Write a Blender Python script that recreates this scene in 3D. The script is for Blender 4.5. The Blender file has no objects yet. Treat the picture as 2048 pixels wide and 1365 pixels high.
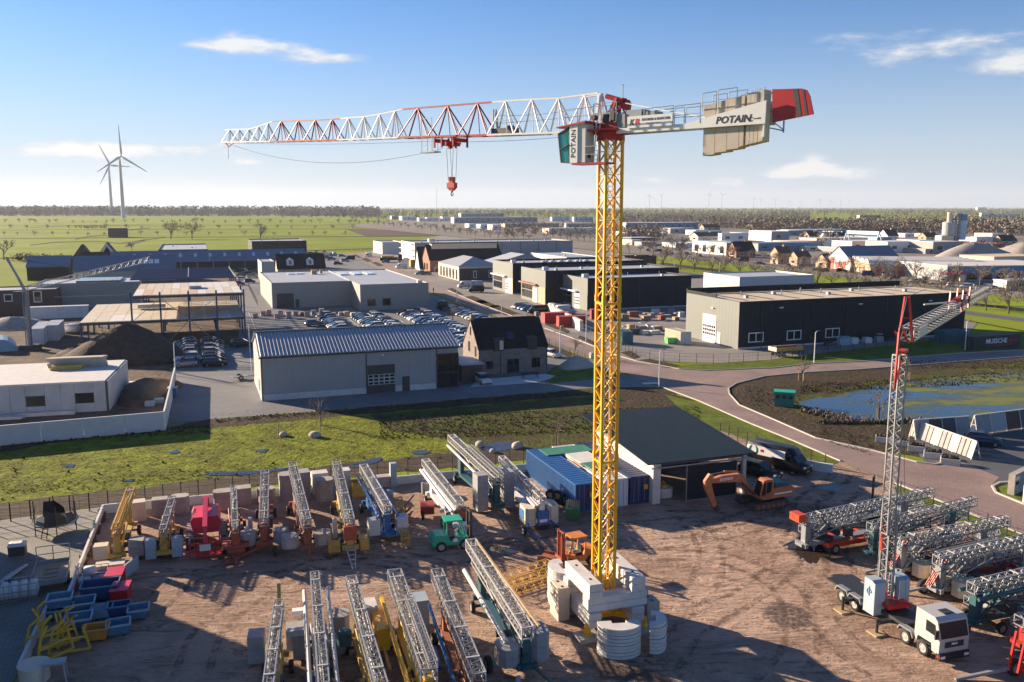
import bpy, math, random
from mathutils import Matrix, Vector
random.seed(7)
S = bpy.context.scene
COL = S.collection
R = math.radians
# ---------------------------------------------------------------- camera
FPX, HC, PITCH = 1750.0, 27.0, R(8.74)
cam = bpy.data.cameras.new('camera'); camo = bpy.data.objects.new('camera', cam); COL.objects.link(camo)
camo.location = (0, 0, HC); camo.rotation_euler = (R(90) - PITCH, 0, 0)
cam.sensor_width = 36; cam.lens = FPX / 2048 * 36; cam.clip_start = .5; cam.clip_end = 40000
S.camera = camo
S.render.resolution_x, S.render.resolution_y = 1024, 682
# ---------------------------------------------------------------- sky
SUN_AZ, SUN_EL = R(-58), R(16)          # azimuth from +Y towards +X
w = bpy.data.worlds.new('World'); S.world = w; w.use_nodes = True
nt = w.node_tree; nt.nodes.clear()
def N(t, **k):
    n = nt.nodes.new(t)
    for a, b in k.items(): setattr(n, a, b)
    return n
def LK(a, b): nt.links.new(a, b)
def mth(op, a, b=None, c=None, clamp=False):
    n = N('ShaderNodeMath', operation=op); n.use_clamp = clamp
    for i, v in enumerate((a, b, c)):
        if v is None: continue
        if isinstance(v, (int, float)): n.inputs[i].default_value = v
        else: LK(v, n.inputs[i])
    return n.outputs[0]
sky = N('ShaderNodeTexSky', sky_type='NISHITA'); sky.sun_disc = False
sky.sun_elevation = SUN_EL; sky.sun_rotation = SUN_AZ
sky.altitude = 20; sky.air_density = 1.0; sky.dust_density = 0.15; sky.ozone_density = 8.0
bg = N('ShaderNodeBackground'); bg.inputs[1].default_value = .056
LK(sky.outputs[0], bg.inputs[0])
tc = N('ShaderNodeTexCoord'); sp = N('ShaderNodeSeparateXYZ'); LK(tc.outputs['Generated'], sp.inputs[0])
az = mth('ARCTAN2', sp.outputs[0], sp.outputs[1]); el = mth('ARCSINE', sp.outputs[2])
cb = N('ShaderNodeCombineXYZ'); LK(mth('MULTIPLY', az, 9.0), cb.inputs[0]); LK(mth('MULTIPLY', el, 30.0), cb.inputs[1])
nz = N('ShaderNodeTexNoise'); nz.inputs['Scale'].default_value = 1.6; nz.inputs['Detail'].default_value = 9; nz.inputs['Roughness'].default_value = .62
LK(cb.outputs[0], nz.inputs['Vector'])
def blob(x, y, sx, sy, amp):              # a cloud bank at azimuth x, elevation y (degrees)
    a = mth('DIVIDE', mth('SUBTRACT', az, R(x)), R(sx)); b = mth('DIVIDE', mth('SUBTRACT', el, R(y)), R(sy))
    return mth('MULTIPLY', mth('POWER', 2.718, mth('MULTIPLY', mth('ADD', mth('MULTIPLY', a, a), mth('MULTIPLY', b, b)), -1.0)), amp)
m = None
for bl in ((-16, 9.4, 4.8, .7, .47), (-10.5, 9.0, 3, .4, .28), (-22, 3.4, 8, .65, .38), (-27, 2.9, 5, .8, .28), (-14, 2.7, 7, .4, .25), (18.3, 2.6, 1.7, .7, .40), (19.5, 2.2, 3.5, .5, .2),
           (25, 8.9, 6, .9, .36), (30, 7.6, 4, .8, .32), (20, 9.8, 3, .35, .24), (7, 11.2, 2.5, .3, .26), (22, 1.7, 14, .8, .20), (12, 1.5, 8, .7, .18), (13.5, 13.0, 2, .3, .24),
           (48, 9, 12, 2, .3), (-52, 6, 14, 1.6, .3), (80, 6, 20, 2, .3), (130, 8, 25, 3, .3), (-120, 7, 30, 3, .3), (180, 10, 25, 3, .3)):
    o = blob(*bl); m = o if m is None else mth('ADD', m, o)
mr = N('ShaderNodeMapRange', interpolation_type='SMOOTHSTEP'); mr.inputs[1].default_value = .66; mr.inputs[2].default_value = .98
LK(mth('ADD', nz.outputs[0], m), mr.inputs[0])
# underside / thin parts of a cloud are greyer
cc = N('ShaderNodeMix', data_type='RGBA'); cc.inputs[6].default_value = (.60, .68, .80, 1); cc.inputs[7].default_value = (.97, .95, .92, 1)
LK(mth('MULTIPLY', mr.outputs[0], mr.outputs[0]), cc.inputs[0])
bc = N('ShaderNodeBackground'); bc.inputs[1].default_value = .35; LK(cc.outputs[2], bc.inputs[0])
# thin bright veil of moist air towards the horizon, all the way round
vl = N('ShaderNodeBackground'); vl.inputs[0].default_value = (.78, .88, 1, 1); vl.inputs[1].default_value = .285
e2 = mth('DIVIDE', el, R(7.5)); vm = N('ShaderNodeMixShader'); LK(mth('MULTIPLY', mth('POWER', 2.718, mth('MULTIPLY', mth('MULTIPLY', e2, e2), -1.0)), .82), vm.inputs[0]); LK(bg.outputs[0], vm.inputs[1]); LK(vl.outputs[0], vm.inputs[2])
mx = N('ShaderNodeMixShader'); LK(mth('MULTIPLY', mr.outputs[0], .85), mx.inputs[0]); LK(vm.outputs[0], mx.inputs[1]); LK(bc.outputs[0], mx.inputs[2])
wo = N('ShaderNodeOutputWorld'); LK(mx.outputs[0], wo.inputs[0])
# ---------------------------------------------------------------- sun
sl = bpy.data.lights.new('sun', 'SUN'); sl.energy = 5.0; sl.angle = R(.53); sl.color = (1, .80, .58)
so = bpy.data.objects.new('sun', sl); COL.objects.link(so)
sd = Vector((math.sin(SUN_AZ) * math.cos(SUN_EL), math.cos(SUN_AZ) * math.cos(SUN_EL), math.sin(SUN_EL)))
so.rotation_euler = sd.to_track_quat('Z', 'Y').to_euler(); so.location = (-120, 90, 60)
S.view_settings.view_transform = 'Standard'; S.view_settings.look = 'None'; S.view_settings.gamma = 1
S.view_settings.use_curve_mapping = False; S.view_settings.exposure = 1.5
# ---------------------------------------------------------------- helpers
ct, st = math.cos(PITCH), math.sin(PITCH)
def G(x, y, z=0.0):
    a = (x - 1024) / FPX; b = (y - 682.5) / FPX
    dy = ct - b * st; dz = -st - b * ct; t = (z - HC) / dz
    return Vector((a * t, dy * t, z))
GA = R(20); EV = Vector((math.cos(GA), math.sin(GA), 0)); NV = Vector((-math.sin(GA), math.cos(GA), 0))
MATS = {}
def M(name, col=None, rough=.6, metal=0., var=0., vs=1., bump=0., bs=20., col2=None, spec=.5, stretch=None, bd=.05, trans=0):
    """procedural surface: base colour mottled by noise (var), a second colour by a coarse noise (col2) and fine relief (bump)"""
    if name in MATS: return MATS[name]
    m = bpy.data.materials.new(name); m.use_nodes = True; t = m.node_tree; b = t.nodes['Principled BSDF']
    b.inputs['Roughness'].default_value = rough; b.inputs['Metallic'].default_value = metal; b.inputs['Specular IOR Level'].default_value = spec
    b.inputs['Base Color'].default_value = (*col, 1)
    if trans: b.inputs['Transmission Weight'].default_value = trans; b.inputs['IOR'].default_value = 1.05
    if var or bump or col2:
        g = t.nodes.new('ShaderNodeNewGeometry'); mp = t.nodes.new('ShaderNodeMapping'); t.links.new(g.outputs['Position'], mp.inputs[0])
        if stretch: mp.inputs['Rotation'].default_value = (0, 0, -GA); mp.inputs['Scale'].default_value = stretch
        def noise(sc, det=6):
            n = t.nodes.new('ShaderNodeTexNoise'); n.inputs['Scale'].default_value = sc; n.inputs['Detail'].default_value = det; n.inputs['Roughness'].default_value = .62
            t.links.new(mp.outputs[0], n.inputs['Vector']); return n.outputs[0]
        cur = None
        if col2:
            mr = t.nodes.new('ShaderNodeMapRange'); mr.inputs[1].default_value = .40; mr.inputs[2].default_value = .62; t.links.new(noise(vs * .35), mr.inputs[0])
            mxx = t.nodes.new('ShaderNodeMix'); mxx.data_type = 'RGBA'; mxx.inputs[6].default_value = (*col, 1); mxx.inputs[7].default_value = (*col2, 1)
            t.links.new(mr.outputs[0], mxx.inputs[0]); cur = mxx.outputs[2]
        if var:
            hs = t.nodes.new('ShaderNodeHueSaturation'); mr = t.nodes.new('ShaderNodeMapRange')
            mr.inputs[1].default_value = .25; mr.inputs[2].default_value = .75; mr.inputs[3].default_value = 1 - var; mr.inputs[4].default_value = 1 + var
            t.links.new(noise(vs), mr.inputs[0]); t.links.new(mr.outputs[0], hs.inputs['Value'])
            if cur: t.links.new(cur, hs.inputs['Color'])
            else: hs.inputs['Color'].default_value = (*col, 1)
            cur = hs.outputs[0]
        if cur: t.links.new(cur, b.inputs['Base Color'])
        if bump:
            bp = t.nodes.new('ShaderNodeBump'); bp.inputs['Strength'].default_value = bump; bp.inputs['Distance'].default_value = bd
            t.links.new(noise(bs, 8), bp.inputs['Height']); t.links.new(bp.outputs[0], b.inputs['Normal'])
    MATS[name] = m; return m
class MB:
    def __init__(s, mat4=None): s.v = []; s.f = []; s.mi = []; s.X = mat4; s.m = 0
    def add(s, vs, fs):
        n = len(s.v)
        if s.X is not None: vs = [s.X @ Vector(v) for v in vs]
        s.v += [tuple(v) for v in vs]
        for f in fs: s.f.append(tuple(i + n for i in f)); s.mi.append(s.m)
        return s
    def box(s, c, d, rz=0, tap=1.0):
        x, y, z = d[0] / 2, d[1] / 2, d[2] / 2; cz, sz = math.cos(rz), math.sin(rz); vs = []
        for k, q in ((-1, 1.0), (1, tap)):
            for i, j in ((-1, -1), (1, -1), (1, 1), (-1, 1)):
                a, b = i * x * q, j * y * q; vs.append((c[0] + a * cz - b * sz, c[1] + a * sz + b * cz, c[2] + k * z))
        return s.add(vs, [(3, 2, 1, 0), (4, 5, 6, 7), (0, 1, 5, 4), (1, 2, 6, 5), (2, 3, 7, 6), (3, 0, 4, 7)])
    def b2(s, x0, x1, y0, y1, z0, z1): return s.box(((x0 + x1) / 2, (y0 + y1) / 2, (z0 + z1) / 2), (x1 - x0, y1 - y0, z1 - z0))
    def bar(s, p, q, w, h=None, up=(0, 0, 1), cap=True):
        h = h or w; p = Vector(p); q = Vector(q); d = q - p
        if d.length < 1e-6: return s
        d.normalize(); u = Vector(up)
        if abs(d.dot(u)) > .95: u = Vector((1, 0, 0)) if abs(d.x) < .9 else Vector((0, 1, 0))
        a = d.cross(u).normalized(); b = a.cross(d).normalized(); vs = []
        for e in (p, q):
            for i, j in ((-1, -1), (1, -1), (1, 1), (-1, 1)): vs.append(e + a * (i * w / 2) + b * (j * h / 2))
        fs = [(0, 1, 5, 4), (1, 2, 6, 5), (2, 3, 7, 6), (3, 0, 4, 7)]
        if cap: fs += [(3, 2, 1, 0), (4, 5, 6, 7)]
        return s.add(vs, fs)
    def tube(s, p, q, r, r2=None, n=8, cap=True):
        r2 = r if r2 is None else r2; p = Vector(p); q = Vector(q); d = (q - p).normalized()
        u = Vector((0, 0, 1)) if abs(d.z) < .9 else Vector((1, 0, 0)); a = d.cross(u).normalized(); b = a.cross(d); vs = []
        for e, rr in ((p, r), (q, r2)):
            for i in range(n):
                t = 2 * math.pi * i / n; vs.append(e + a * (rr * math.cos(t)) + b * (rr * math.sin(t)))
        fs = [(i, (i + 1) % n, n + (i + 1) % n, n + i) for i in range(n)]
        if cap: fs += [tuple(range(n))[::-1], tuple(range(n, 2 * n))]
        return s.add(vs, fs)
    def path(s, pts, r, n=6):
        for a, b in zip(pts[:-1], pts[1:]): s.tube(a, b, r, n=n)
        return s
    def prism(s, pts, z0, z1):                       # outline in xy
        n = len(pts); vs = [(p[0], p[1], z0) for p in pts] + [(p[0], p[1], z1) for p in pts]
        return s.add(vs, [tuple(range(n))[::-1], tuple(range(n, 2 * n))] + [(i, (i + 1) % n, n + (i + 1) % n, n + i) for i in range(n)])
    def ext(s, pts, y0, y1):                         # outline in xz, extruded along y
        n = len(pts); vs = [(p[0], y0, p[1]) for p in pts] + [(p[0], y1, p[1]) for p in pts]
        return s.add(vs, [tuple(range(n)), tuple(range(n, 2 * n))[::-1]] + [((i + 1) % n, i, n + i, n + (i + 1) % n) for i in range(n)])
    def extx(s, pts, x0, x1):                        # outline in yz, extruded along x
        n = len(pts); vs = [(x0, p[0], p[1]) for p in pts] + [(x1, p[0], p[1]) for p in pts]
        return s.add(vs, [tuple(range(n))[::-1], tuple(range(n, 2 * n))] + [(i, (i + 1) % n, n + (i + 1) % n, n + i) for i in range(n)])
    def quad(s, *p): return s.add(p, [tuple(range(len(p)))])
    def loft(s, rings, cap=True):
        n = len(rings[0]); vs = [v for r in rings for v in r]; fs = []
        for k in range(len(rings) - 1):
            for i in range(n): fs.append((k * n + i, k * n + (i + 1) % n, (k + 1) * n + (i + 1) % n, (k + 1) * n + i))
        if cap: fs += [tuple(range(n))[::-1], tuple(range((len(rings) - 1) * n, len(rings) * n))]
        return s.add(vs, fs)
    def lathe(s, prof, c=(0, 0, 0), n=16):           # prof: (r, z)
        rings = [[(c[0] + r * math.cos(2 * math.pi * i / n), c[1] + r * math.sin(2 * math.pi * i / n), c[2] + z) for i in range(n)] for r, z in prof]
        return s.loft(rings)
    def mesh(s, name, mats, smooth=False):
        me = bpy.data.meshes.new(name); me.from_pydata(s.v, [], s.f)
        if not isinstance(mats, (list, tuple)): mats = [mats]
        for m in mats: me.materials.append(m)
        if len(mats) > 1: me.polygons.foreach_set('material_index', s.mi)
        if smooth: me.polygons.foreach_set('use_smooth', [True] * len(me.polygons))
        me.update(); return me
    def build(s, name, mats, parent=None, smooth=False, kind=None, loc=None, rz=0):
        return put(name, s.mesh(name, mats, smooth), parent, loc, rz, kind)
def put(name, me, parent=None, loc=None, rz=0, kind=None, rot=None, scale=None):
    o = bpy.data.objects.new(name, me); COL.objects.link(o)
    if parent is not None: o.parent = parent
    if loc is not None: o.location = loc
    if rz: o.rotation_euler = (0, 0, rz)
    if rot: o.rotation_euler = rot
    if scale: o.scale = scale
    if kind: o['kind'] = kind
    return o
def T(name, label, cat, loc=(0, 0, 0), rz=0, group=None, me=None):
    o = bpy.data.objects.new(name, me); COL.objects.link(o)
    o.location = loc; o.rotation_euler = (0, 0, rz); o['label'] = label; o['category'] = cat
    if group: o['group'] = group
    return o
KIDS = {}
def dup(o, label, loc, rz=0, group=None, scale=None):
    """copy a thing with its parts and sub-parts"""
    def cp(a, par):
        c = a.copy(); COL.objects.link(c); c.parent = par
        for ch in a.children: cp(ch, c)
        return c
    c = cp(o, None); c.location = loc; c.rotation_euler = (0, 0, rz); c['label'] = label
    if group: c['group'] = group
    if scale: c.scale = (scale,) * 3 if isinstance(scale, (int, float)) else scale
    return c
def text(s, size, mat, parent, mtx, name='lettering', bold=.0, shear=0, ext=.004, sx=1):
    cu = bpy.data.curves.new(name, 'FONT'); cu.body = s; cu.size = size; cu.offset = bold; cu.shear = shear; cu.extrude = ext; cu.resolution_u = 2
    cu.align_x = 'CENTER'; cu.align_y = 'CENTER'; cu.materials.append(mat)
    tmp = bpy.data.objects.new('tmp', cu); me = bpy.data.meshes.new_from_object(tmp); bpy.data.objects.remove(tmp); bpy.data.curves.remove(cu)
    me.transform(mtx @ Matrix.Diagonal((sx, 1, 1, 1))); return put(name, me, parent)
def frame(org, xdir, up=(0, 0, 1)):              # matrix for a plane: text runs along xdir, stands along up
    x = Vector(xdir).normalized(); y = Vector(up); y = (y - x * y.dot(x)).normalized(); z = x.cross(y)
    return Matrix(((x.x, y.x, z.x, org[0]), (x.y, y.y, z.y, org[1]), (x.z, y.z, z.z, org[2]), (0, 0, 0, 1)))
ORD = 'zeroth first second third fourth fifth sixth seventh eighth ninth tenth eleventh twelfth thirteenth fourteenth fifteenth sixteenth seventeenth eighteenth nineteenth twentieth'.split() + ['twenty-' + x for x in 'first second third fourth fifth sixth seventh eighth ninth'.split()] + ['thirtieth'] + ['thirty-' + x for x in 'first second third fourth fifth sixth seventh eighth ninth'.split()] + ['fortieth'] + ['forty-' + x for x in 'first second third fourth fifth sixth seventh eighth ninth'.split()] + ['fiftieth']
# ---------------------------------------------------------------- surfaces
M('grass', (.125, .165, .022), .9, var=.35, vs=.9, col2=(.095, .115, .022), bump=.6, bs=3.5, bd=.15, spec=.1)
M('field', (.215, .275, .028), .95, var=.2, vs=.02, col2=(.18, .215, .03), bump=.5, bs=1.0, spec=.05)
M('meadow', (.185, .215, .022), .95, var=.5, vs=.75, col2=(.125, .13, .022), bump=1, bs=1.6, bd=.5, spec=.08)
M('rough_grass', (.075, .090, .018), .9, var=.5, vs=.9, col2=(.075, .058, .028), bump=1, bs=2.5, bd=.4, spec=.12)
M('soil', (.075, .052, .035), .95, var=.5, vs=1.3, col2=(.050, .045, .024), bump=1, bs=1.9, bd=.35, spec=.12)
M('track_mud', (.085, .063, .045), .9, var=.45, vs=1.1, bump=1, bs=1.5, bd=.3, stretch=(.12, 1.6, 1), spec=.12)
M('site_mud', (.16, .115, .08), .9, var=.35, vs=.35, col2=(.10, .075, .055), bump=.8, bs=1.2, bd=.3, spec=.12)
M('grey_track', (.17, .15, .13), .9, var=.25, vs=.5, bump=.6, bs=1.5, stretch=(.1, 1.2, 1), bd=.2, spec=.12)
M('plough', (.085, .060, .040), .95, var=.2, vs=.3, spec=.12)
M('asphalt', (.085, .085, .09), .85, var=.2, vs=.25, bump=.2, bs=30, bd=.01)
M('concrete_yard', (.23, .205, .18), .8, var=.16, vs=.18, col2=(.19, .175, .16), bump=.2, bs=10, bd=.02)
M('town_ground', (.22, .195, .165), .9, var=.3, vs=.05, spec=.12)
M('kerb', (.42, .39, .36), .8, var=.15, vs=2)
def pavers(name, c1, c2, mort, sx, sy, scale=1.0, rough=.75, var=.25, vs=.15):
    """laid bricks or slabs: Brick Texture in world metres, joints as fine relief"""
    m = bpy.data.materials.new(name); m.use_nodes = True; t = m.node_tree; b = t.nodes['Principled BSDF']; b.inputs['Roughness'].default_value = rough
    g = t.nodes.new('ShaderNodeNewGeometry'); mp = t.nodes.new('ShaderNodeMapping'); mp.inputs['Rotation'].default_value = (0, 0, -GA)
    t.links.new(g.outputs['Position'], mp.inputs[0]); br = t.nodes.new('ShaderNodeTexBrick'); t.links.new(mp.outputs[0], br.inputs['Vector'])
    br.inputs['Color1'].default_value = (*c1, 1); br.inputs['Color2'].default_value = (*c2, 1); br.inputs['Mortar'].default_value = (*mort, 1)
    br.inputs['Scale'].default_value = scale; br.inputs['Brick Width'].default_value = sx; br.inputs['Row Height'].default_value = sy; br.inputs['Mortar Size'].default_value = min(sx, sy) * .06
    n = t.nodes.new('ShaderNodeTexNoise'); n.inputs['Scale'].default_value = vs; n.inputs['Detail'].default_value = 8; n.inputs['Roughness'].default_value = .65; t.links.new(mp.outputs[0], n.inputs['Vector'])
    mr = t.nodes.new('ShaderNodeMapRange'); mr.inputs[1].default_value = .3; mr.inputs[2].default_value = .7; mr.inputs[3].default_value = 1 - var; mr.inputs[4].default_value = 1 + var
    t.links.new(n.outputs[0], mr.inputs[0]); hs = t.nodes.new('ShaderNodeHueSaturation'); t.links.new(mr.outputs[0], hs.inputs['Value']); t.links.new(br.outputs[0], hs.inputs['Color'])
    t.links.new(hs.outputs[0], b.inputs['Base Color'])
    bp = t.nodes.new('ShaderNodeBump'); bp.inputs['Strength'].default_value = .4; bp.inputs['Distance'].default_value = .01; bp.invert = True
    t.links.new(br.outputs['Fac'], bp.inputs['Height']); t.links.new(bp.outputs[0], b.inputs['Normal'])
    MATS[name] = m; return m
pavers('road_brick', (.30, .205, .165), (.25, .175, .15), (.17, .13, .11), .5, .25)
pavers('grey_pavers', (.185, .18, .175), (.155, .155, .155), (.11, .11, .11), .42, .21, var=.2)
pavers('tile_pavers', (.22, .205, .175), (.18, .17, .15), (.10, .095, .08), .6, .3)
# the yard: compacted earth, pinkish and dry on top, darker where wet, rutted
def yard_mat():
    m = bpy.data.materials.new('yard_earth'); m.use_nodes = True; t = m.node_tree; b = t.nodes['Principled BSDF']
    g = t.nodes.new('ShaderNodeNewGeometry')
    def nz(sc, det=7, rough=.62, stretch=None, dist=0.):
        mp = t.nodes.new('ShaderNodeMapping'); t.links.new(g.outputs['Position'], mp.inputs[0])
        if stretch: mp.inputs['Rotation'].default_value = (0, 0, R(stretch[0])); mp.inputs['Scale'].default_value = (stretch[1], stretch[2], 1)
        n = t.nodes.new('ShaderNodeTexNoise'); n.inputs['Scale'].default_value = sc; n.inputs['Detail'].default_value = det; n.inputs['Roughness'].default_value = rough; n.inputs['Distortion'].default_value = dist
        t.links.new(mp.outputs[0], n.inputs['Vector']); return n.outputs[0]
    def rng(x, a, b_, c=0., d=1.):
        r = t.nodes.new('ShaderNodeMapRange'); r.interpolation_type = 'SMOOTHSTEP'
        for i, v in enumerate((a, b_, c, d)): r.inputs[i + 1].default_value = v
        t.links.new(x, r.inputs[0]); return r.outputs[0]
    def mix(f, a, c):
        x = t.nodes.new('ShaderNodeMix'); x.data_type = 'RGBA'; t.links.new(f, x.inputs[0])
        for i, v in ((6, a), (7, c)):
            if isinstance(v, tuple): x.inputs[i].default_value = (*v, 1)
            else: t.links.new(v, x.inputs[i])
        return x.outputs[2]
    ruts = nz(.55, 7, .66, (-24, .38, 1.25), 2.2); ruts2 = nz(.5, 7, .66, (35, .42, 1.1), 2.6); fine = nz(2.6, 9, .72); clod = nz(7., 6, .7); big = nz(.11, 6, .62, None, .8)
    c = mix(rng(big, .38, .62), (.47, .325, .24), (.30, .195, .138))
    c = mix(rng(ruts, .50, .66), c, (.22, .148, .108)); c = mix(rng(ruts2, .56, .70), c, (.47, .345, .27)); c = mix(rng(fine, .50, .72, 0, .55), c, (.15, .100, .072)); c = mix(rng(clod, .58, .74, 0, .4), c, (.50, .38, .30))
    def stain(x, y, rx, ry, amt):                       # damp patch where water has stood
        P = G(x, y); s = t.nodes.new('ShaderNodeVectorMath'); s.operation = 'SUBTRACT'; t.links.new(g.outputs['Position'], s.inputs[0]); s.inputs[1].default_value = P
        d = t.nodes.new('ShaderNodeVectorMath'); d.operation = 'DIVIDE'; t.links.new(s.outputs[0], d.inputs[0]); d.inputs[1].default_value = (rx, ry, 1e3)
        l = t.nodes.new('ShaderNodeVectorMath'); l.operation = 'LENGTH'; t.links.new(d.outputs[0], l.inputs[0]); return rng(l.outputs['Value'], 1.2, .55, 0, amt)
    acc = rng(nz(.12, 5, .6, None, .4), .56, .72, 0, .42)
    for st_ in ((1575, 1232, 2.1, 2.6, .34), (1640, 1105, 3.2, 2.4, .36), (1560, 1020, 6, 3, .3), (1420, 1060, 5, 4, .22), (1010, 1100, 3, 2, .26), (930, 1060, 9, 4, .2), (600, 1095, 12, 2.2, .22), (1750, 1190, 3, 6, .2), (1290, 1330, 5, 3, .25), (760, 1300, 14, 8, .22)):
        q = t.nodes.new('ShaderNodeMath'); q.operation = 'ADD'; t.links.new(acc, q.inputs[0]); t.links.new(stain(*st_), q.inputs[1]); acc = q.outputs[0]
    q = t.nodes.new('ShaderNodeMath'); q.operation = 'MULTIPLY_ADD'; t.links.new(fine, q.inputs[0]); q.inputs[1].default_value = .55; t.links.new(acc, q.inputs[2])
    wet = rng(q.outputs[0], .46, .68); c = mix(wet, c, (.085, .058, .043))
    t.links.new(c, b.inputs['Base Color']); t.links.new(rng(wet, 0, 1, .95, .5), b.inputs['Roughness']); b.inputs['Specular IOR Level'].default_value = .25
    ad = t.nodes.new('ShaderNodeMath'); ad.operation = 'ADD'; t.links.new(ruts, ad.inputs[0]); a2 = t.nodes.new('ShaderNodeMath'); a2.operation = 'MULTIPLY_ADD'
    t.links.new(fine, a2.inputs[0]); a2.inputs[1].default_value = .55; t.links.new(ruts2, a2.inputs[2]); t.links.new(a2.outputs[0], ad.inputs[1])
    bp = t.nodes.new('ShaderNodeBump'); bp.inputs['Strength'].default_value = 1; bp.inputs['Distance'].default_value = .24
    t.links.new(ad.outputs[0], bp.inputs['Height']); t.links.new(bp.outputs[0], b.inputs['Normal']); MATS['yard_earth'] = m; return m
yard_mat()
def water_mat(name, weed, thr=(.45, .60)):
    m = bpy.data.materials.new(name); m.use_nodes = True; t = m.node_tree; b = t.nodes['Principled BSDF']
    g = t.nodes.new('ShaderNodeNewGeometry'); mp = t.nodes.new('ShaderNodeMapping'); mp.inputs['Rotation'].default_value = (0, 0, -GA); mp.inputs['Scale'].default_value = (.45, 1, 1); t.links.new(g.outputs['Position'], mp.inputs[0])
    n = t.nodes.new('ShaderNodeTexNoise'); n.inputs['Scale'].default_value = .22; n.inputs['Detail'].default_value = 9; n.inputs['Roughness'].default_value = .68; t.links.new(mp.outputs[0], n.inputs['Vector'])
    r = t.nodes.new('ShaderNodeMapRange'); r.inputs[1].default_value = thr[0]; r.inputs[2].default_value = thr[1]; sx_ = t.nodes.new('ShaderNodeSeparateXYZ'); t.links.new(g.outputs['Position'], sx_.inputs[0]); ma = t.nodes.new('ShaderNodeMath'); ma.operation = 'MULTIPLY_ADD'; ma.inputs[1].default_value = .0045; t.links.new(sx_.outputs[0], ma.inputs[0]); mb_ = t.nodes.new('ShaderNodeMath'); mb_.operation = 'SUBTRACT'; t.links.new(n.outputs[0], mb_.inputs[0]); mb_.inputs[1].default_value = .27; t.links.new(mb_.outputs[0], ma.inputs[2]); t.links.new(ma.outputs[0], r.inputs[0])
    x = t.nodes.new('ShaderNodeMix'); x.data_type = 'RGBA'; x.inputs[6].default_value = (.025, .055, .10, 1) if weed else (.045, .035, .028, 1); x.inputs[7].default_value = (.15, .165, .045, 1)
    y = t.nodes.new('ShaderNodeMapRange'); y.inputs[3].default_value = .06; y.inputs[4].default_value = .9
    if weed: t.links.new(r.outputs[0], x.inputs[0]); t.links.new(r.outputs[0], y.inputs[0])
    else: x.inputs[0].default_value = 0; y.inputs[0].default_value = 0
    t.links.new(x.outputs[2], b.inputs['Base Color']); t.links.new(y.outputs[0], b.inputs['Roughness']); b.inputs['IOR'].default_value = 1.33
    n2 = t.nodes.new('ShaderNodeTexNoise'); n2.inputs['Scale'].default_value = 2.5; n2.inputs['Detail'].default_value = 4; t.links.new(g.outputs['Position'], n2.inputs['Vector'])
    bp = t.nodes.new('ShaderNodeBump'); bp.inputs['Strength'].default_value = .15; bp.inputs['Distance'].default_value = .02; t.links.new(n2.outputs[0], bp.inputs['Height']); t.links.new(bp.outputs[0], b.inputs['Normal'])
    MATS[name] = m; return m
water_mat('pond_water', True); water_mat('puddle_water', False)
# ---------------------------------------------------------------- ground sheets
RAG = ('meadow', 'soil_bank', 'rough_ground', 'churned_mud', 'mud_track', 'verge', 'pond_bank', 'bank_grass', 'pond', 'site_ground', 'grey_track', 'garden', 'hedge_strip', 'yard', 'planting_bed')
def sheet(name, pts, z, mat, kind='structure', rag=None):
    P = [G(x, y, z) for x, y in pts]
    if name in RAG:                                   # ragged natural edges
        out = []; amp = .5 if name not in ('verge', 'planting_bed', 'garden', 'hedge_strip', 'yard') else .16
        for a, b in zip(P, P[1:] + P[:1]):
            n = min(160, max(1, int((b - a).length / .9))); nr = (b - a).cross(Vector((0, 0, 1))).normalized()
            for k in range(n): t = k / n; out.append(a.lerp(b, t) + nr * (random.uniform(-amp, amp) * .6 + amp * math.sin(k * .7 + a.x) * .5 if k else 0))
        P = out
    return MB().quad(*P).build(name, M(mat), kind=kind)
gm = MB(); rr = [0, 300, 1200, 4000, 8000, 14000]; n = 48
gm.add([(0, 0, 0)] + [(r * math.sin(2 * math.pi * i / n), r * math.cos(2 * math.pi * i / n), 0) for r in rr[1:] for i in range(n)],
       [(0, 1 + (i + 1) % n, 1 + i) for i in range(n)] + [(1 + k * n + i, 1 + k * n + (i + 1) % n, 1 + (k + 1) * n + (i + 1) % n, 1 + (k + 1) * n + i) for k in range(4) for i in range(n)])
gm.build('ground', M('field'), kind='structure')
sheet('town_ground', [(690, 452), (1240, 506), (1545, 530), (1764, 558), (2400, 632), (2600, 470), (1700, 446), (900, 431)], .30, 'town_ground')
sheet('plough_field', [(690, 459), (880, 462), (905, 469), (850, 473.5), (735, 474)], .2, 'plough')
sheet('site_ground', [(-400, 925), (0, 855), (335, 843), (352, 690), (480, 690), (480, 545), (270, 565), (60, 590), (-400, 650)], .02, 'site_mud')
sheet('car_park', [(335, 845), (352, 690), (478, 690), (478, 560), (560, 520), (640, 505), (705, 508), (862, 589), (1000, 639), (1096, 684), (1174, 716), (1251, 751), (1318, 774), (1190, 776), (830, 806), (640, 823), (430, 838)], .04, 'grey_pavers')
sheet('halls_yard', [(735, 512), (745, 500), (900, 468), (1100, 488), (1380, 520), (1960, 640), (1935, 670), (1640, 706), (1540, 720), (1440, 726), (1350, 724), (1272, 721), (1155, 680), (1089, 656.5), (896, 581)], .04, 'concrete_yard')
sheet('meadow', [(-500, 1110), (0, 1015), (560, 950), (880, 920), (1160, 893), (1420, 870), (1320, 776), (1190, 778), (830, 808), (430, 840), (0, 893), (-500, 960)], .012, 'meadow')
sheet('grey_track', [(-400, 938), (0, 872), (335, 846), (470, 836), (330, 858), (0, 894), (-400, 965)], .022, 'grey_track')
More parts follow.
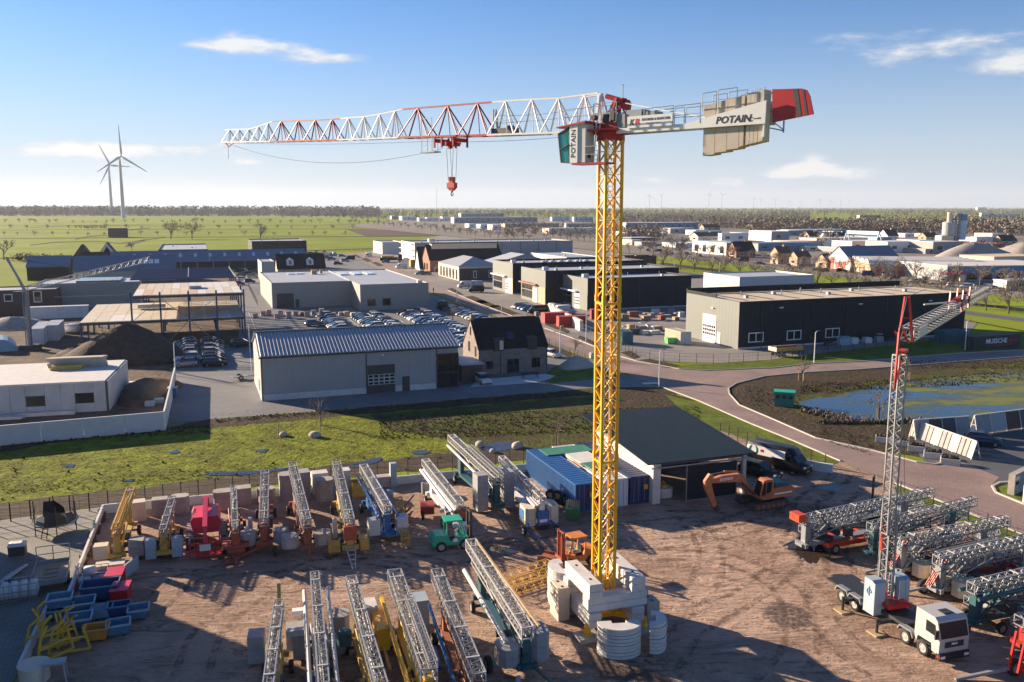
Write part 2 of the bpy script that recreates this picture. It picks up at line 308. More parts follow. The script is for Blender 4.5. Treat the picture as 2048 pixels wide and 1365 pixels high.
sheet('soil_bank', [(410, 841), (640, 824), (830, 807), (1190, 777), (1318, 775), (1330, 786), (1190, 790), (1050, 801), (900, 815), (740, 828), (600, 840), (470, 852), (330, 862), (150, 880), (0, 905), (0, 890), (330, 854)], .026, 'soil')
sheet('rough_ground', [(740, 830), (900, 817), (1050, 803), (1190, 792), (1330, 788), (1420, 830), (1300, 880), (1160, 905), (1040, 905), (900, 880), (780, 860)], .030, 'rough_grass')
sheet('churned_mud', [(1180, 800), (1250, 770), (1321, 776), (1396, 805), (1501, 850), (1560, 880), (1500, 880), (1400, 850), (1330, 838), (1240, 830)], .034, 'soil')
sheet('mud_track', [(-500, 1125), (0, 1040), (207, 1014), (560, 968), (880, 938), (1075, 918), (1075, 893), (900, 906), (560, 942), (200, 985), (0, 1008), (-500, 1085)], .028, 'track_mud')
sheet('yard', [(207, 1020), (1072, 932), (1300, 880), (1440, 862), (1560, 897), (1660, 933), (1681, 923), (1790, 966), (1796, 992), (2048, 1093), (2600, 1330), (2600, 2600), (-700, 2600), (42, 1345), (99, 1215), (136, 1208)], .036, 'yard_earth')
sheet('paved_yard', [(-700, 1150), (0, 1041), (207, 1014), (136, 1200), (99, 1208), (36, 1345), (-120, 1600), (-900, 1600)], .040, 'tile_pavers')
sheet('verge', [(1330, 790), (1400, 806), (1501, 849), (1588, 884), (1681, 922), (1668, 930), (1600, 915), (1530, 893), (1440, 862), (1390, 845)], .040, 'grass')
sheet('verge', [(1790, 966), (2048, 1071), (2600, 1300), (2600, 1340), (2048, 1095), (1797, 993)], .040, 'grass')
sheet('road_verge', [(1345, 732), (1440, 727), (1540, 721), (1640, 707), (2048, 662), (2500, 615), (2500, 655), (2048, 699), (1720, 722), (1545, 736), (1430, 741), (1370, 739)], .044, 'grass')
sheet('pond_bank', [(1458, 776), (1483, 762), (1545, 747), (1676, 739), (1786, 723), (2500, 670), (2500, 900), (2048, 826), (1890, 850), (1826, 870), (1840, 915), (1742, 899), (1632, 875), (1545, 837), (1480, 809), (1461, 788)], .044, 'soil')
sheet('bank_grass', [(1585, 795), (1660, 783), (1760, 760), (1900, 738), (2500, 680), (2500, 830), (2048, 829), (1870, 850), (1760, 853), (1640, 845), (1590, 822)], .048, 'rough_grass')
sheet('pond', [(1598, 806), (1625, 798), (1660, 795), (1740, 776), (1830, 762), (1930, 752), (2048, 744), (2400, 715), (2400, 800), (2048, 822), (1960, 833), (1880, 842), (1800, 846), (1740, 842), (1690, 838), (1640, 827), (1608, 815)], .052, 'pond_water')
sheet('display_yard', [(1826, 868), (1890, 848), (2048, 828), (2400, 800), (2400, 1040), (2048, 990), (1985, 975), (1935, 968), (1880, 945), (1840, 914)], .048, 'asphalt')
sheet('road', [(2600, 1297), (2048, 1070), (1788, 965), (1681, 922), (1588, 882), (1501, 847), (1396, 801), (1321, 773), (1262, 752), (1174, 714), (1096, 683), (1000, 637), (860, 584), (722, 522), (690, 508), (735, 505), (800, 541), (896, 581), (952, 605), (1024, 632), (1089, 656.5), (1155, 680), (1241, 713),
               (1272, 722), (1358, 738), (1413, 741), (1545, 736), (1629, 727), (1720, 723), (1910, 707), (2048, 700), (2600, 645), (2600, 658), (2048, 713), (1833, 730), (1720, 739), (1612, 745), (1529, 753), (1473, 767), (1457, 777), (1459, 788), (1479, 810), (1545, 838), (1632, 876), (1742, 900),
               (1834, 924), (1889, 928), (1935, 938), (1985, 968), (1992, 985), (2048, 1008), (2600, 1180)], .056, 'road_brick')
sheet('driveway', [(1060, 768), (1190, 757), (1262, 751), (1310, 772), (1190, 774)], .060, 'grey_pavers')
sheet('road_entrance', [(1889, 929), (1935, 938), (1985, 968), (1999, 955), (1950, 935), (1900, 915)], .060, 'road_brick')
sheet('lawn_island', [(1990, 972), (2048, 968), (2400, 940), (2600, 1170), (2048, 1007), (2000, 990)], .064, 'grass')
sheet('garden', [(1105, 735), (1150, 722), (1190, 730), (1245, 752), (1100, 768), (1085, 752)], .064, 'grass')
sheet('hedge_strip', [(868, 600), (905, 607), (1000, 643), (1096, 687), (1178, 719), (1166, 724), (1090, 698), (990, 654), (900, 618)], .064, 'soil')
for k, pts in enumerate(([(895, 578), (905, 576), (928, 590), (915, 591)], [(928, 594), (946, 592), (980, 606), (960, 608)], [(950, 602), (965, 600), (1000, 614), (975, 617)], [(978, 612), (995, 610), (1040, 628), (1010, 631)],
                         [(1090, 650), (1096, 644), (1140, 662), (1135, 667)], [(1155, 676), (1160, 671), (1190, 684), (1189, 691)], [(1240, 705), (1260, 702), (1282, 714), (1268, 718)], [(1272, 721), (1300, 718), (1360, 731), (1340, 737)],
                         [(705, 511), (712, 509), (725, 516), (718, 517)], [(722, 518), (732, 516), (745, 522), (735, 525)], [(742, 525), (752, 524), (768, 531), (757, 533)])):
    sheet('planting_bed', pts, .075, 'soil')
sheet('path', [(1243, 700), (1262, 698), (1315, 716), (1290, 720)], .066, 'concrete_yard')
# the belt of roads, verges and ditch beyond the dark halls
sheet('belt_grass', [(1235, 512), (1321, 506), (1545, 534), (1764, 561), (2048, 597), (2500, 655), (2500, 720), (2048, 662), (1930, 640), (1700, 592), (1500, 562), (1235, 545)], .34, 'field')
def band(name, pts, wpx, z, mat):
    sheet(name, [(x, y) for x, y in pts] + [(x, y + wpx) for x, y in pts[::-1]], z, mat)
band('street', [(1235, 497), (1321, 506), (1545, 531), (1764, 557), (2048, 590), (2500, 645)], 7, .38, 'town_ground')
band('ditch', [(1321, 525), (1545, 553), (1764, 584), (2048, 618), (2500, 670)], 5, .38, 'soil')
band('main_road', [(1235, 527), (1321, 538), (1545, 568), (1764, 600), (2048, 637), (2500, 692)], 7, .38, 'asphalt')
# fields on the left: ditches, tracks and bare patches
for pts, wp, mt in (([(-300, 478), (100, 476), (420, 474), (740, 473)], 1.2, 'rough_grass'), ([(-300, 461), (200, 459), (760, 458)], .8, 'rough_grass'), ([(-300, 451), (700, 450)], .7, 'rough_grass'), ([(0, 516), (200, 512), (420, 505), (640, 500), (745, 497)], 1.4, 'soil'),
                   ([(60, 490), (110, 484), (200, 482), (240, 487), (280, 481), (330, 474)], 1.4, 'soil'), ([(150, 478), (180, 472), (220, 470), (240, 462), (300, 455)], 1.6, 'soil'), ([(60, 455), (150, 451), (300, 450)], 1, 'plough'), ([(250, 490), (290, 478)], 4, 'plough')):
    band('field_ditch', pts, wp, .15, mt)
def kerb(pts, z=.05, wd=.16):
    k = MB()
    for a, b in zip(pts[:-1], pts[1:]):
        p, q = G(*a, z + .06), G(*b, z + .06); k.bar(p, q, wd, .13)
    return k.build('kerb', M('kerb'), kind='structure')
kerb([(1413, 741), (1545, 736), (1629, 727), (1720, 723), (1910, 707), (2048, 700), (2500, 655)])
kerb([(2500, 667), (2048, 713), (1833, 730), (1720, 739), (1612, 745), (1529, 753), (1473, 767), (1457, 777), (1459, 788), (1479, 810), (1545, 838), (1632, 876), (1742, 900), (1834, 924), (1870, 929), (1889, 925)])
kerb([(2600, 1180), (2048, 1008), (1992, 985), (1985, 972), (2000, 965), (2048, 962)], wd=.22)
kerb([(1089, 656.5), (1155, 680), (1241, 713), (1272, 722), (1358, 738), (1413, 741)]); kerb([(896, 581), (952, 605), (1024, 632)])
kerb([(2600, 1297), (2048, 1070), (1788, 965)]); kerb([(1681, 922), (1588, 882), (1501, 847), (1396, 801), (1321, 773)])
# standing water
for pts in ([(1572, 1092), (1584, 1082), (1606, 1080), (1628, 1088), (1655, 1100), (1662, 1112), (1640, 1116), (1625, 1126), (1606, 1120), (1592, 1106)], [(1640, 978), (1652, 970), (1680, 972), (1690, 980), (1668, 984)], [(978, 1100), (990, 1093), (1020, 1096), (1040, 1106), (1010, 1110)],
            [(960, 900), (975, 888), (1010, 882), (1035, 890), (1020, 900), (985, 905)], [(400, 951), (430, 944), (520, 941), (575, 935), (560, 942), (470, 951)], [(705, 930), (740, 918), (770, 915), (750, 928)], [(335, 905), (352, 900), (360, 904), (345, 909)], [(680, 935), (710, 930), (720, 936)], [(240, 962), (270, 957), (262, 964)], [(505, 902), (540, 897), (528, 906)], [(820, 905), (850, 899), (862, 906), (835, 910)], [(120, 932), (150, 928), (146, 935)]):
    P = [Vector(p) for p in pts]; c = sum((Vector(p) for p in pts), Vector((0, 0))) / len(pts); out = []
    for i in range(len(P)):                           # rounded, ragged shore
        a, b = P[i - 1], P[i]; 
        for f in (.25, .5, .75): m_ = a.lerp(b, f); out.append(tuple(m_ + (m_ - c) * random.uniform(-.10, .20)))
        out.append(tuple(b + (b - c) * random.uniform(-.25, .02)))
    sheet('puddle', out, .058, 'puddle_water')
# tyre tracks pressed into the earth: broken ribbons with a cross tread
def tread():
    m = M('tyre_print', (.17, .115, .085), .9, spec=.15, bump=.8, bs=6, bd=.1); t = m.node_tree; b = t.nodes['Principled BSDF']; g = t.nodes.new('ShaderNodeNewGeometry'); n = t.nodes.new('ShaderNodeTexNoise'); n.inputs['Scale'].default_value = 1.1; n.inputs['Detail'].default_value = 7; n.inputs['Roughness'].default_value = .7
    t.links.new(g.outputs['Position'], n.inputs['Vector']); r = t.nodes.new('ShaderNodeMapRange'); r.inputs[1].default_value = .44; r.inputs[2].default_value = .62; r.inputs[4].default_value = .55; t.links.new(n.outputs[0], r.inputs[0]); t.links.new(r.outputs[0], b.inputs['Alpha'])
tread()
def ribbon(name, pts, wd, z, mat, off=0.):
    P = [G(*p_) for p_ in pts]; Q = []
    for i in range(len(P) - 1):                       # Catmull-Rom
        a, b_, c, d = P[max(i - 1, 0)], P[i], P[i + 1], P[min(i + 2, len(P) - 1)]
        for k in range(10): t = k / 10; Q.append(.5 * (2 * b_ + (c - a) * t + (2 * a - 5 * b_ + 4 * c - d) * t * t + (3 * b_ - a - 3 * c + d) * t ** 3))
    b = MB(); L_ = []
    for i, q in enumerate(Q): n = (Q[min(i + 1, len(Q) - 1)] - Q[max(i - 1, 0)]).cross(Vector((0, 0, 1))).normalized(); c = q + n * off; L_.append((c - n * wd / 2, c + n * wd / 2))
    for (a0, a1), (c0, c1) in zip(L_[:-1], L_[1:]): b.quad(*[(v.x, v.y, z) for v in (a0, c0, c1, a1)])
    return b.build(name, M(mat), kind='structure')
for k, pts in enumerate(([(1700, 950), (1640, 985), (1560, 1035), (1420, 1075), (1280, 1090), (1100, 1085), (900, 1120), (650, 1130), (400, 1150), (300, 1220)], [(1690, 945), (1620, 1000), (1600, 1060), (1560, 1140), (1480, 1200), (1380, 1260), (1320, 1340)], [(1720, 960), (1650, 1040), (1680, 1140), (1640, 1220), (1700, 1300), (1800, 1370)], [(1380, 1040), (1420, 1100), (1400, 1180), (1330, 1230)], [(940, 1085), (1020, 1070), (1120, 1065), (1250, 1040), (1380, 1030), (1480, 1040)],
                         [(880, 1140), (700, 1120), (560, 1160), (430, 1250), (380, 1360)], [(1540, 1380), (1600, 1290), (1570, 1180), (1450, 1120), (1300, 1110)], [(960, 1230), (900, 1150), (820, 1120), (640, 1105)], [(1750, 990), (1700, 1010), (1600, 1010), (1450, 1045), (1330, 1060)])):
    for o_ in (-.95, .95): ribbon('tyre_track', pts, .5, .042 + .004 * k + .002 * (o_ > 0), 'tyre_print', o_)
M('line_white', (.55, .55, .53), .8)
for a, c in (((497, 625), (524, 690)), ((635, 640), (690, 690)), ((700, 640), (738, 670)), ((800, 640), (855, 690)), ((884, 640), (950, 690)), ((500, 700), (503, 742)), ((478, 712), (500, 711)), ((478, 722), (501, 721)), ((478, 733), (502, 732))):
    d = G(*c, .07) - G(*a, .07); MB().bar(G(*a, .066), G(*c, .066), .12, .008).build('bay_line', M('line_white'), kind='structure')
# ---------------------------------------------------------------- paints
M('crane_yellow', (.80, .42, .015), .45, var=.06, vs=3); M('crane_orange', (.62, .20, .03), .5, var=.15, vs=2); M('white_paint', (.78, .77, .75), .45, var=.06, vs=2)
M('red_paint', (.42, .013, .014), .42, var=.08, vs=2); M('hook_red', (.60, .06, .02), .45); M('black_paint', (.018, .018, .02), .5); M('dark_steel', (.05, .052, .056), .55, var=.2, vs=3)
M('galvanised', (.29, .30, .31), .5, .3, var=.14, vs=2.5); M('grey_steel', (.26, .28, .30), .5, .25, var=.15, vs=2); M('concrete', (.60, .58, .54), .85, var=.14, vs=1.4, col2=(.52, .50, .47), bump=.35, bs=9, bd=.02)
M('old_concrete', (.40, .36, .32), .9, var=.22, vs=1.6, col2=(.33, .29, .255), bump=.4, bs=9, bd=.02); M('warm_concrete', (.58, .50, .40), .85, var=.10, vs=2, col2=(.53, .46, .37), bump=.3, bs=8, bd=.015)
M('lettering_black', (.012, .012, .015), .5); M('lettering_red', (.6, .02, .03), .5); M('lettering_white', (.8, .8, .8), .5); M('cable', (.06, .06, .065), .5)
M('cab_glass', (.10, .36, .35), .05, spec=.8, trans=.55); M('glass_dark', (.012, .016, .02), .06, spec=.7); M('rubber', (.022, .021, .020), .85, var=.2, vs=6); M('rim', (.36, .35, .33), .6, .1); M('timber', (.42, .29, .16), .8, var=.2, vs=3)
# ---------------------------------------------------------------- tower crane
CX0, CY0, CRZ = 6.45, 58.5, R(18.5); CK = .9265           # built at 1:CK, scaled to true size; the foot stands at (CX0, CY0) * CK
tower = T('tower_crane', 'tall yellow tower crane with red and white jib standing on concrete ballast', 'tower crane', (CX0 * CK, CY0 * CK, 27 * (1 - CK)), CRZ)
tower.scale = (CK, CK, CK); GRD = Matrix.Translation((0, 0, -27 * (1 - CK) / CK)) @ Matrix.Scale(1 / CK, 4)     # true metres above ground -> crane space
def lattice(mb, z0, z1, a, pitch, ch, dg):
    h = a - ch / 2
    for sx, sy in ((-1, -1), (1, -1), (1, 1), (-1, 1)): mb.b2(sx * h - ch / 2, sx * h + ch / 2, sy * h - ch / 2, sy * h + ch / 2, z0, z1)
    n = round((z1 - z0) / pitch); p = (z1 - z0) / n
    for k in range(n):
        za, zb = z0 + k * p, z0 + (k + 1) * p; zm = (za + zb) / 2
        for q in range(4):
            Mx = Matrix.Rotation(q * math.pi / 2, 4, 'Z'); s = 1 if q % 2 else -1
            P = lambda x, z: Mx @ Vector((x, -h, z))
            if q % 2: mb.bar(P(-h, za), P(h, zm), dg, dg * .8, cap=False); mb.bar(P(h, zm), P(-h, zb), dg, dg * .8, cap=False)
            else: mb.bar(P(-h, za), P(h, zb), dg * 1.15, dg, cap=False); mb.bar(P(h, za), P(-h, zb), dg * .5, dg * .5, cap=False)
            mb.bar(P(-h, zm), P(h, zm), dg * .4, dg * .4, cap=False)
def ladder(mb, x, y, z0, z1, w=.34, dirx=1):
    for s in (-1, 1): mb.bar((x + s * w / 2 * dirx, y + s * w / 2 * (1 - dirx), z0), (x + s * w / 2 * dirx, y + s * w / 2 * (1 - dirx), z1), .045)
    z = z0 + .2
    while z < z1: mb.bar((x - w / 2 * dirx, y - w / 2 * (1 - dirx), z), (x + w / 2 * dirx, y + w / 2 * (1 - dirx), z), .03, cap=False); z += .3
HM = .66
zs = [-1.3, 10.0, 20.9, 31.3]
for z0, z1 in zip(zs[:-1], zs[1:]):
    b = MB(); lattice(b, z0 + .01, z1 - .01, HM, 1.55, .18, .085)
    for zz in (z0 + .12, z1 - .12):
        for sx in (-1, 1):
            for sy in (-1, 1): b.box((sx * (HM - .09), sy * (HM - .09), zz), (.23, .23, .2))
    if z1 < 31: b.bar((-HM + .1, -HM + .06, z1 - .3), (HM - .1, -HM + .06, z1 - .3), .14); b.bar((-HM + .06, -HM + .1, z1 - .3), (-HM + .06, HM - .1, z1 - .3), .14)
    sec = b.build('mast_section', M('crane_yellow'), tower)
    l = MB(); ladder(l, .12, .22, z0, z1 - .1); l.build('ladder', M('galvanised'), sec)
    c = MB(); c.bar((-.25, .1, z0), (-.25, .1, z1), .16); c.build('inner_post', M('crane_orange'), sec)
b = MB()                                                     # cross base on four feet
for q in range(4):
    Mx = Matrix.Rotation(R(45 + 90 * q), 4, 'Z')
    b.X = GRD @ Mx; b.box((1.45, 0, .78), (2.7, .32, .36)); b.box((2.75, 0, .66), (.36, .36, .5)); b.box((2.75, 0, .36), (.62, .62, .12), tap=.6); b.bar((1.0, 0, 1.0), (.55, 0, 2.2), .16)
b.X = GRD; b.box((0, 0, .80), (1.5, 1.5, .3)); b.build('cross_base', M('crane_yellow'), tower)
for q in range(4):
    Mx = Matrix.Rotation(R(45 + 90 * q), 4, 'Z'); c = Mx @ Vector((2.75, 0, 0))
    MB(GRD).box((c.x, c.y, .17), (1.5, 1.2, .3)).build('foot_pad', M('old_concrete'), tower)
# upper works: s runs along the jib, t towards the camera side, z is real height
TH = R(42); JC, JS = math.cos(TH), math.sin(TH); SL = math.atan2(JS, -JC) - CRZ
UP = Matrix.Rotation(SL, 4, 'Z') @ Matrix.Diagonal((1, 1, 1, 1))      # local x = along jib, local y = away from the camera side is negative t
def U(s, t, z): return UP @ Vector((s, t, z))                          # +t faces the viewer
b = MB(UP); b.lathe([(.6, 31.32), (.92, 31.32), (.92, 31.62), (.6, 31.62)], n=24)
for k in range(18): a = k * math.pi / 9; b.box((.86 * math.cos(a), .86 * math.sin(a), 31.36), (.12, .12, .2), a)
b.b2(-.85, .85, -.85, .85, 31.62, 31.8); b.build('slewing_ring', M('red_paint'), tower)
b = MB(UP); b.b2(-1.1, 2.9, -.9, 1.5, 31.8, 31.92); b.b2(-.9, 1.0, -.62, .62, 31.92, 32.35); b.build('platform', M('red_paint'), tower)
b = MB(UP)                                                     # red A-frame behind the head
for t in (-.5, .5): b.bar((-.2, t, 32.3), (-.6, t * .5, 33.9), .14); b.bar((.3, t, 32.3), (-.4, t * .5, 33.7), .1); b.bar((-1.2, t, 32.2), (-.6, t * .5, 33.5), .1)
b.tube((.4, 0, 34.1), (-1.4, 0, 33.55), .16); b.box((-.7, 0, 33.72), (.7, .5, .3)); b.ext([(-.7, 33.65), (-1.45, 33.55), (-1.35, 32.95), (-1.05, 33.3)], -.22, .22); b.build('tie_frame', M('red_paint'), tower)
b = MB(UP)                                                     # white head mast
for t in (-.35, .35): b.bar((1.0, t, 32.0), (.9, t * .3, 34.2), .17); b.bar((.3, t, 32.3), (.8, t * .3, 34.2), .08)
b.box((.9, 0, 34.22), (.3, .3, .22)); b.bar((1.0, 0, 34.25), (2.5, 0, 34.15), .16, .08); b.build('head_mast', M('white_paint'), tower)
# jib
CHT = [(2.6, 34.05), (5.85, 34.07), (9.0, 33.95), (15.5, 33.72), (15.8, 33.72)]
def Ls(px): q = (px - 1024) / 1750; return (CX0 - q * (.988 * CY0 - .73)) / (JC + .988 * q * JS)
def zh(px, y): s = Ls(px); Y = CY0 + JS * s; return HC + (413 - y) * (Y * .988 - .73) / 1750
segs = [(1195, 985, 'white_paint', 4), (985, 807, 'red_paint', 3), (807, 683, 'white_paint', 4), (683, 548, 'red_paint', 4), (548, 452, 'white_paint', 5)]
tops = [(1195, 190), (1118, 200.6), (1051, 203), (985, 208), (984, 208), (812, 221.5), (807, 222), (742, 235.6), (683, 240), (657, 242.5), (554, 245.6), (548, 246), (504, 261), (452, 262)]
bots = [(1195, 264.5), (1118, 268.2), (985, 272.5), (807, 277.5), (683, 282), (548, 285.2), (452, 287)]
def ip(tab, px):
    for (a, ya), (c, yc) in zip(tab[:-1], tab[1:]):
        if c <= px <= a: return ya + (yc - ya) * (a - px) / max(a - c, 1e-6)
    return tab[-1][1]
for a, c, mt, n in segs:
    b = e = MB(UP); sa, sc = Ls(a), Ls(c); W = .55 if c > 700 else .42; cr = .078 if c > 800 else .07
    for k in range(n):
        p0 = a + (c - a) * k / n; p1 = a + (c - a) * (k + 1) / n; pm = (p0 + p1) / 2
        s0, s1, sm = Ls(p0), Ls(p1), Ls(pm); z0, z1, zm = zh(p0, ip(bots, p0)), zh(p1, ip(bots, p1)), zh(pm, ip(bots, pm)); tm = zh(pm, ip(tops, pm))
        q = [Ls(p0 + (p1 - p0) * u) for u in (.25, .75)]
        for t in (-W, W):
            b.bar((s0, t, z0), (s1, t, z1), cr * 1.9, cr * 1.7); e.tube((s0, t, z0), (sm, 0, tm), cr * .78, n=5, cap=False); e.tube((s1, t, z1), (sm, 0, tm), cr * .78, n=5, cap=False)
            e.tube((q[0], t, z0), (sm, 0, tm), cr * .5, n=4, cap=False)
            e.bar((s0, -t, z0), (sm, t, zm), cr * .5, cap=False)
        e.bar((s0, -W, z0), (s0, W, z0), cr * .9)
    xs = [a] + [a + (c - a) * (k + .5) / n for k in range(n)] + [c]
    for u, v in zip(xs[:-1], xs[1:]): b.bar((Ls(u), 0, zh(u, ip(tops, u))), (Ls(v), 0, zh(v, ip(tops, v))), cr * 1.5)
    b.build('jib_section', M(mt), tower)
b = MB(UP); st_ = Ls(452); zj = zh(452, 287); b.bar((st_, -.35, zj), (st_, .35, zj), .1); b.bar((st_, 0, zj), (st_ - .6, 0, zj - .45), .09); b.bar((st_ - .6, 0, zj - .45), (st_ - 1.8, 0, zj), .07); b.build('jib_tip', M('red_paint'), tower)
zw = zh(1015, 272); b = MB(UP); b.lathe([(.02, -.3), (.3, -.3), (.3, .3), (.02, .3)], (Ls(1020), 0, zw + .35), 12); b.box((Ls(1010), 0, zw + .3), (2.0, .8, .38)); b.build('trolley_winch', M('dark_steel'), tower)
b = MB(UP)
for sgn in (-1, 1): b.bar((Ls(991), sgn * .3, zw + .1), (Ls(989), sgn * .15, zw + 1.9), .12)
b.bar((Ls(1040), .5, zw + 1.0), (Ls(995), .5, zw + 1.0), .05); b.build('winch_guard', M('galvanised'), tower)
# trolley with its work basket, hook block on four falls
sT = Ls(903); b = MB(UP)
zt_ = zh(903, 275) - .05
for ds in (-.95, .3, 1.1):
    for t in (-.75, .75): b.box((sT + ds, t, zt_ - .38), (.14, .1, .8))
b.bar((sT - .95, 0, zt_ - .5), (sT + 1.1, 0, zt_ - .5), .16); b.box((sT + .1, 0, zt_ - .5), (.6, 1.5, .3)); b.ext([(sT - .3, zt_ - .3), (sT + .5, zt_ - .3), (sT + .1, zt_ - .85)], -.15, .15)
for ds in (-.8, 1.0): b.tube((sT + ds, -.7, zt_ - .25), (sT + ds, .7, zt_ - .25), .15)
tr = b.build('trolley', M('red_paint'), tower)
b = MB(UP); b.b2(sT + .6, sT + 2.2, .55, 1.25, zt_ - 1.15, zt_ - 1.06)
for ds in (.9, 2.05): b.bar((sT + ds, 1.2, zt_ - 1.1), (sT + ds, 1.2, zt_ + 1.5), .04); b.bar((sT + ds, .6, zt_ - 1.1), (sT + ds, .6, zt_), .04)
for z in (-.6, -.1, .5, 1.4): b.bar((sT + .9, 1.2, zt_ + z), (sT + 2.05, 1.2, zt_ + z), .035)
b.build('work_basket', M('galvanised'), tr)
b = MB(UP)
for ds, dt in ((-.4, -.2), (.35, -.2), (-.4, .2), (.35, .2)): b.tube((sT + ds, dt, zt_ - .8), (sT + ds * .55, dt, 29.0), .02, n=4)
b.build('hoist_rope', M('cable'), tower)
b = MB(UP); b.box((sT, 0, 28.95), (.42, .32, .6)); b.box((sT, 0, 28.6), (.8, .36, .42)); b.ext([(sT - .38, 28.4), (sT + .38, 28.4), (sT + .15, 28.2), (sT - .15, 28.2)], -.13, .13)
hb = b.build('hook_block', M('hook_red'), tower)
b = MB(UP); b.tube((sT, 0, 28.3), (sT, 0, 28.05), .08)
b.path([(sT + .11 * math.cos(a), 0, 27.95 + .13 * math.sin(a)) for a in [math.pi / 2 - i * .42 for i in range(13)]], .045); b.build('hook', M('dark_steel'), hb)
b = MB(UP)
def sag(s0, z0, s1, z1, d, n=14, t=0): return [(s0 + (s1 - s0) * k / n, t, z0 + (z1 - z0) * k / n - 4 * d * (k / n) * (1 - k / n)) for k in range(n + 1)]
for args, r_ in (((Ls(462), zj - .2, Ls(885), zt_ - .8, 1.45), .014), ((Ls(470), zj - .1, sT + 1, zt_ - .2, .2), .012), ((Ls(925), zt_ - .4, 1.2, 31.75, .12), .014), ((Ls(457), zj - .2, Ls(457) + .01, zj - 1.6, 0), .022), ((Ls(985), zw + 1.5, .9, 33.6, .25), .012), ((Ls(985), zw + .9, .9, 33.0, .05), .012)): MB(UP).path(sag(*args), r_, 4).build('trolley_rope', M('cable'), tower)
# cab
cab = MB(UP).b2(.78, 1.38, .76, 1.7, 29.83, 32.2).build('cab_body', M('white_wall', (.60, .60, .59), .8, var=.08, vs=.7), tower)
MB(UP).ext([(1.383, 29.82), (2.0, 29.82), (2.05, 32.3), (.9, 32.3), (.9, 32.21), (1.383, 32.21)], .74, 1.76).build('cab_panel', M('white_paint'), cab)
MB(UP).ext([(2.01, 29.86), (2.75, 29.9), (3.0, 31.75), (2.06, 32.1)], .76, 1.72).build('cab_window', M('cab_glass'), cab)
b = MB(UP)
for t in (.74, 1.73):
    for p_, q_ in (((2.01, 29.85), (2.75, 29.88)), ((2.75, 29.88), (3.01, 31.75)), ((3.01, 31.75), (2.05, 32.12))): b.bar((p_[0], t, p_[1]), (q_[0], t, q_[1]), .06)
b.bar((2.75, .74, 29.88), (2.75, 1.73, 29.88), .06); b.bar((3.01, .74, 31.75), (3.01, 1.73, 31.75), .06); b.bar((2.1, 1.735, 31.0), (2.85, 1.735, 30.7), .12, .06); b.build('cab_frame', M('black_paint'), cab)
b = MB(UP); b.b2(1.93, 2.3, 1.1, 1.5, 30.3, 30.42); b.ext([(1.9, 30.4), (2.02, 30.4), (1.96, 31.1), (1.86, 31.1)], 1.1, 1.5); b.build('seat', M('black_paint'), cab)
b = MB(UP); b.ext([(.7, 32.32), (3.1, 32.1), (3.1, 32.18), (.7, 32.45)], .6, 1.85); b.build('cab_canopy', M('red_paint'), tower); MB(UP).b2(-.9, 1.8, .75, 1.8, 29.68, 29.8).build('cab_deck', M('red_paint'), tower)
text('POTAIN', .50, M('lettering_black'), cab, UP @ frame((1.70, 1.765, 31.05), (0, 0, 1), (1, 0, 0)), bold=.012)
MB(UP).tube((.775, 1.3, 30.25), (.75, 1.3, 30.25), .17, n=14).build('ventilator', M('black_paint'), cab)
b = MB(UP)
for t in (.95, 1.35): b.bar((.55, t - .25, 29.8), (.35, t - .25, 32.4), .06)
for k in range(8): b.bar((.53 - k * .023, .7, 30.0 + k * .3), (.53 - k * .023, 1.1, 30.0 + k * .3), .04)
b.build('cab_ladder', M('white_paint'), tower)
b = MB(UP)                                                     # railings round the head
def rail(b, pts, z0, h, r=.022):
    for (x, y) in pts: b.bar((x, y, z0), (x, y, z0 + h), r * 2)
    for hh in (h, h * .5):
        for p, q in zip(pts[:-1], pts[1:]): b.bar((*p, z0 + hh), (*q, z0 + hh), r * 1.8)
rail(b, [(2.6, 1.5), (1.6, 1.5), (.6, 1.5), (-.3, 1.5), (-1.0, 1.5)], 32.3, 1.0); rail(b, [(.9, .7), (.9, -.7), (-.9, -.7), (-.9, .7), (.9, .7)], 32.35, 1.25); rail(b, [(-.3, -.85), (-1.0, -.85)], 31.92, 1.1)
rail(b, [(.7, 1.8), (-.35, 1.8)], 29.82, 1.0); b.build('railing', M('grey_steel'), tower)
b = MB(UP); b.box((.1, .3, 32.65), (.35, .5, .6)); b.tube((.75, .6, 32.7), (.75, 1.0, 32.7), .18); b.box((-.6, .55, 32.75), (.3, .35, .7)); b.build('slewing_motor', M('dark_steel'), tower)
# counter jib
b = MB(UP); zb, ze = 31.6, -11.1
for t in (-.62, .62): b.ext([(-.9, zb), (ze, zb + .02), (ze - .02, zb + 1.3), (-7.9, zb + .7), (-6.0, zb + .33), (-.9, zb + .33)][::-1], t - .05, t + .05)
for s in (-1.6, -3.2, -4.8, -6.6): b.b2(s - .05, s + .05, -.57, .57, zb + .06, zb + .25)
b.b2(ze + .06, ze + .16, .48, .62, zb - .7, zb + .9); cj = b.build('counter_jib', M('white_paint'), tower)
text('POTAIN', .56, M('lettering_black'), cj, UP @ frame((-9.1, .675, zb + .36), (-1, 0, 0)), bold=.016, shear=.2, sx=1.1); text('C', .36, M('lettering_black'), cj, UP @ frame((-10.2, .675, zb + .30), (-1, 0, 0)), bold=.01); text('omalift', .14, M('lettering_black'), cj, UP @ frame((-10.6, .675, zb + .34), (-1, 0, 0)), sx=1.2)
for p_ in (-1, 1): MB(UP).bar((-1.3, p_ * .28, 33.5), (-7.3, p_ * .55, zb + .6), .07).build('tie_bar', M('white_paint'), tower)
edges = [(-7.07, .777), (-7.85, .777), (-8.63, .777), (-9.41, .286), (-9.82, .25), (-10.07, .25), (-10.32, .25), (-10.58, .3)]
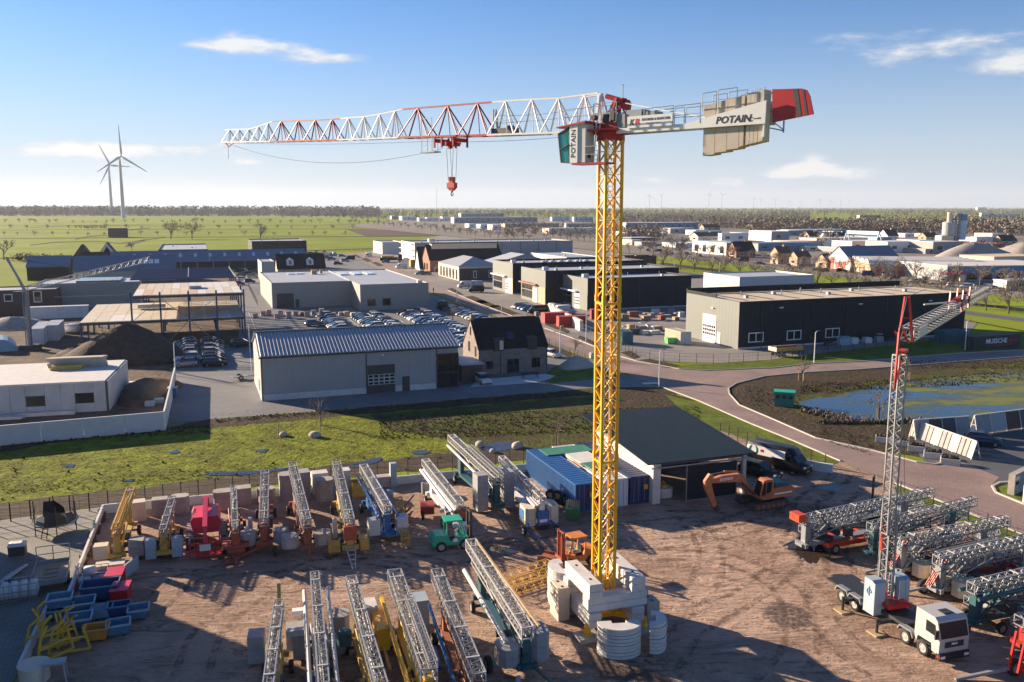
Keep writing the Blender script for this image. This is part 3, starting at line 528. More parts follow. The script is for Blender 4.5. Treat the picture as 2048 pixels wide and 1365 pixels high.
for s, wd in edges:
    f = (-s - 7.07) / 4.0; zt = 32.93 + .66 * f; z0 = 30.0 + .72 * f
    b = MB(UP); b.ext([(s, z0), (s - wd + .02, z0 + .06), (s - wd + .02, zt + .10 * wd), (s, zt)][::-1], -.44, .44)
    sl_ = b.build('counterweight', M('warm_concrete'), tower)
    if s < -9.4: MB(UP).path([(s - wd / 2 + .07 * math.cos(a), .1, zt + .08 + .1 * math.sin(a)) for a in [i * .9 - .6 for i in range(6)]], .016, 4).build('lifting_eye', M('grey_steel'), sl_)
b = MB(UP); b.ext([(-11.4, 31.68), (-13.75, 31.98), (-13.5, 32.95), (-13.3, 33.3), (-13.0, 33.4), (-11.3, 33.5)][::-1], .25, .38); fin = b.build('tail_fin', M('red_paint'), tower)
b = MB(UP); b.ext([(-12.85, 31.875), (-13.1, 31.905), (-12.8, 33.395), (-12.5, 33.41)][::-1], .381, .39); b.ext([(-13.3, 31.935), (-13.45, 31.955), (-13.17, 33.33), (-13.05, 33.37)][::-1], .381, .39); b.build('fin_stripe', M('dark_steel'), fin)
b = MB(UP); b.bar((-11.2, -.3, 32.7), (-11.35, .3, 32.7), .1); b.bar((-11.2, .2, 31.4), (-12.0, .2, 31.2), .07); b.bar((-12.0, .2, 31.1), (-12.0, .2, 31.75), .07); b.bar((-11.4, .2, 31.7), (-12.0, .2, 31.25), .05)
for z in (31.8, 32.3, 32.8, 33.3): b.bar((-11.2, .3, z), (-11.4, .3, z), .08)
b.build('fin_bracket', M('grey_steel'), tower)
b = MB(UP); b.b2(-5.1, -1.8, .69, .76, zb + .28, zb + 1.0); ban = b.build('banner', M('white_paint'), tower)
text('K', .46, M('lettering_black'), ban, UP @ frame((-2.15, .765, zb + .62), (-1, 0, 0)), bold=.02, shear=.15); text('R', .46, M('lettering_red'), ban, UP @ frame((-2.55, .766, zb + .64), (-1, 0, 0)), bold=.02, shear=.15, sx=1.3)
text('KOOIKER & RUSSCHER', .21, M('lettering_black'), ban, UP @ frame((-3.92, .766, zb + .74), (-1, 0, 0)), bold=.004, sx=.95); text('TORENKRANEN', .14, M('kerb'), ban, UP @ frame((-3.7, .766, zb + .50), (-1, 0, 0)))
for s0, s1, z0, z1, nm in ((-.8, -1.5, zb + .36, zb + 1.25, 'control_cabinet'), (-1.55, -2.75, zb + .85, zb + 1.42, 'hoist_winch'), (-2.85, -3.7, zb + .75, zb + 1.25, 'hoist_motor')):
    b = MB(UP); b.b2(s1, s0, -.3, .6, z0, z1); b.b2(s1 - .04, s1 + .25, -.35, .65, z0 + .04, z1 - .04); b.build(nm, M('grey_steel'), tower)
for s0, s1, z0 in ((-3.0, -5.1, zb + .3), (-5.2, -6.95, zb + .3), (-7.07, -8.0, zb + .9), (-8.1, -9.3, zb + 1.0)):
    b = MB(UP)
    for t in (-.6, .66): b.path([(s0, t, z0), (s0, t, z0 + 1.1), (s1, t, z0 + 1.15), (s1, t, z0)], .025, 5); b.bar((s0, t, z0 + .55), (s1, t, z0 + .58), .035)
    b.build('handrail', M('grey_steel'), tower)
b = MB(UP); b.tube((-.9, 0, 33.9), (-.9, 0, 34.75), .02); b.box((-.9, 0, 34.7), (.2, .03, .03)); b.build('wind_gauge', M('dark_steel'), tower)
# ---------------------------------------------------------------- ballast round the crane foot
BALL = Matrix.Translation((CX0 * CK, CY0 * CK, 0)) @ Matrix.Rotation(CRZ, 4, 'Z')
def block(label, c, d, mat='concrete', group=None, rz=0, holes=True):
    p = BALL @ Vector((c[0], c[1], 0)); b = MB(); w_, l_, h_ = d
    e = .04; b.loft([[(x * (w_ / 2 - k), y * (l_ / 2 - k), z) for x, y in ((-1, -1), (1, -1), (1, 1), (-1, 1))] for z, k in ((0, e), (e, 0), (h_ - e, 0), (h_ - .006, e))])
    o = T('ballast_block', label, 'concrete block', (p.x, p.y, c[2]), CRZ + rz, group, b.mesh('ballast_block', M(mat)))
    if holes:
        hb = MB()
        for q in (-.28, .28):
            if l_ > w_: hb.box((0, q * l_, h_ + .001), (.16, .24, .012))
            else: hb.box((q * w_, 0, h_ + .001), (.24, .16, .012))
        hb.build('lifting_slot', M('black_paint'), o)
    return o
LV = (('lower', 0), ('upper', 1)); SD = 'ballast beams stacked crosswise round the crane foot'
for nm, k in LV:
    z = .74 + k * .49
    block(f'concrete ballast beam on the left of the crane foot, {nm} of the bottom pair', (-1.5, -.1, z), (.85, 4.1, .485), group=SD, holes=False); block(f'concrete ballast beam on the right of the crane foot, {nm} of the bottom pair', (1.5, -.1, z), (.85, 4.1, .485), group=SD, holes=False)
    z += .98
    block(f'concrete ballast beam across the front of the mast, {nm} of the middle pair', (.12, -1.55, z), (4.1, .85, .485), group=SD, holes=False); block(f'concrete ballast beam across the back of the mast, {nm} of the middle pair', (.0, 1.5, z), (4.1, .85, .485), group=SD, holes=False)
    z += .98
    block(f'concrete ballast beam left of the mast, {nm} of the top pair', (-1.5, -.15, z), (.88, 4.1, .485), group=SD, holes=k == 1); block(f'concrete ballast beam right of the mast, {nm} of the top pair', (1.55, .1, z), (.95, 4.2, .485), group=SD, holes=k == 1)
def arc_slab(R_, d, h, notch=.35):
    pts = [(R_ * math.sin(a), -d * math.cos(a) if abs(a) < 1.571 else 0) for a in [(-1.5 + 3.0 * i / 12) for i in range(13)]]
    pts = [(x, y) for x, y in pts] + [(R_ * .97, .25), (.45, .25), (.45, .25 - notch), (-.45, .25 - notch), (-.45, .25), (-R_ * .97, .25)]
    return MB().prism(pts, .018, h - .018).mesh('arc_slab', M('concrete'))
def arc_stack(where, loc, rz, n, h, R_=1.35, d=1.05, grp='curved ballast slabs stacked beside the crane'):
    me = arc_slab(R_, d, h)
    for k in range(n):
        T('curved_ballast_slab', f'curved concrete ballast slab {where}, {ORD[k + 1]} from the ground', 'concrete slab', (loc[0] + random.uniform(-.03, .03), loc[1] + random.uniform(-.03, .03), k * h + .04), rz + random.uniform(-.02, .02), grp, me)
p = G(1242, 1322); arc_stack('in the round stack in front of the mast', (p.x, p.y + 1.05, 0), CRZ * .3, 9, .215)
p = G(1317, 1303); arc_stack('in the narrow stack right of the mast', (p.x - .2, p.y + .5, 0), R(80), 8, .24, 1.0, .75)
p = G(1118, 1222); arc_stack('in the tall stack left of the mast', (p.x + .2, p.y + 1.0, 0), R(-75), 11, .25, 1.3, .9)
block('small grey concrete block behind the narrow slab stack', (3.0, -.8, 0), (.9, 1.1, 1.5), 'old_concrete'); block('concrete block pair behind the left slab stack', (-2.45, 1.5, 0), (.8, 1.5, 2.3), 'warm_concrete')
block('concrete block at the back right of the crane foot', (2.7, .4, 0), (.8, 1.6, 2.1), 'old_concrete')
# ---------------------------------------------------------------- buildings
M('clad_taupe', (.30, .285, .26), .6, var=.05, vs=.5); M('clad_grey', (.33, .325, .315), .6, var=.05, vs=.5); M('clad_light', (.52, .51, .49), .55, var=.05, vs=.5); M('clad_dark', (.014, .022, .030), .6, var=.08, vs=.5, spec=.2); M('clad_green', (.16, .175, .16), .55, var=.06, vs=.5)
M('roof_light', (.40, .42, .44), .55, var=.18, vs=.35, stretch=(.25, 1.2, 1)); M('roof_dark', (.05, .055, .065), .6, var=.15, vs=.5); M('roof_sheet', (.34, .345, .355), .5, 0, var=.08, vs=.6); M('roof_blue', (.13, .17, .22), .5, var=.12, vs=.4); M('roof_tan', (.55, .45, .32), .8, var=.12, vs=.3)
M('roof_black', (.022, .024, .028), .7, var=.2, vs=1, spec=.2); M('roof_tile', (.020, .019, .022), .8, spec=.2, var=.3, vs=2.5, bump=.5, bs=6); M('roof_brown', (.11, .065, .045), .8, var=.25, vs=1.5); M('roof_corr', (.62, .58, .52), .6, var=.1, vs=.4)
M('brick_brown', (.25, .20, .17), .85, var=.3, vs=2.5, col2=(.18, .145, .125), bump=.4, bs=8); M('brick_red', (.36, .15, .09), .85, var=.25, vs=2, col2=(.28, .12, .08)); M('brick_dark', (.10, .06, .05), .85, var=.25, vs=2); M('brick_tan', (.48, .34, .22), .85, var=.2, vs=1.5)
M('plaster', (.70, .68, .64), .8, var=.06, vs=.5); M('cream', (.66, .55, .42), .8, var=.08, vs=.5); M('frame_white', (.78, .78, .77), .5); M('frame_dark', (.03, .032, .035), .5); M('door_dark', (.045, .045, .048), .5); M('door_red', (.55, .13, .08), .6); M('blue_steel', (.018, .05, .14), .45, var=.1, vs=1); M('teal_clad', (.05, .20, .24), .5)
M('pre_concrete', (.42, .435, .45), .85, var=.14, vs=.8, col2=(.36, .375, .39), bump=.2, bs=6, bd=.02); M('white_wall', (.60, .60, .59), .8, var=.08, vs=.7); M('osb_deck', (.50, .44, .35), .85, var=.15, vs=1.2, col2=(.42, .36, .28)); M('deck_pale', (.55, .53, .50), .8, var=.12, vs=1); M('deck_rust', (.42, .31, .22), .85, var=.2, vs=1)
M('solar', (.02, .035, .07), .15, spec=.7); M('sky_glass', (.55, .60, .65), .15); M('gravel', (.33, .29, .25), .95, var=.2, vs=.6, bump=.6, bs=3); M('sand_pile', (.42, .37, .31), .95, var=.15, vs=1.5, bump=.5, bs=3); M('earth_pile', (.060, .043, .030), .95, var=.4, vs=1, bump=1, bs=2, bd=.3)
def zc(p): return p.y * ct - (p.z - HC) * st
def lento(P, d, px):
    q = (px - 1024) / FPX; return (q * zc(P) - P.x) / (d.x - q * d.y * ct)
def hgt(P, ytop):
    b = (ytop - 682.5) / FPX; dy = ct - b * st; dz = -st - b * ct; return HC + dz * P.y / dy - P.z
def spot(xl, xc, xr, ytop, ybase):
    P = G(xc, ybase); return P, lento(P, EV, xr) if xr else None, lento(P, NV, xl) if xl else None, hgt(P, ytop)
def wbox(b, s, L, W, u0, u1, o0, o1, z0, z1):
    if s == 'F': b.b2(u0, u1, -o1, -o0, z0, z1)
    elif s == 'B': b.b2(u0, u1, W + o0, W + o1, z0, z1)
    elif s == 'L': b.b2(-o1, -o0, u0, u1, z0, z1)
    else: b.b2(L + o0, L + o1, u0, u1, z0, z1)
def window(par, s, L, W, u0, u1, z0, z1, fm='frame_white', pm='glass_dark', nx=1, ny=1, fw=.07, name='window', single=True):
    b = MB(); wbox(b, s, L, W, u0, u1, .055, .10, z0, z0 + fw); wbox(b, s, L, W, u0, u1, .055, .10, z1 - fw, z1)
    for k in range(nx + 1): c = u0 + fw / 2 + (u1 - u0 - fw) * k / nx; wbox(b, s, L, W, c - fw / 2, c + fw / 2, .056, .098, z0 + fw, z1 - fw)
    for k in range(1, ny): c = z0 + (z1 - z0) * k / ny; wbox(b, s, L, W, u0 + fw, u1 - fw, .057, .095, c - fw / 2, c + fw / 2)
    w_ = b.build(name, M(fm), par); b = MB()
    for i in range(nx):
        for j in range(ny):
            if single: b = MB()
            a0, a1 = u0 + (u1 - u0) * i / nx + fw * .5, u0 + (u1 - u0) * (i + 1) / nx - fw * .5; c0, c1 = z0 + (z1 - z0) * j / ny + fw * .5, z0 + (z1 - z0) * (j + 1) / ny - fw * .5
            wbox(b, s, L, W, a0, a1, .052, .07, c0, c1)
            if single: b.build('pane', M(pm), w_)
    if not single: b.build('pane', M(pm), w_)
    return w_
def panels(par, s, L, W, u0, u1, z0, z1, pitch, mat, single=True, name='wall_panel', depth=.05, gap=.025):
    n = max(1, round((u1 - u0) / pitch)); p = (u1 - u0) / n; me = None
    if single:
        b = MB()
        if s in 'FB': b.b2(gap / 2, p - gap / 2, (-depth if s == 'F' else 0), (0 if s == 'F' else depth), z0, z1)
        else: b.b2((-depth if s == 'L' else 0), (0 if s == 'L' else depth), gap / 2, p - gap / 2, z0, z1)
        me = b.mesh(name, M(mat))
        for k in range(n):
            u = u0 + k * p; loc = {'F': (u, 0, 0), 'B': (u, W, 0), 'L': (0, u, 0), 'R': (L, u, 0)}[s]; put(name, me, par, loc)
    else:
        b = MB()
        for k in range(n): wbox(b, s, L, W, u0 + k * p + gap / 2, u0 + (k + 1) * p - gap / 2, 0, depth, z0, z1)
        b.build(name, M(mat), par, kind='stuff')
def hall(name, label, cat, geo, wall, roof='roof_light', par=.45, pitch=1.0, single=False, front=None, left=None, h=None, L=None, W=None, group=None, shell=True):
    """flat roofed hall on the street grid: left face lit, front face towards the camera; geo = left, corner, right pixel and top, base row at the corner"""
    P, l, w_, hh = spot(*geo); L = L or l; W = W or w_; h = h or hh
    o = T(name, label, cat, P, GA, group)
    b = MB(); b.b2(0, L, 0, W, 0, h - par - .02); b.build('core', M(wall), o)
    MB().b2(.2, L - .2, .2, W - .2, h - par - .015, h - par + .03).build('roof', M(roof), o)
    b = MB()
    for a in ((0, L, 0, .18), (0, L, W - .18, W), (0, .18, .185, W - .185), (L - .18, L, .185, W - .185)): b.b2(*a, h - par - .015, h)
    pa = b.build('parapet', M(wall), o)
    b = MB()
    for a in ((-.07, L + .07, -.07, .2), (-.07, L + .07, W - .2, W + .07), (-.07, .2, .205, W - .205), (L - .2, L + .07, .205, W - .205)): b.b2(*a, h + .002, h + .05)
    b.build('coping', M('frame_dark'), pa)
    b = MB(); wbox(b, 'F', L, W, .02, L - .02, .06, .10, 0, .35); b.build('plinth', M('concrete'), o)
    for k in range(int(L / 10) if L > 14 else 0): b = MB(); wbox(b, 'F', L, W, 5 + k * 10, 5.14 + k * 10, .055, .2, 0, h - .1); b.build('downpipe', M('frame_dark'), o); b = MB(); b.box((6 + k * 10, W * (.35 + .25 * (k % 2)), h - par + .3), (.7, .7, .55)); b.tube((8 + k * 10, W * .6, h - par), (8 + k * 10, W * .6, h - par + .9), .12); b.build('roof_vent', M('galvanised'), o)
    panels(o, 'F', L, W, 0, L, .02, h - .01, pitch, front or wall, single); panels(o, 'L', L, W, 0, W, .02, h - .01, pitch, left or wall, single)
    return o, L, W, h
def gable(name, label, cat, P, L, W, h, rise, wall, roof, axis='E', rz=GA, ov=.3, gmat=None, group=None, chim=None, th=.16):
    o = T(name, label, cat, P, rz, group); b = MB()
    if axis == 'E': b.extx([(0, 0), (W, 0), (W, h), (W / 2, h + rise), (0, h)], 0, L)
    else: b.ext([(0, 0), (L, 0), (L, h), (L / 2, h + rise), (0, h)], 0, W)
    b.build('wall', M(wall), o); b = MB(); k = rise / (W / 2 if axis == 'E' else L / 2)
    if axis == 'E':
        b.extx([(-ov, h - ov * k + .02), (W / 2, h + rise + .02), (W / 2, h + rise + th), (-ov, h - ov * k + th)], -ov, L + ov); b.extx([(W / 2, h + rise + .02), (W + ov, h - ov * k + .02), (W + ov, h - ov * k + th), (W / 2, h + rise + th)], -ov, L + ov)
    else:
        b.ext([(-ov, h - ov * k + .02), (L / 2, h + rise + .02), (L / 2, h + rise + th), (-ov, h - ov * k + th)], -ov, W + ov); b.ext([(L / 2, h + rise + .02), (L + ov, h - ov * k + .02), (L + ov, h - ov * k + th), (L / 2, h + rise + th)], -ov, W + ov)
    r_ = b.build('roof', M(roof), o)
    for c in (chim or []): b = MB(); b.box((c[0], c[1], h + rise + .25), (.7, .7, 1.3)); b.build('chimney', M(wall), r_)
    return o
# --- grey hall with the ribbed roof, in the middle
HO = Vector((-35.0, 120.0, 0)); L, W, h, rise = 28.6, 14.8, 6.35, 2.35
rib = T('ribbed_roof_hall', 'grey panelled hall with a ribbed metal pitched roof and glazed corner', 'hall', HO, GA)
MB().extx([(0, 0), (W, 0), (W, h), (W / 2, h + rise), (0, h)], 0, L).build('core', M('clad_grey'), rib)
panels(rib, 'F', L, W, 0, 14.75, .95, h - .1, 1.05, 'clad_grey'); panels(rib, 'F', L, W, 18.95, 25.25, .95, h - .1, 1.05, 'clad_grey'); panels(rib, 'F', L, W, 14.75, 18.95, 4.2, h - .1, 1.05, 'clad_grey'); panels(rib, 'L', L, W, 0, W, .95, h - .1, 1.05, 'clad_grey'); panels(rib, 'F', L, W, 25.3, 28.6, 5.35, h - .1, 1.1, 'clad_grey')
b = MB(); wbox(b, 'F', L, W, -.02, 14.7, 0, .08, 0, .9); wbox(b, 'F', L, W, 19.0, 19.95, 0, .08, 0, .9); wbox(b, 'F', L, W, 21.15, 25.2, 0, .08, 0, .9); b.build('plinth', M('concrete'), rib); b = MB(); wbox(b, 'L', L, W, 0, W, 0, .08, 0, .9); b.build('plinth', M('concrete'), rib)
n = 56; p = (L + .5) / n; sl = rise / (W / 2)
prof = [(.0, 0), (.0, .05), (.34, .05), (.56, .15), (.72, .15), (.80, .05), (.985, .05), (.985, 0)]
b = MB(); b.loft([[(u * p, y, z + dz) for u, dz in prof] for y, z in ((-.25, h - .25 * sl + .03), (W / 2, h + rise + .03))]); me = b.mesh('roof_strip', M('roof_sheet'))
for k in range(n): put('roof_strip', me, rib, (-.25 + k * p, 0, 0))
b = MB(); b.extx([(W / 2, h + rise + .03), (W + .25, h - .25 * sl + .03), (W + .25, h - .25 * sl + .12), (W / 2, h + rise + .12)], -.25, L + .25); b.build('rear_roof', M('roof_sheet'), rib)
MB().b2(-.3, L + .3, W / 2 - .25, W / 2 + .25, h + rise + .1, h + rise + .2).build('ridge_cap', M('roof_dark'), rib)
b = MB(); b.b2(-.3, L + .3, -.42, -.26, h - .28, h - .08); b.build('gutter', M('frame_dark'), rib)
for u in (.06, 14.72, 25.27): b = MB(); wbox(b, 'F', L, W, u - .06, u + .06, .06, .18, 0, h - .1); b.build('downpipe', M('frame_dark'), rib)
b = MB(); wbox(b, 'F', L, W, 14.85, 18.9, .01, .09, .02, 4.15); gd = b.build('garage_door', M('door_dark'), rib)
for j in range(3):
    for i in range(5):
        b = MB(); u0, z0 = 14.95 + i * .79, 1.25 + j * .52; wbox(b, 'F', L, W, u0, u0 + .74, .092, .11, z0, z0 + .47); wf = b.build('door_window_frame', M('frame_white'), gd)
        b = MB(); wbox(b, 'F', L, W, u0 + .05, u0 + .69, .112, .118, z0 + .05, z0 + .42); b.build('door_pane', M('glass_dark'), gd)
b = MB(); wbox(b, 'F', L, W, 20.0, 21.1, .01, .1, .02, 2.2); b.build('door', M('door_dark'), rib)
b = MB(); b.b2(25.35, L + .06, -.14, .0, 0, 5.3); b.b2(L, L + .06, .001, 3.2, 0, 5.3); b.build('corner_glazing', M('frame_dark'), rib)
for j, (z0, z1) in enumerate(((.15, 2.3), (2.55, 3.75), (3.85, 5.15))):
    for i in range(4):
        b = MB(); b.b2(25.45 + i * .78, 26.18 + i * .78, -.16, -.145, z0, z1); b.build('glazing_pane', M('glass_dark'), rib)
for z0 in (.3,): b = MB(); wbox(b, 'L', L, W, 3.0, 5.0, .01, .08, .02, 2.4); b.build('door', M('door_dark'), rib)
b = MB(); wbox(b, 'F', L, W, 17, 17.3, .06, .2, 5.5, 5.7); b.build('wall_lamp', M('frame_white'), rib)
# --- brick house with dark tiled roof
P = Vector((-5.4, 139.2, 0)); hl, hw, hh, hr = 12.0, 8.6, 4.1, 4.4
hs = gable('brick_house', 'brick house with a steep black tiled roof and two dormers', 'house', P, hl, hw, hh, hr, 'brick_brown', 'roof_black', ov=.08)
rows = 20; k_ = hr / (hw / 2)                                  # tile courses of the roof slope in view
b0 = MB(); sl_l = math.hypot(hr, hw / 2) / rows; ang = math.atan(k_)
b0.extx([(0, .0), (sl_l * 1.05 * math.cos(ang), sl_l * 1.05 * math.sin(ang)), (sl_l * 1.05 * math.cos(ang) - .05, sl_l * 1.05 * math.sin(ang) + .04), (-.07, .07)], -.1, hl + .1); me = b0.mesh('tile_course', M('roof_tile'))
for k in range(rows): put('tile_course', me, hs, (0, k * (hw / 2) / rows - .05, hh + k * hr / rows + .19))
for u in (.25, hl - .25): b = MB(); b.box((u, hw / 2, hh + hr + .35), (.55, .8, 1.1)); b.build('chimney', M('brick_brown'), hs)
for u in (2.55, 8.35):
    b = MB(); b.extx([(-.12, hh - .35), (2.4, hh - .35), (2.4, hh + 1.75), (-.25, hh + 1.75)][::1], u, u + 1.75); dm = b.build('dormer', M('roof_dark'), hs)
    b = MB(); b.b2(u + .12, u + 1.63, -.30, -.13, hh - .25, hh + 1.55); fr = b.build('dormer_window', M('frame_dark'), dm)
b = MB(); b.b2(3.5, 4.15, -.315, -.302, hh - .1, hh + 1.4); b.build('cream_blind', M('cream'), hs)  # plain cream blind in the left dormer window
b = MB(); b.extx([(1.0, hh + 1.28), (2.1, hh + 2.4), (2.05, hh + 2.48), (.95, hh + 1.36)], 5.4, 6.6); b.build('roof_window', M('solar'), hs)
for u0, u1, z0, z1, nx in ((1.25, 2.45, .9, 2.2, 1), (4.9, 6.95, .1, 2.35, 2), (9.2, 10.7, .7, 2.35, 2)): window(hs, 'F', hl, hw, u0, u1, z0, z1, 'frame_dark', 'glass_dark', nx)
for u0, u1, z0, z1 in ((1.2, 1.8, 2.8, 4.5), (4.6, 5.4, 3.2, 4.9), (4.05, 4.4, 6.0, 7.4)): window(hs, 'L', hl, hw, u0, u1, z0, z1, 'frame_dark', 'glass_dark')
for u in (.1, 3.75, hl - .1): b = MB(); wbox(b, 'F', hl, hw, u - .05, u + .05, .01, .11, 0, hh); b.build('downpipe', M('frame_dark'), hs)
lk = T('link_building', 'low dark timber annexe between the ribbed hall and the brick house', 'annexe', (-7.8, 132.9, 0), GA); b = MB(); b.b2(0, 3.6, 0, 7.5, 0, 2.7); b.build('wall', M('brick_dark'), lk); MB().b2(-.1, 3.7, -.15, 7.5, 2.702, 2.9).build('roof', M('roof_light'), lk); b = MB(); wbox(b, 'F', 3.6, 7, 1.5, 2.5, .01, .06, 0, 2.1); b.build('door', M('door_dark'), lk)
P = G(1060, 757); tb = T('table', 'low black metal outdoor table on the terrace in front of the house', 'table', (P.x, P.y, .06), GA); MB().b2(-1.3, 1.3, -.5, .5, .72, .78).build('table_top', M('black_paint'), tb)
me = MB().b2(-.04, .04, -.04, .04, 0, .72).mesh('leg', M('black_paint'))
for x, y in ((-1.2, -.4), (1.2, -.4), (1.2, .4), (-1.2, .4)): put('leg', me, tb, (x, y, 0))
sheet('terrace', [(940, 775), (955, 760), (1090, 748), (1110, 752), (1100, 758), (1070, 766)], .066, 'deck_pale')
# --- taupe warehouse in two wings
tw = T('taupe_warehouse', 'large taupe warehouse with two offset wings and a pale flat roof', 'warehouse', (-64, 232.6, 0), GA)
h = 6.9
for nm, x0, x1, y0, y1 in (('left_wing', 0, 21.2, 0, 42), ('right_wing', 21.2, 39.5, -13.3, 42)):
    b = MB(); b.b2(x0, x1, y0, y1, 0, h - .3); wg = b.build(nm, M('clad_taupe'), tw)
    MB().b2(x0 + .2, x1 - .2, y0 + .2, y1 - .2, h - .295, h - .25).build('roof', M('roof_light'), wg)
    b = MB(); n = round((x1 - x0) / 1.0); p = (x1 - x0) / n
    for k in range(n): b.b2(x0 + k * p + .015, x0 + (k + 1) * p - .015, y0 - .05, y0, .02, h)
    n = round((y1 - y0) / 1.0); p = (y1 - y0) / n
    for k in range(n): b.b2(x0 - .05, x0, y0 + k * p + .015, y0 + (k + 1) * p - .015, .02, h)
    b.b2(x0 + .001, x1, y1 - .15, y1, h - .3, h); b.b2(x1 - .15, x1, y0, y1 - .155, h - .3, h); b.b2(x0, x1 - .155, y0 + .001, y0 + .15, h - .3, h - .005); b.build('cladding', M('clad_taupe'), wg, kind='stuff')
    if nm == 'left_wing':
        b = MB(); b.b2(1.2, 5.6, -.09, -.055, .02, 4.0); b.build('roller_door', M('door_dark'), wg); b = MB(); b.b2(6.0, 7.0, -.09, -.055, .02, 2.3); b.build('door', M('door_dark'), wg)
        for x in (8.5, 11): MB().box((x, 33, h - .1), (2, 3.5, .3)).build('roof_light', M('sky_glass'), wg)
        b = MB(); b.box((15, 30, h + .4), (1.6, 1.3, 1.3)); b.box((17.5, 33, h + .3), (.8, .8, 1.1)); b.build('roof_vent', M('timber'), wg)
    else:
        b = MB()
        for u0 in (23.0, 27.0): b.b2(u0, u0 + 2.1, -13.42, -13.355, 1.2, 3.1)
        b.build('window', M('frame_dark'), wg); b = MB()
        for u0 in (23.05, 27.05): b.b2(u0 + .05, u0 + 2.0, -13.44, -13.42, 1.3, 3.0)
        b.build('pane', M('glass_dark'), wg)
        for x in (23, 27, 31): MB().box((x, 27, h - .05), (2.2, 9, .3)).build('roof_light', M('sky_glass'), wg)
        b = MB(); b.box((37.5, -11.5, h + .15), (1.3, 1, .8)); b.build('roof_vent', M('clad_light'), wg)
# --- halls along the street on the right
def street_hall(label, geo, L, canopy, col, door_u, W=None):
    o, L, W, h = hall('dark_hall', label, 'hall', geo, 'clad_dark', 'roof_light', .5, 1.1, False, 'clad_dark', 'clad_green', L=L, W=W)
    b = MB(); wbox(b, 'L', L, W, W * .30, W + .1, .06, .9, h * .52, h * .56); b.build('canopy', M(canopy), o)
    for k in range(3):
        for j in range(2): window(o, 'L', L, W, W * .52 + k * W * .15, W * .52 + (k + .92) * W * .15, .9 + j * (h * .25), .9 + (j + .9) * h * .25, 'frame_dark', 'glass_dark', 2, 1, single=False)
    b = MB(); wbox(b, 'L', L, W, *door_u, .06, .12, .02, 4.0); d = b.build('roller_door', M('frame_white'), o)
    if canopy != 'brick_red':
        b = MB(); w0 = (door_u[1] - door_u[0]) / 4
        for i in range(4):
            for j in range(3): wbox(b, 'L', L, W, door_u[0] + i * w0 + .1, door_u[0] + (i + 1) * w0 - .1, .121, .13, 1.0 + j * .8, 1.5 + j * .8)
        b.build('door_pane', M('glass_dark'), d)
    b = MB(); wbox(b, 'L', L, W, .06, W * .27, .06, .10, .02, h * .5); b.build('brick_panel', M(col), o)
    b = MB(); b.box((3, W * .4, h + .1), (1.6, 1.2, .9)); b.build('roof_unit', M('clad_light'), o)
    return o, L, W, h
street_hall('dark hall with white canopy, farthest of three along the street', (986, 1025.7, None, 527, 589), 46, 'frame_white', 'cream', (3.6, 6.6))
street_hall('dark hall with an orange brick corner and white roller door', (1042.6, 1090.9, None, 542.3, 610.4), 42, 'brick_red', 'brick_tan', (6.4, 9.4))
o, L, W, h = street_hall('dark hall with white canopy and paned door, directly left of the mast', (1114, 1175, 1381, 557.7, 622), None, 'frame_white', 'clad_green', (5, 8.2))
# skylight domes on the farthest
for k in range(6): MB().lathe([(1.1, 0), (.9, .35), (.4, .55), (.02, .6)], (14 + k * 3, 9, 9.2), 10).build('roof_dome', M('sky_glass'), bpy.data.objects['dark_hall'])
P = G(1482, 580); P, Lp, Wp, hp = Vector((65.4, 251, 0)), 26, 19, 7.0
def hallw(name, label, cat, P, L, W, h, wall, roof='roof_light', left=None, par=.45, pitch=1.1):
    return hall(name, label, cat, (None, 1024 + FPX * P.x / zc(P), None, 0, 0), wall, roof, par, pitch, False, wall, left, h, L, W) if False else hall_at(name, label, cat, P, L, W, h, wall, roof, left, par, pitch)
def hall_at(name, label, cat, P, L, W, h, wall, roof, left, par, pitch, rz=GA, group=None):
    o = T(name, label, cat, P, rz, group); MB().b2(0, L, 0, W, 0, h - par - .02).build('core', M(wall), o)
    MB().b2(.2, L - .2, .2, W - .2, h - par - .015, h - par + .03).build('roof', M(roof), o); b = MB()
    for a in ((0, L, 0, .18), (0, L, W - .18, W), (0, .18, .185, W - .185), (L - .18, L, .185, W - .185)): b.b2(*a, h - par - .015, h)
    b.build('parapet', M(wall), o)
    if pitch: panels(o, 'F', L, W, 0, L, .02, h - .01, pitch, wall, False); panels(o, 'L', L, W, 0, W, .02, h - .01, pitch, left or wall, False)
    return o
hallw('grey_hall', 'plain pale grey box hall behind the dark tan-roofed hall', 'hall', P, Lp, Wp, hp, 'clad_light')
dh, L, W, h = hall('dark_tan_roofed_hall', 'long dark grey hall with a tan flat roof and white overhead door', 'hall', (None, 1476, None, 605, 699.5), 'clad_dark', 'roof_tan', .1, 1.1, True, 'clad_dark', 'clad_green', L=56.2, W=19.0, h=9.1)
for k in range(9): MB().b2(3 + k * 6, 3.9 + k * 6, 2.5, 14.8, h - .068, h - .05).build('roof_band', M('roof_dark'), dh)
b = MB(); b.b2(.3, L - .3, 15.6, W - .25, h - .068, h - .04); b.b2(-.05, L + .05, W - .2, W + .1, h + .06, h + 1.0); b.b2(-.05, .15, 8, W - .21, h + .06, h + .7); b.build('rear_parapet', M('roof_black'), dh)
b = MB(); b.b2(.2, L - .2, 14.9, 15.5, h - .07, h + .12); b.build('roof_ridge', M('roof_tan'), dh)
b = MB(); b.tube((24, 13, h - .5), (24, 13, h + .9), .15); b.build('flue', M('galvanised'), dh)
b = MB(); wbox(b, 'L', L, W, 7.6, 12.4, .06, .12, .02, 5.6); od = b.build('overhead_door', M('frame_white'), dh)
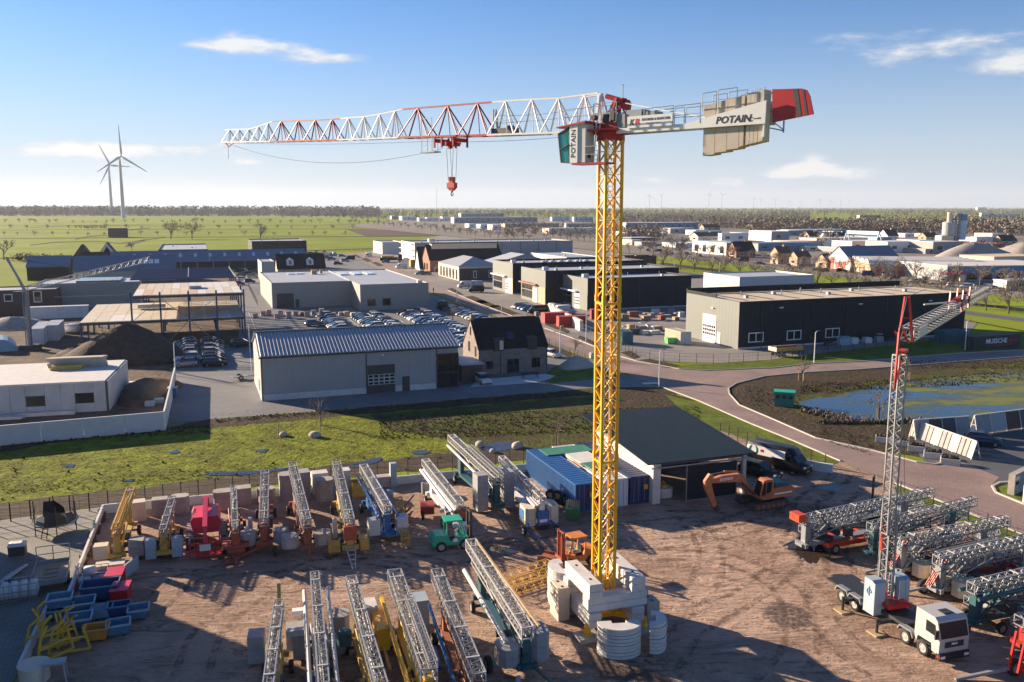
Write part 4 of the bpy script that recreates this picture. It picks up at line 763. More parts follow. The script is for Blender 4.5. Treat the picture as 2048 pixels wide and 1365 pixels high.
for i in range(6):
    for j in range(3): b = MB(); wbox(b, 'L', L, W, 7.8 + i * .77, 8.4 + i * .77, .121, .135, 1.5 + j * .75, 2.0 + j * .75); b.build('door_pane', M('glass_dark'), od)
b = MB(); wbox(b, 'L', L, W, 6.0, 7.1, .06, .11, .02, 2.5); b.build('door', M('frame_white'), dh)
for u in (2.2, 11.0, 20.2): window(dh, 'F', L, W, u, u + 3.4, 1.2, 3.1, 'frame_white', 'glass_dark', 2, fw=.16)
for u in (9, 28, 46): b = MB(); wbox(b, 'F', L, W, u, u + .8, .06, .3, 7.6, 7.8); b.build('wall_lamp', M('frame_white'), dh)
b = MB(); wbox(b, 'L', L, W, 8.5, 9.2, .06, .4, 7.0, 7.15); b.build('wall_lamp', M('frame_white'), dh)
# --- halls farther along the street
o, L, W, h = hall('long_grey_hall', 'very long grey hall with a white roof in the distance behind the brick barn', 'hall', (803, 830, 1145, 486, 525), 'clad_grey', 'roof_light', .5, 2, left='plaster')
for j in range(3): b = MB(); wbox(b, 'L', L, W, 2, W, .06, 1.2, 3 + j * 2.8, 3.3 + j * 2.8); b.build('balcony', M('frame_white'), o)
b = MB(); b.box((12, 14, h + .6), (3, 3, 1.6)); b.build('roof_unit', M('clad_light'), o)
hall('white_office', 'small white office with flat roof left of the long grey hall', 'office', (747, 765, 806, 485, 509), 'clad_light', 'roof_light', .4, 2, left='plaster')
P = G(860, 544.7); W_ = lento(P, NV, 845); bb = gable('brick_barn', 'orange brick barn with a big black roof and a clerestory strip', 'barn', P, 32, 13, 5, 6, 'brick_red', 'roof_black')
b = MB(); b.b2(2, 31, 4.5, 8.5, 9.2, 11.6); b.build('clerestory', M('cream'), bb); MB().b2(1.5, 31.5, 4, 9, 11.62, 11.9).build('clerestory_roof', M('roof_black'), bb)
for u in (3.5, 7.5): window(bb, 'L', 32, 13, u, u + 2, .5, 3.4, 'frame_dark', 'glass_dark', single=False)
for u in (2, 8, 14): window(bb, 'F', 32, 13, u, u + 3, .5, 3.2, 'frame_dark', 'glass_dark', single=False)
P = G(840, 541); gl = gable('black_roof_house', 'black A-shaped roof with a white edge beside the brick barn', 'house', P, 9, 9, 1.2, 8.6, 'plaster', 'roof_black', 'E')
P, L, W, h = spot(877, 918, 985, 533.7, 562.3); gh = T('grey_hip_hall', 'beige hall with a low grey hipped roof by the street', 'hall', P, GA); L = 16
MB().b2(0, L, 0, W, 0, h).build('wall', M('cream'), gh); b = MB(); b.add([(-.4, -.4, h + .01), (L + .4, -.4, h + .01), (L + .4, W + .4, h + .01), (-.4, W + .4, h + .01), (L / 2, L / 2, h + 3), (L / 2, W - L / 2, h + 3)], [(0, 1, 4), (1, 2, 5, 4), (2, 3, 5), (3, 0, 4, 5), (3, 2, 1, 0)]); b.build('roof', M('roof_sheet'), gh)
for k in range(6): b = MB(); wbox(b, 'L', L, W, 2 + k * 4.3, 4.2 + k * 4.3, .01, .06, .3, 4.0); b.build('window', M('glass_dark'), gh)
b = MB(); wbox(b, 'F', L, W, .1, L - .1, .01, .08, 0, h - .8); b.build('front_panel', M('brick_dark'), gh)
for u in (5.5, 11.5): window(gh, 'F', L, W, u, u + 1.3, .9, 3.6, 'frame_white', 'glass_dark', fw=.2, single=False)
hall('white_hall', 'white low hall with a solar roof behind the dark street halls', 'hall', (1060, 1133, 1200, 515, 535), 'clad_light', 'roof_light', .3, 2, left='plaster')
o, L, W, h = hall('red_brick_office', 'dark red brick office block right of the mast', 'office', (1235, 1249, 1312, 513, 552), 'brick_dark', 'roof_light', .4, 0.9)
b = MB()
for i in range(6):
    for j in range(2): wbox(b, 'F', L, W, 1 + i * (L - 1) / 6, 1.9 + i * (L - 1) / 6, .06, .10, 1.2 + j * 4, 4 + j * 4)
b.build('window', M('glass_dark'), o)
P = G(990, 556); gable('grey_gable_hall', 'grey shed with a low pitched roof behind the farthest dark hall', 'shed', P, 24, 15, 5.5, 3.2, 'clad_grey', 'roof_light', 'N')
# --- left background
P = G(222, 546); lb = gable('long_barn', 'very long dark barn with a blue-grey roof and a row of skylights', 'barn', P, 79, 16, 4.0, 4.2, 'clad_dark', 'roof_blue', ov=.4)
for k in range(12): b = MB(); kk = 4.2 / 8; b.extx([(3.0, 4 + 3.0 * kk + .17), (5.6, 4 + 5.6 * kk + .17), (5.6, 4 + 5.6 * kk + .26), (3.0, 4 + 3.0 * kk + .26)], 8.5 + k * 6.0, 9.7 + k * 6.0); b.build('skylight', M('sky_glass'), lb)
for k in range(12): b = MB(); wbox(b, 'F', 79, 16, 1 + k * 6.5, 1.2 + k * 6.5, .01, .12, 0, 4); b.build('downpipe', M('galvanised'), lb)
for u in (-.2, 3): window(lb, 'F', 79, 16, u + 1, u + 2.6, 1.2, 2.8, 'frame_white', 'glass_dark', fw=.2, single=False)
hall('black_box_hall', 'black flat roofed hall beyond the left half of the long barn', 'hall', (318, 326, 412, 489, 508), 'clad_dark', 'roof_light', .5, 0.9 * 3)
hall('black_box_hall', 'black flat roofed hall with white roof edge beyond the right end of the long barn', 'hall', (497, 505, 614, 483, 512), 'clad_dark', 'roof_light', .5, 3)
hall('grey_box', 'narrow grey block with white roof left of the black roof with white dormers', 'building', (517, 525, 551, 524, 565), 'clad_grey', 'roof_light', .3, 2)
P = G(556, 556); dhh = gable('dormer_house', 'dark roofed house with two white dormers behind the taupe warehouse', 'house', P, 18, 10, 3.5, 5.2, 'brick_tan', 'roof_black')
for u in (3.5, 11): b = MB(); b.ext([(u, 4.6), (u + 2.6, 4.6), (u + 2.6, 6.6), (u + 1.3, 7.5), (u, 6.6)], .4, 3); d = b.build('dormer', M('frame_white'), dhh); b = MB(); b.b2(u + .8, u + 1.8, .36, .39, 5, 6.5); b.build('pane', M('glass_dark'), d)
P = G(76, 621); o = hall_at('grey_hall', 'plain grey hall with white roof edge at the left behind the site cabins', 'hall', P, 25, 18, 6.9, 'clad_taupe', 'roof_light', None, .3, 1.1)
MB().b2(9, 20, 4, 16, 6.7, 7.1).build('solar_array', M('solar'), o)
P = G(-40, 632); o = hall_at('brick_office', 'dark brick office with large white framed windows at the left edge', 'office', P, 17.5, 12, 6.2, 'brick_dark', 'roof_light', None, .3, 0)
for u, z0, z1 in ((5.6, 3.3, 5.2), (12.2, 2.9, 5.8)): window(o, 'F', 17.5, 12, u, u + 1.9, z0, z1, 'frame_white', 'glass_dark', fw=.2)
P = G(148, 566); o = gable('slate_barn', 'grey metal clad barn house with three roof windows at left', 'house', P, 34, 15, 4, 5, 'clad_grey', 'roof_blue')
b = MB()
for k in range(3): kk = 1 / 1.5; b.extx([(3, 4 + 3 * kk + .18), (5, 4 + 5 * kk + .18), (5, 4 + 5 * kk + .28), (3, 4 + 3 * kk + .28)], 23 + k * 2, 24.6 + k * 2)
b.build('roof_window', M('frame_white'), o)
P = G(55, 562); gable('black_barn', 'black windowless barn left of the grey metal barn house', 'barn', P, 14, 18, 5, 3.5, 'roof_black', 'roof_blue')
for x, y, lab, L_, w_ in ((147, 528, 'house with white gable edges, left of two behind the barns', 8, 9), (198, 522, 'tall white gabled house with glazed end, right of two behind the barns', 8, 10)): P = G(x, y); o = gable('gabled_house', lab, 'house', P, L_, w_, 3.4, 5.5, 'brick_dark' if x < 150 else 'plaster', 'roof_black', 'N'); b = MB(); b.ext([(2.4, .4), (L_ - 2.4, .4), (L_ - 2.4, 4.5), (L_ / 2, 7.2), (2.4, 4.5)], -.06, -.01); b.build('gable_window', M('glass_dark'), o)
P = G(160, 530); gable('black_barn', 'long low black barn between the two gabled houses', 'barn', P, 16, 8, 2.6, 3, 'roof_black', 'roof_black')
P = G(217, 476); gable('field_barn', 'small dark red barn alone in the green field', 'barn', P, 15, 13, 3, 5, 'brick_dark', 'roof_brown')
# --- steel frame building under construction
so_ = Vector((-82, 164.5, 0)); sf = T('steel_frame_building', 'unfinished blue steel frame building with two pale timber decks', 'building', so_, GA); FL, D1, D2 = 30.0, 33, 70
def post(u, v, z0, z1, s=.32): b = MB(); b.b2(u - s / 2, u + s / 2, v - s / 2, v + s / 2, z0, z1); return b.build('column', M('blue_steel'), sf)
for u in (9.2, 14.4, 19.6, 24.8, FL): post(u, 0, 0, 10.6)
for u in (.2, 5): post(u, 0, 0, 4.8)
for v in (11, 22, 33): [post(u, v, 0, 4.8) for u in (.2, 14.4, 24.8)]; post(FL, v, 0, 10.6)
for v in (45, 57, 69): [post(u, v, 0, 10.2) for u in (9.2, 19.6, FL)]
def deck(z, u0, u1, v0, v1, nu, nv, mats):
    b = MB(); b.b2(u0, u1, v0 - .12, v0 + .12, z - .5, z - .05); b.b2(u0 - .12, u0 + .12, v0 + .13, v1, z - .5, z - .05); b.b2(u1 - .12, u1 + .12, v0 + .13, v1, z - .5, z - .05); b.build('edge_beam', M('dark_steel'), sf); du, dv = (u1 - u0) / nu, (v1 - v0) / nv; ms = [MB().b2(.03, du - .03, .03, dv - .03, 0, .12).mesh('deck_panel', M(m)) for m in mats]
    for i in range(nu):
        for j in range(nv): put('deck_panel', random.choice(ms), sf, (u0 + i * du, v0 + j * dv, z))
deck(5.1, 0, FL, 0, 33, 12, 3, ['osb_deck'] * 5 + ['deck_pale']); deck(9.45, 9.3, FL, 5, 34, 12, 2, ['osb_deck', 'osb_deck', 'deck_pale', 'deck_pale', 'deck_rust'])
for z in (2.6, 7.4): b = MB(); b.b2(9.2, FL, -.07, .07, z - .05, z + .05); b.build('rail', M('galvanised'), sf)
b = MB(); b.b2(0, 9.2, -.07, .07, 2.5, 2.6); b.b2(-4, 9.2, -.05, .05, 10.2, 10.28); b.build('rail', M('galvanised'), sf)
for u0, z0, u1, z1 in ((9.2, 5, 14.4, 9.4), (14.4, 9.4, 19.6, 5), (19.6, 5, 24.8, 9.4), (9.2, 4.9, 5.5, 1.4), (9.2, 4.9, 12.3, 1.6), (19.6, 4.9, 15.5, .8), (19.6, 4.9, 24.4, .3)): b = MB(); b.bar((u0, -.1, z0), (u1, -.1, z1), .12); b.build('brace', M('galvanised'), sf)
for k in range(11): b = MB(); b.b2(7, FL, 36 + k * 3.3, 36.25 + k * 3.3, 10.2, 10.6); b.build('roof_beam', M('blue_steel'), sf)
b = MB(); b.b2(19.5, 19.7, 36, 70, 10.62, 10.75); b.b2(FL - .1, FL + .1, 34, 70, 10.62, 10.75); b.build('roof_rail', M('galvanised'), sf)
for k in range(7): b = MB(); b.b2(1.5 + k * 1.0, 1.6 + k * 1.0, .5 + k * 1.2, .6 + k * 1.2, 0, 4.8); b.build('stud', M('timber'), sf)
b = MB(); b.box((12, 20, 5.9), (5.5, 2.2, .8)); T('board_stack', 'stack of pale boards on the lower deck of the steel frame', 'boards', so_, GA, me=b.mesh('board_stack', M('deck_pale')))
b = MB(); b.box((21, 18, 9.9), (2.4, 4, .6)); T('board_stack', 'stack of boards on the upper deck of the steel frame', 'boards', so_, GA, me=b.mesh('board_stack', M('pre_concrete')))
# --- unfinished concrete building and its wall
P = G(219, 822); cbw, cbd, cbh = 26, 16.5, 0
cbh = hgt(P, 761); cb2 = T('concrete_shell', 'unfinished bare concrete building with three empty window openings', 'building', P, R(15)); cb2.location = P - Vector((math.cos(R(15)), math.sin(R(15)), 0)) * cbw
op = [(9.9, 12.2, 1.0, 2.4), (16.0, 18.3, 1.1, 2.5), (21.9, 24.2, 1.2, 2.6)]
def seg(u0, u1, zz0, zz1): b = MB(); b.b2(u0 + .02, u1 - .02, 0, .28, zz0, zz1); return b.build('wall_panel', M('pre_concrete'), cb2)
for (a0, a1), (u0, u1, z0, z1) in zip(((8.2, 14.2), (14.2, 20.2), (20.2, 25.7)), op): seg(a0, u0, 0, cbh - .25); seg(u1, a1, 0, cbh - .25); seg(u0, u1, 0, z0); seg(u0, u1, z1, cbh - .25)
seg(0, 8.2, 0, cbh - .25); b = MB(); b.b2(cbw - .28, cbw, .0, cbd, 0, cbh - .1); b.build('end_wall', M('pre_concrete'), cb2); b = MB(); b.b2(0, cbw - .3, cbd - .28, cbd, 0, cbh - .25); b.build('rear_wall', M('pre_concrete'), cb2); MB().b2(0, cbw - .3, .3, cbd - .3, .02, .1).build('floor_slab', M('pre_concrete'), cb2)
MB().b2(0, cbw - .3, -.05, cbd, cbh - .24, cbh).build('roof_slab', M('deck_pale'), cb2)
MB().b2(25.72, 26.0, -.02, -.001, 0, cbh - .1).build('corner_strip', M('dark_steel'), cb2)
P0, P1 = G(0, 892), G(330, 861); P0 = P0 + (P0 - P1).normalized() * 18; d = (P1 - P0); n = 8; ww = T('concrete_wall', 'long white concrete panel wall in front of the unfinished building', 'wall', P0, math.atan2(d.y, d.x)); p = d.length / n; me = MB().b2(.02, p - .02, -.1, .1, 0, 2.35).mesh('wall_panel', M('white_wall'))
for k in range(n): put('wall_panel', me, ww, (k * p, 0, 0))
Q = G(351, 765); d = Q - P1; n = 4; ww = T('concrete_wall', 'concrete panel wall running back beside the sand heap', 'wall', P1, math.atan2(d.y, d.x)); p = d.length / n; me = MB().b2(.02, p - .02, -.1, .1, 0, 2.35).mesh('wall_panel', M('white_wall'))
for k in range(n): put('wall_panel', me, ww, (k * p + .12, 0, 0))
# ---------------------------------------------------------------- cars and vans
CARC = {'black': (.012, .012, .014), 'dark blue': (.02, .035, .09), 'silver': (.30, .31, .32), 'white': (.62, .62, .62), 'grey': (.16, .17, .18), 'red': (.35, .02, .02), 'light blue': (.09, .15, .24), 'beige': (.42, .38, .32)}
for k, c in CARC.items(): M('car ' + k, c, .3, .2 if k in ('silver', 'grey', 'light blue') else 0, spec=.45)
def cyl_wheel(r, wd, n=14):
    b = MB(); h = wd / 2; ring_ = lambda q, z: [(q * r * math.cos(6.28319 * i / n), z, q * r * math.sin(6.28319 * i / n)) for i in range(n)]
    b.loft([ring_(.60, -h), ring_(.93, -h), ring_(1, -h * .65), ring_(1, h * .65), ring_(.93, h), ring_(.60, h), ring_(.60, -h)], cap=False); b.m = 1
    b.loft([ring_(.05, -h * .95), ring_(.25, -h * .9), ring_(.5, -h * .55), ring_(.61, -h * .97), ring_(.61, h * .97), ring_(.5, h * .55), ring_(.25, h * .9), ring_(.05, h * .95)]); return b.mesh('wheel', [M('rubber'), M('rim')], True)
WHEEL = cyl_wheel(.33, .22)
def ring(x, w, z0, zb, zs, ws): return [(x, -w, z0), (x, -w, zb), (x, -ws, zs), (x, ws, zs), (x, w, zb), (x, w, z0)]
def car_meshes(kind):
    b = MB(); g = MB(); r = MB()
    if kind == 'car':
        b.loft([ring(-2.12, .72, .35, .6, .80, .66), ring(-1.98, .84, .24, .62, .95, .76), ring(-1.3, .88, .22, .68, .97, .80), ring(.4, .88, .22, .66, .93, .80), ring(1.0, .87, .22, .62, .90, .78), ring(1.75, .84, .22, .55, .76, .72), ring(2.05, .74, .26, .48, .62, .62), ring(2.13, .62, .34, .46, .52, .55)])
        g.loft([[(x, y, z) for x, y in ((x0, -w), (x1, -w), (x1, w), (x0, w))] for x0, x1, w, z in ((-2.0, 1.12, .79, .93), (-1.82, .72, .74, 1.17), (-1.52, .18, .64, 1.43))])
        r.loft([[(x, y, z) for x, y in ((x0, -w), (x1, -w), (x1, w), (x0, w))] for x0, x1, w, z in ((-1.55, .2, .65, 1.425), (-1.45, .02, .58, 1.475))]); wx = (1.32, -1.3, .78)
    else:
        b.loft([ring(-2.5, .92, .3, 1.2, 2.0, .86), ring(-2.45, .95, .28, 1.3, 2.22, .86), ring(.9, .96, .28, 1.3, 2.22, .85), ring(1.25, .96, .28, 1.2, 2.12, .83), ring(2.05, .93, .28, .9, 1.12, .8), ring(2.5, .85, .3, .7, .92, .72), ring(2.58, .75, .35, .6, .8, .65)])
        g.loft([[(1.30, -.78, 2.0), (1.30, .78, 2.0), (1.24, .78, 2.04), (1.24, -.78, 2.04)], [(2.08, -.8, 1.16), (2.08, .8, 1.16), (2.0, .8, 1.12), (2.0, -.8, 1.12)]]); g.extx([(-.965, 1.2), (-.9, 1.85), (.9, 1.85), (.965, 1.2)], .75, 1.45); r.b2(-.1, .1, -.1, .1, 2.0, 2.2); wx = (1.65, -1.6, .84)
    return b, g, r, wx
PROTO = {}
def car(label, loc, hd, col='silver', kind='car', group=None, lights=False, scale=None):
    if (kind, col, lights) not in PROTO:
        b, g, r, wx = car_meshes(kind); me = b.mesh('body', M('car ' + col), True)
        o = T('car' if kind == 'car' else 'van', label, 'car' if kind == 'car' else 'van', loc, hd, group)
        bo = put('body', me, o); g.build('windows', M('glass_dark'), o); r.build('roof', M('car ' + col), o)
        for x in wx[:2]:
            for y in (-wx[2], wx[2]): put('wheel', WHEEL, o, (x, y, .33))
        if lights:
            for y in (-.6, .6): b = MB(); b.box((2.0 if kind == 'car' else 2.5, y, .62 if kind == 'car' else .82), (.2, .32, .14)); b.build('headlight', M('frame_white'), o); b = MB(); b.box((-2.06 if kind == 'car' else -2.5, y * 1.15, .78 if kind == 'car' else 1.2), (.12, .2, .18)); b.build('tail_light', M('red_paint'), o)
            b = MB(); b.box((2.12 if kind == 'car' else 2.6, 0, .42), (.03, .5, .11)); b.build('number_plate', M('crane_yellow'), o); b = MB(); b.box((1.75 if kind == 'car' else 2.3, 0, .30), (.75, 1.2, .12)); b.build('bumper', M('black_paint'), o)
            for y in (-.98, .98): b = MB(); b.box((.75 if kind == 'car' else 1.5, y, 1.0 if kind == 'car' else 1.4), (.12, .2, .14 if kind == 'car' else .3)); b.build('mirror', M('black_paint'), o)
        PROTO[(kind, col, lights)] = o
    else: o = dup(PROTO[(kind, col, lights)], label, loc, hd, group)
    if group is None and 'group' in o: del o['group']
    if scale: o.scale = (scale,) * 3 if isinstance(scale, (int, float)) else scale
    return o
CW = ['black', 'grey', 'silver', 'white', 'dark blue', 'light blue', 'black', 'silver', 'white', 'grey', 'dark blue', 'beige', 'black']
def row(name, px, n, step, cols=None, head=0, jit=.12, grp='cars parked in rows on the dealer car park', z=.045):
    P = G(*px, z); cols = cols or CW
    for k in range(n):
        c = cols[(k * 5 + len(name)) % len(cols)] if cols is CW else cols[k % len(cols)]
        q = P + step * k + Vector((random.uniform(-jit, jit), random.uniform(-jit, jit), 0))
        car(f'{c} car, {ORD[k + 1]} from the back of the {name}', q, GA + head + random.uniform(-.02, .02) + (math.pi if random.random() < .0 else 0), c, 'car', grp, scale=(random.uniform(.9, 1.08), random.uniform(.96, 1.03), random.uniform(.93, 1.16)))
S_ = -NV * 2.55
row('first row left of the hall', (374, 691), 10, -NV * 2.75, ['light blue', 'silver', 'light blue', 'white', 'silver', 'silver', 'silver', 'white'], math.pi)
row('second row left of the hall', (424, 690), 10, -NV * 2.75, ['black', 'black', 'grey', 'silver', 'black', 'white', 'black', 'black'])
car('black car standing apart near the left gable of the ribbed hall', G(484, 694, .045), GA, 'black', group='cars parked in rows on the dealer car park')
row('leftmost row behind the hall', (649, 637), 10, S_, None, math.pi)
row('left middle row behind the hall', (716, 637), 11, S_, ['black', 'black', 'dark blue', 'black', 'white', 'grey', 'black', 'silver', 'white', 'black', 'grey'], math.pi); row('right middle row behind the hall', (752, 634), 11, S_, ['beige', 'white', 'silver', 'dark blue', 'white', 'silver', 'black', 'grey', 'white'])
row('long left row by the taupe warehouse', (811, 631), 22, S_, ['black', 'beige', 'dark blue', 'light blue', 'white', 'white', 'silver', 'light blue', 'dark blue', 'white', 'silver', 'black', 'white', 'grey'], math.pi); row('long right row by the taupe warehouse', (846, 628), 25, S_, ['white', 'white', 'silver', 'white', 'silver', 'dark blue', 'white', 'light blue', 'silver', 'dark blue', 'white', 'grey', 'light blue', 'white', 'white', 'silver', 'black'])
row('row along the street fence', (895, 619), 22, S_, ['dark blue', 'light blue', 'black', 'black', 'grey', 'dark blue', 'silver', 'black', 'silver', 'white', 'grey'], math.pi)
car('dark van parked beside the street fence at the warehouse corner', G(884, 619, .045), GA + R(90), 'black', 'van')
car('dark green hatchback parked across the left row behind the hall', G(628, 652, .045), GA + .3, 'grey')
car('white car in front of the brick house with its nose to the camera', G(966, 766, .07), R(-68), 'white', lights=True)
car('white car parked on the far side of the brick house', G(1104, 714, .07), R(-50), 'white')
HG = 'cars parked in the street by the dark halls'
for k, (x, y, c, kd) in enumerate(((1037, 617, 'silver', 'car'), (1043, 618, 'black', 'car'), (1049, 620, 'light blue', 'car'), (1056, 622, 'light blue', 'car'))): car(f'{c} car, {ORD[k + 1]} from the left of four by the black van', G(x, y, .05), R(-140), c, kd, HG)
car('black delivery van at the end of the four cars by the dark halls', G(1075, 628, .05), R(188), 'black', 'van'); car('silver people carrier in front of the dark hall left of the mast', G(1110, 621, .05), R(-60), 'silver', 'van', scale=(.85, .9, .8)); car('white van behind the red containers left of the mast', G(1132, 628, .05), R(15), 'white', 'van')
for x, y, c, lab, hd in ((930, 576, 'white', 'white van with open rear at the street corner, left of three', 200), (951, 575, 'white', 'long white van at the street corner, middle of three', 195), (952, 585, 'black', 'black van at the street corner, nearest of three', 190)): car(lab, G(x, y, .05), R(hd), c, 'van', 'vans at the street corner')
for x, y, c, lab in ((840, 550, 'silver', 'silver car parked left of a dark one at the hip roofed hall'), (852, 550, 'grey', 'dark grey car parked right of a silver one at the hip roofed hall'), (771, 526, 'light blue', 'pale blue car beside the black truck in the far street'), (810, 522, 'white', 'small white car near the brick barn')): car(lab, G(x, y, .05), R(200), c)
car('white van by the white office at the far end of the street', G(737, 514, .05), R(250), 'white', 'van'); car('small white van near the brick barn corner', G(803, 537, .05), R(200), 'white', 'van')
BG = 'cars parked behind the taupe warehouse'
for k, (x, y) in enumerate(((588, 517), (600, 515), (612, 512), (640, 513), (655, 517), (663, 520), (676, 530), (690, 524), (632, 505), (622, 509), (575, 519), (668, 512), (700, 520), (648, 507), (684, 514))): car(f'{CW[k % 13]} car, {ORD[k + 1]} of the scattered cars behind the taupe warehouse', G(x, y, .05), R(random.choice((20, 110, 200, 60))), CW[k % 13], random.choice(('car', 'car', 'van')), BG)
for k, (x, y) in enumerate(((478, 545), (486, 544), (494, 543), (482, 552), (492, 551), (502, 550), (509, 548), (486, 561), (505, 556), (478, 570), (500, 566))): car(f'{CW[(k * 3) % 13] if k != 9 else "red"} car, {ORD[k + 1]} of the group right of the blue roof beams', G(x, y, .05), R(random.choice((20, 200))), CW[(k * 3) % 13] if k != 9 else 'red', 'car', 'cars standing right of the blue roof beams')
for k, (x, y) in enumerate(((256, 552), (266, 551), (285, 552), (293, 550))): car(f'{("white", "silver", "light blue", "white")[k]} car, {ORD[k + 1]} from the left in front of the long barn', G(x, y, .05), R(20), ('white', 'silver', 'light blue', 'white')[k], 'car', 'cars in front of the long barn')
car('white lorry cab in front of the long barn', G(318, 544, .05), R(200), 'white', 'van', scale=1.3)
for x, y, lab, c in ((137, 666, 'white pickup standing behind the site trailers', 'white'), (147, 664, 'white van next to the pickup behind the site trailers', 'white')): car(lab, G(x, y, .03), R(190), c, 'van', scale=.8)
car('white van passing on the main road behind the tan-roofed hall', G(1710, 581, .4), R(-18), 'white', 'van')
for k in range(26):
    x = 1290 + k * 28 + random.uniform(-8, 8); y = 509 + (x - 1321) * .115 + random.uniform(-9, -2); c = random.choice(CW)
    car(f'{c} car, {ORD[k + 1]} from the left along the far town street', G(x, y, .4), R(random.choice((-20, 160, 70))), c, random.choice(('car', 'car', 'car', 'van')), 'cars parked along the town street')
# ---------------------------------------------------------------- containers, trailers, lorries
M('container_blue', (.018, .105, .29), .5, var=.12, vs=1); M('container_white', (.62, .63, .63), .55, var=.12, vs=1); M('container_red', (.35, .03, .025), .5, var=.15, vs=1); M('container_navy', (.015, .035, .11), .5, var=.1); M('container_dark', (.03, .038, .045), .5); M('container_cream', (.60, .52, .38), .6, var=.1); M('container_teal', (.03, .13, .16), .5); M('rubbish_green', (.05, .20, .06), .5); M('mint_green', (.02, .38, .24), .45, var=.06); M('teal_green', (.03, .20, .15), .5); M('tarp_green', (.04, .20, .13), .6, var=.2, vs=1); M('sheet_white', (.62, .60, .56), .7, var=.12, vs=1)
def container(label, loc, rz, L=6.06, mat='container_blue', doors='container_navy', H=2.59, W=2.44, group=None, name='shipping_container'):
    """long side along local x, door end at +x"""
    o = T(name, label, 'container', loc, rz, group); n = int(L / .28)
    for y, s in ((-W / 2, -1), (W / 2, 1)):                     # corrugated sides
        b = MB(); pts = []
        for k in range(n): u = -L / 2 + .1 + (L - .2) * k / n; du = (L - .2) / n; pts += [(u, 0), (u + du * .3, .05), (u + du * .6, .05), (u + du * .9, 0)]
        for (a, da), (c, dc) in zip(pts[:-1], pts[1:]): b.quad((a, y - s * da, .16), (c, y - s * dc, .16), (c, y - s * dc, H - .12), (a, y - s * da, H - .12))
        b.build('side_panel', M(mat), o)
    b = MB(); b.b2(-L / 2 + .1, L / 2 - .1, -W / 2 + .08, W / 2 - .08, H - .09, H - .03)
    for k in range(int(L / .6)): x = -L / 2 + .3 + k * .6; b.b2(x, x + .3, -W / 2 + .15, W / 2 - .15, H - .029, H - .005)
    b.build('roof', M(mat), o); b = MB(); b.b2(-L / 2, L / 2, -W / 2, W / 2, 0, .155); b.b2(-L / 2, -L / 2 + .08, -W / 2 + .06, W / 2 - .06, .16, H - .1)
    for y in (-W / 2, W / 2 - .09): b.b2(-L / 2 + .12, L / 2 - .12, y, y + .09, H - .115, H)
    for x in (-L / 2, L / 2 - .11):
        for y in (-W / 2, W / 2 - .11): b.b2(x, x + .11, y, y + .11, .156, H)
        b.b2(x, x + .11, -W / 2 + .112, W / 2 - .112, H - .11, H - .002)
    b.build('frame', M(mat), o)
    for y in (-W / 2 + .13, .02):
        b = MB(); b.b2(L / 2 - .06, L / 2 - .02, y, y + W / 2 - .16, .17, H - .13); d = b.build('door', M(doors), o); b = MB()
        for q in (.28, .75): b.tube((L / 2, y + q, .2), (L / 2, y + q, H - .15), .022, n=5)
        b.build('lock_bar', M('galvanised'), d)
    return o
P = G(1300, 1008); E20, N20 = EV, NV
def cpos(x, y): return G(x, y)
HD = GA - R(90)                                                   # door end towards the camera
q0 = G(1175, 1024); c0 = Vector((q0.x, q0.y, .04)) + EV * 1.22 * 0
def yardc(label, e, n, mat, doors, L=12.19): return container(label, c0 + EV * e + NV * (L / 2 + n), HD, L, mat, doors, group='shipping containers beside the open shed')
yardc('bright blue shipping container, leftmost beside the shed', 0, 0, 'container_blue', 'container_navy'); yardc('container with white doors and pale panels on its roof, behind the mast', 2.9, .2, 'container_white', 'container_white'); yardc('navy shipping container with yellow stickers against the shed wall', 5.6, .3, 'container_navy', 'container_navy')
for e, n, nm in ((5.3, .25, 'a'), (0.2, -.05, 'b')): b = MB(); b.b2(-.22, .22, -.015, .015, 0, .42); o = bpy.data.objects['shipping_container' if nm == 'b' else 'shipping_container.002']; b = MB(); b.b2(6.125, 6.14, .2, .6, 1.3, 1.75); b.build('sticker', M('crane_yellow'), o)
for i, (e, n, wd, ln, mat, lab) in enumerate(((2.4, 10.4, 5.0, 2.4, 'tarp_green', 'green board sheet lying across the far end of the container roofs'), (3.0, 7.3, 2.5, 3.4, 'sheet_white', 'white sheet lying on the middle container roof'), (3.2, 4.4, 2.6, 2.2, 'tarp_green', 'square green sheet on the middle container roof near the mast'))):
    p_ = c0 + EV * e + NV * n; T('roof_sheet', lab, 'sheet', (p_.x, p_.y, 2.66 + .04 * i), GA + .03 * i, me=MB().b2(-wd / 2, wd / 2, -ln / 2, ln / 2, 0, .07).mesh('roof_sheet', M(mat)))
for i in range(3): p_ = c0 + EV * (1.3 + i * .4) + NV * (6.0 + .3 * i); T('plank', f'loose timber plank on the blue container roof, {ORD[i + 1]} from the left', 'plank', (p_.x, p_.y, 2.64), GA, 'loose planks on the container roofs', MB().b2(-.08, .08, -1.5, 1.5, 0, .06).mesh('plank', M('timber')))
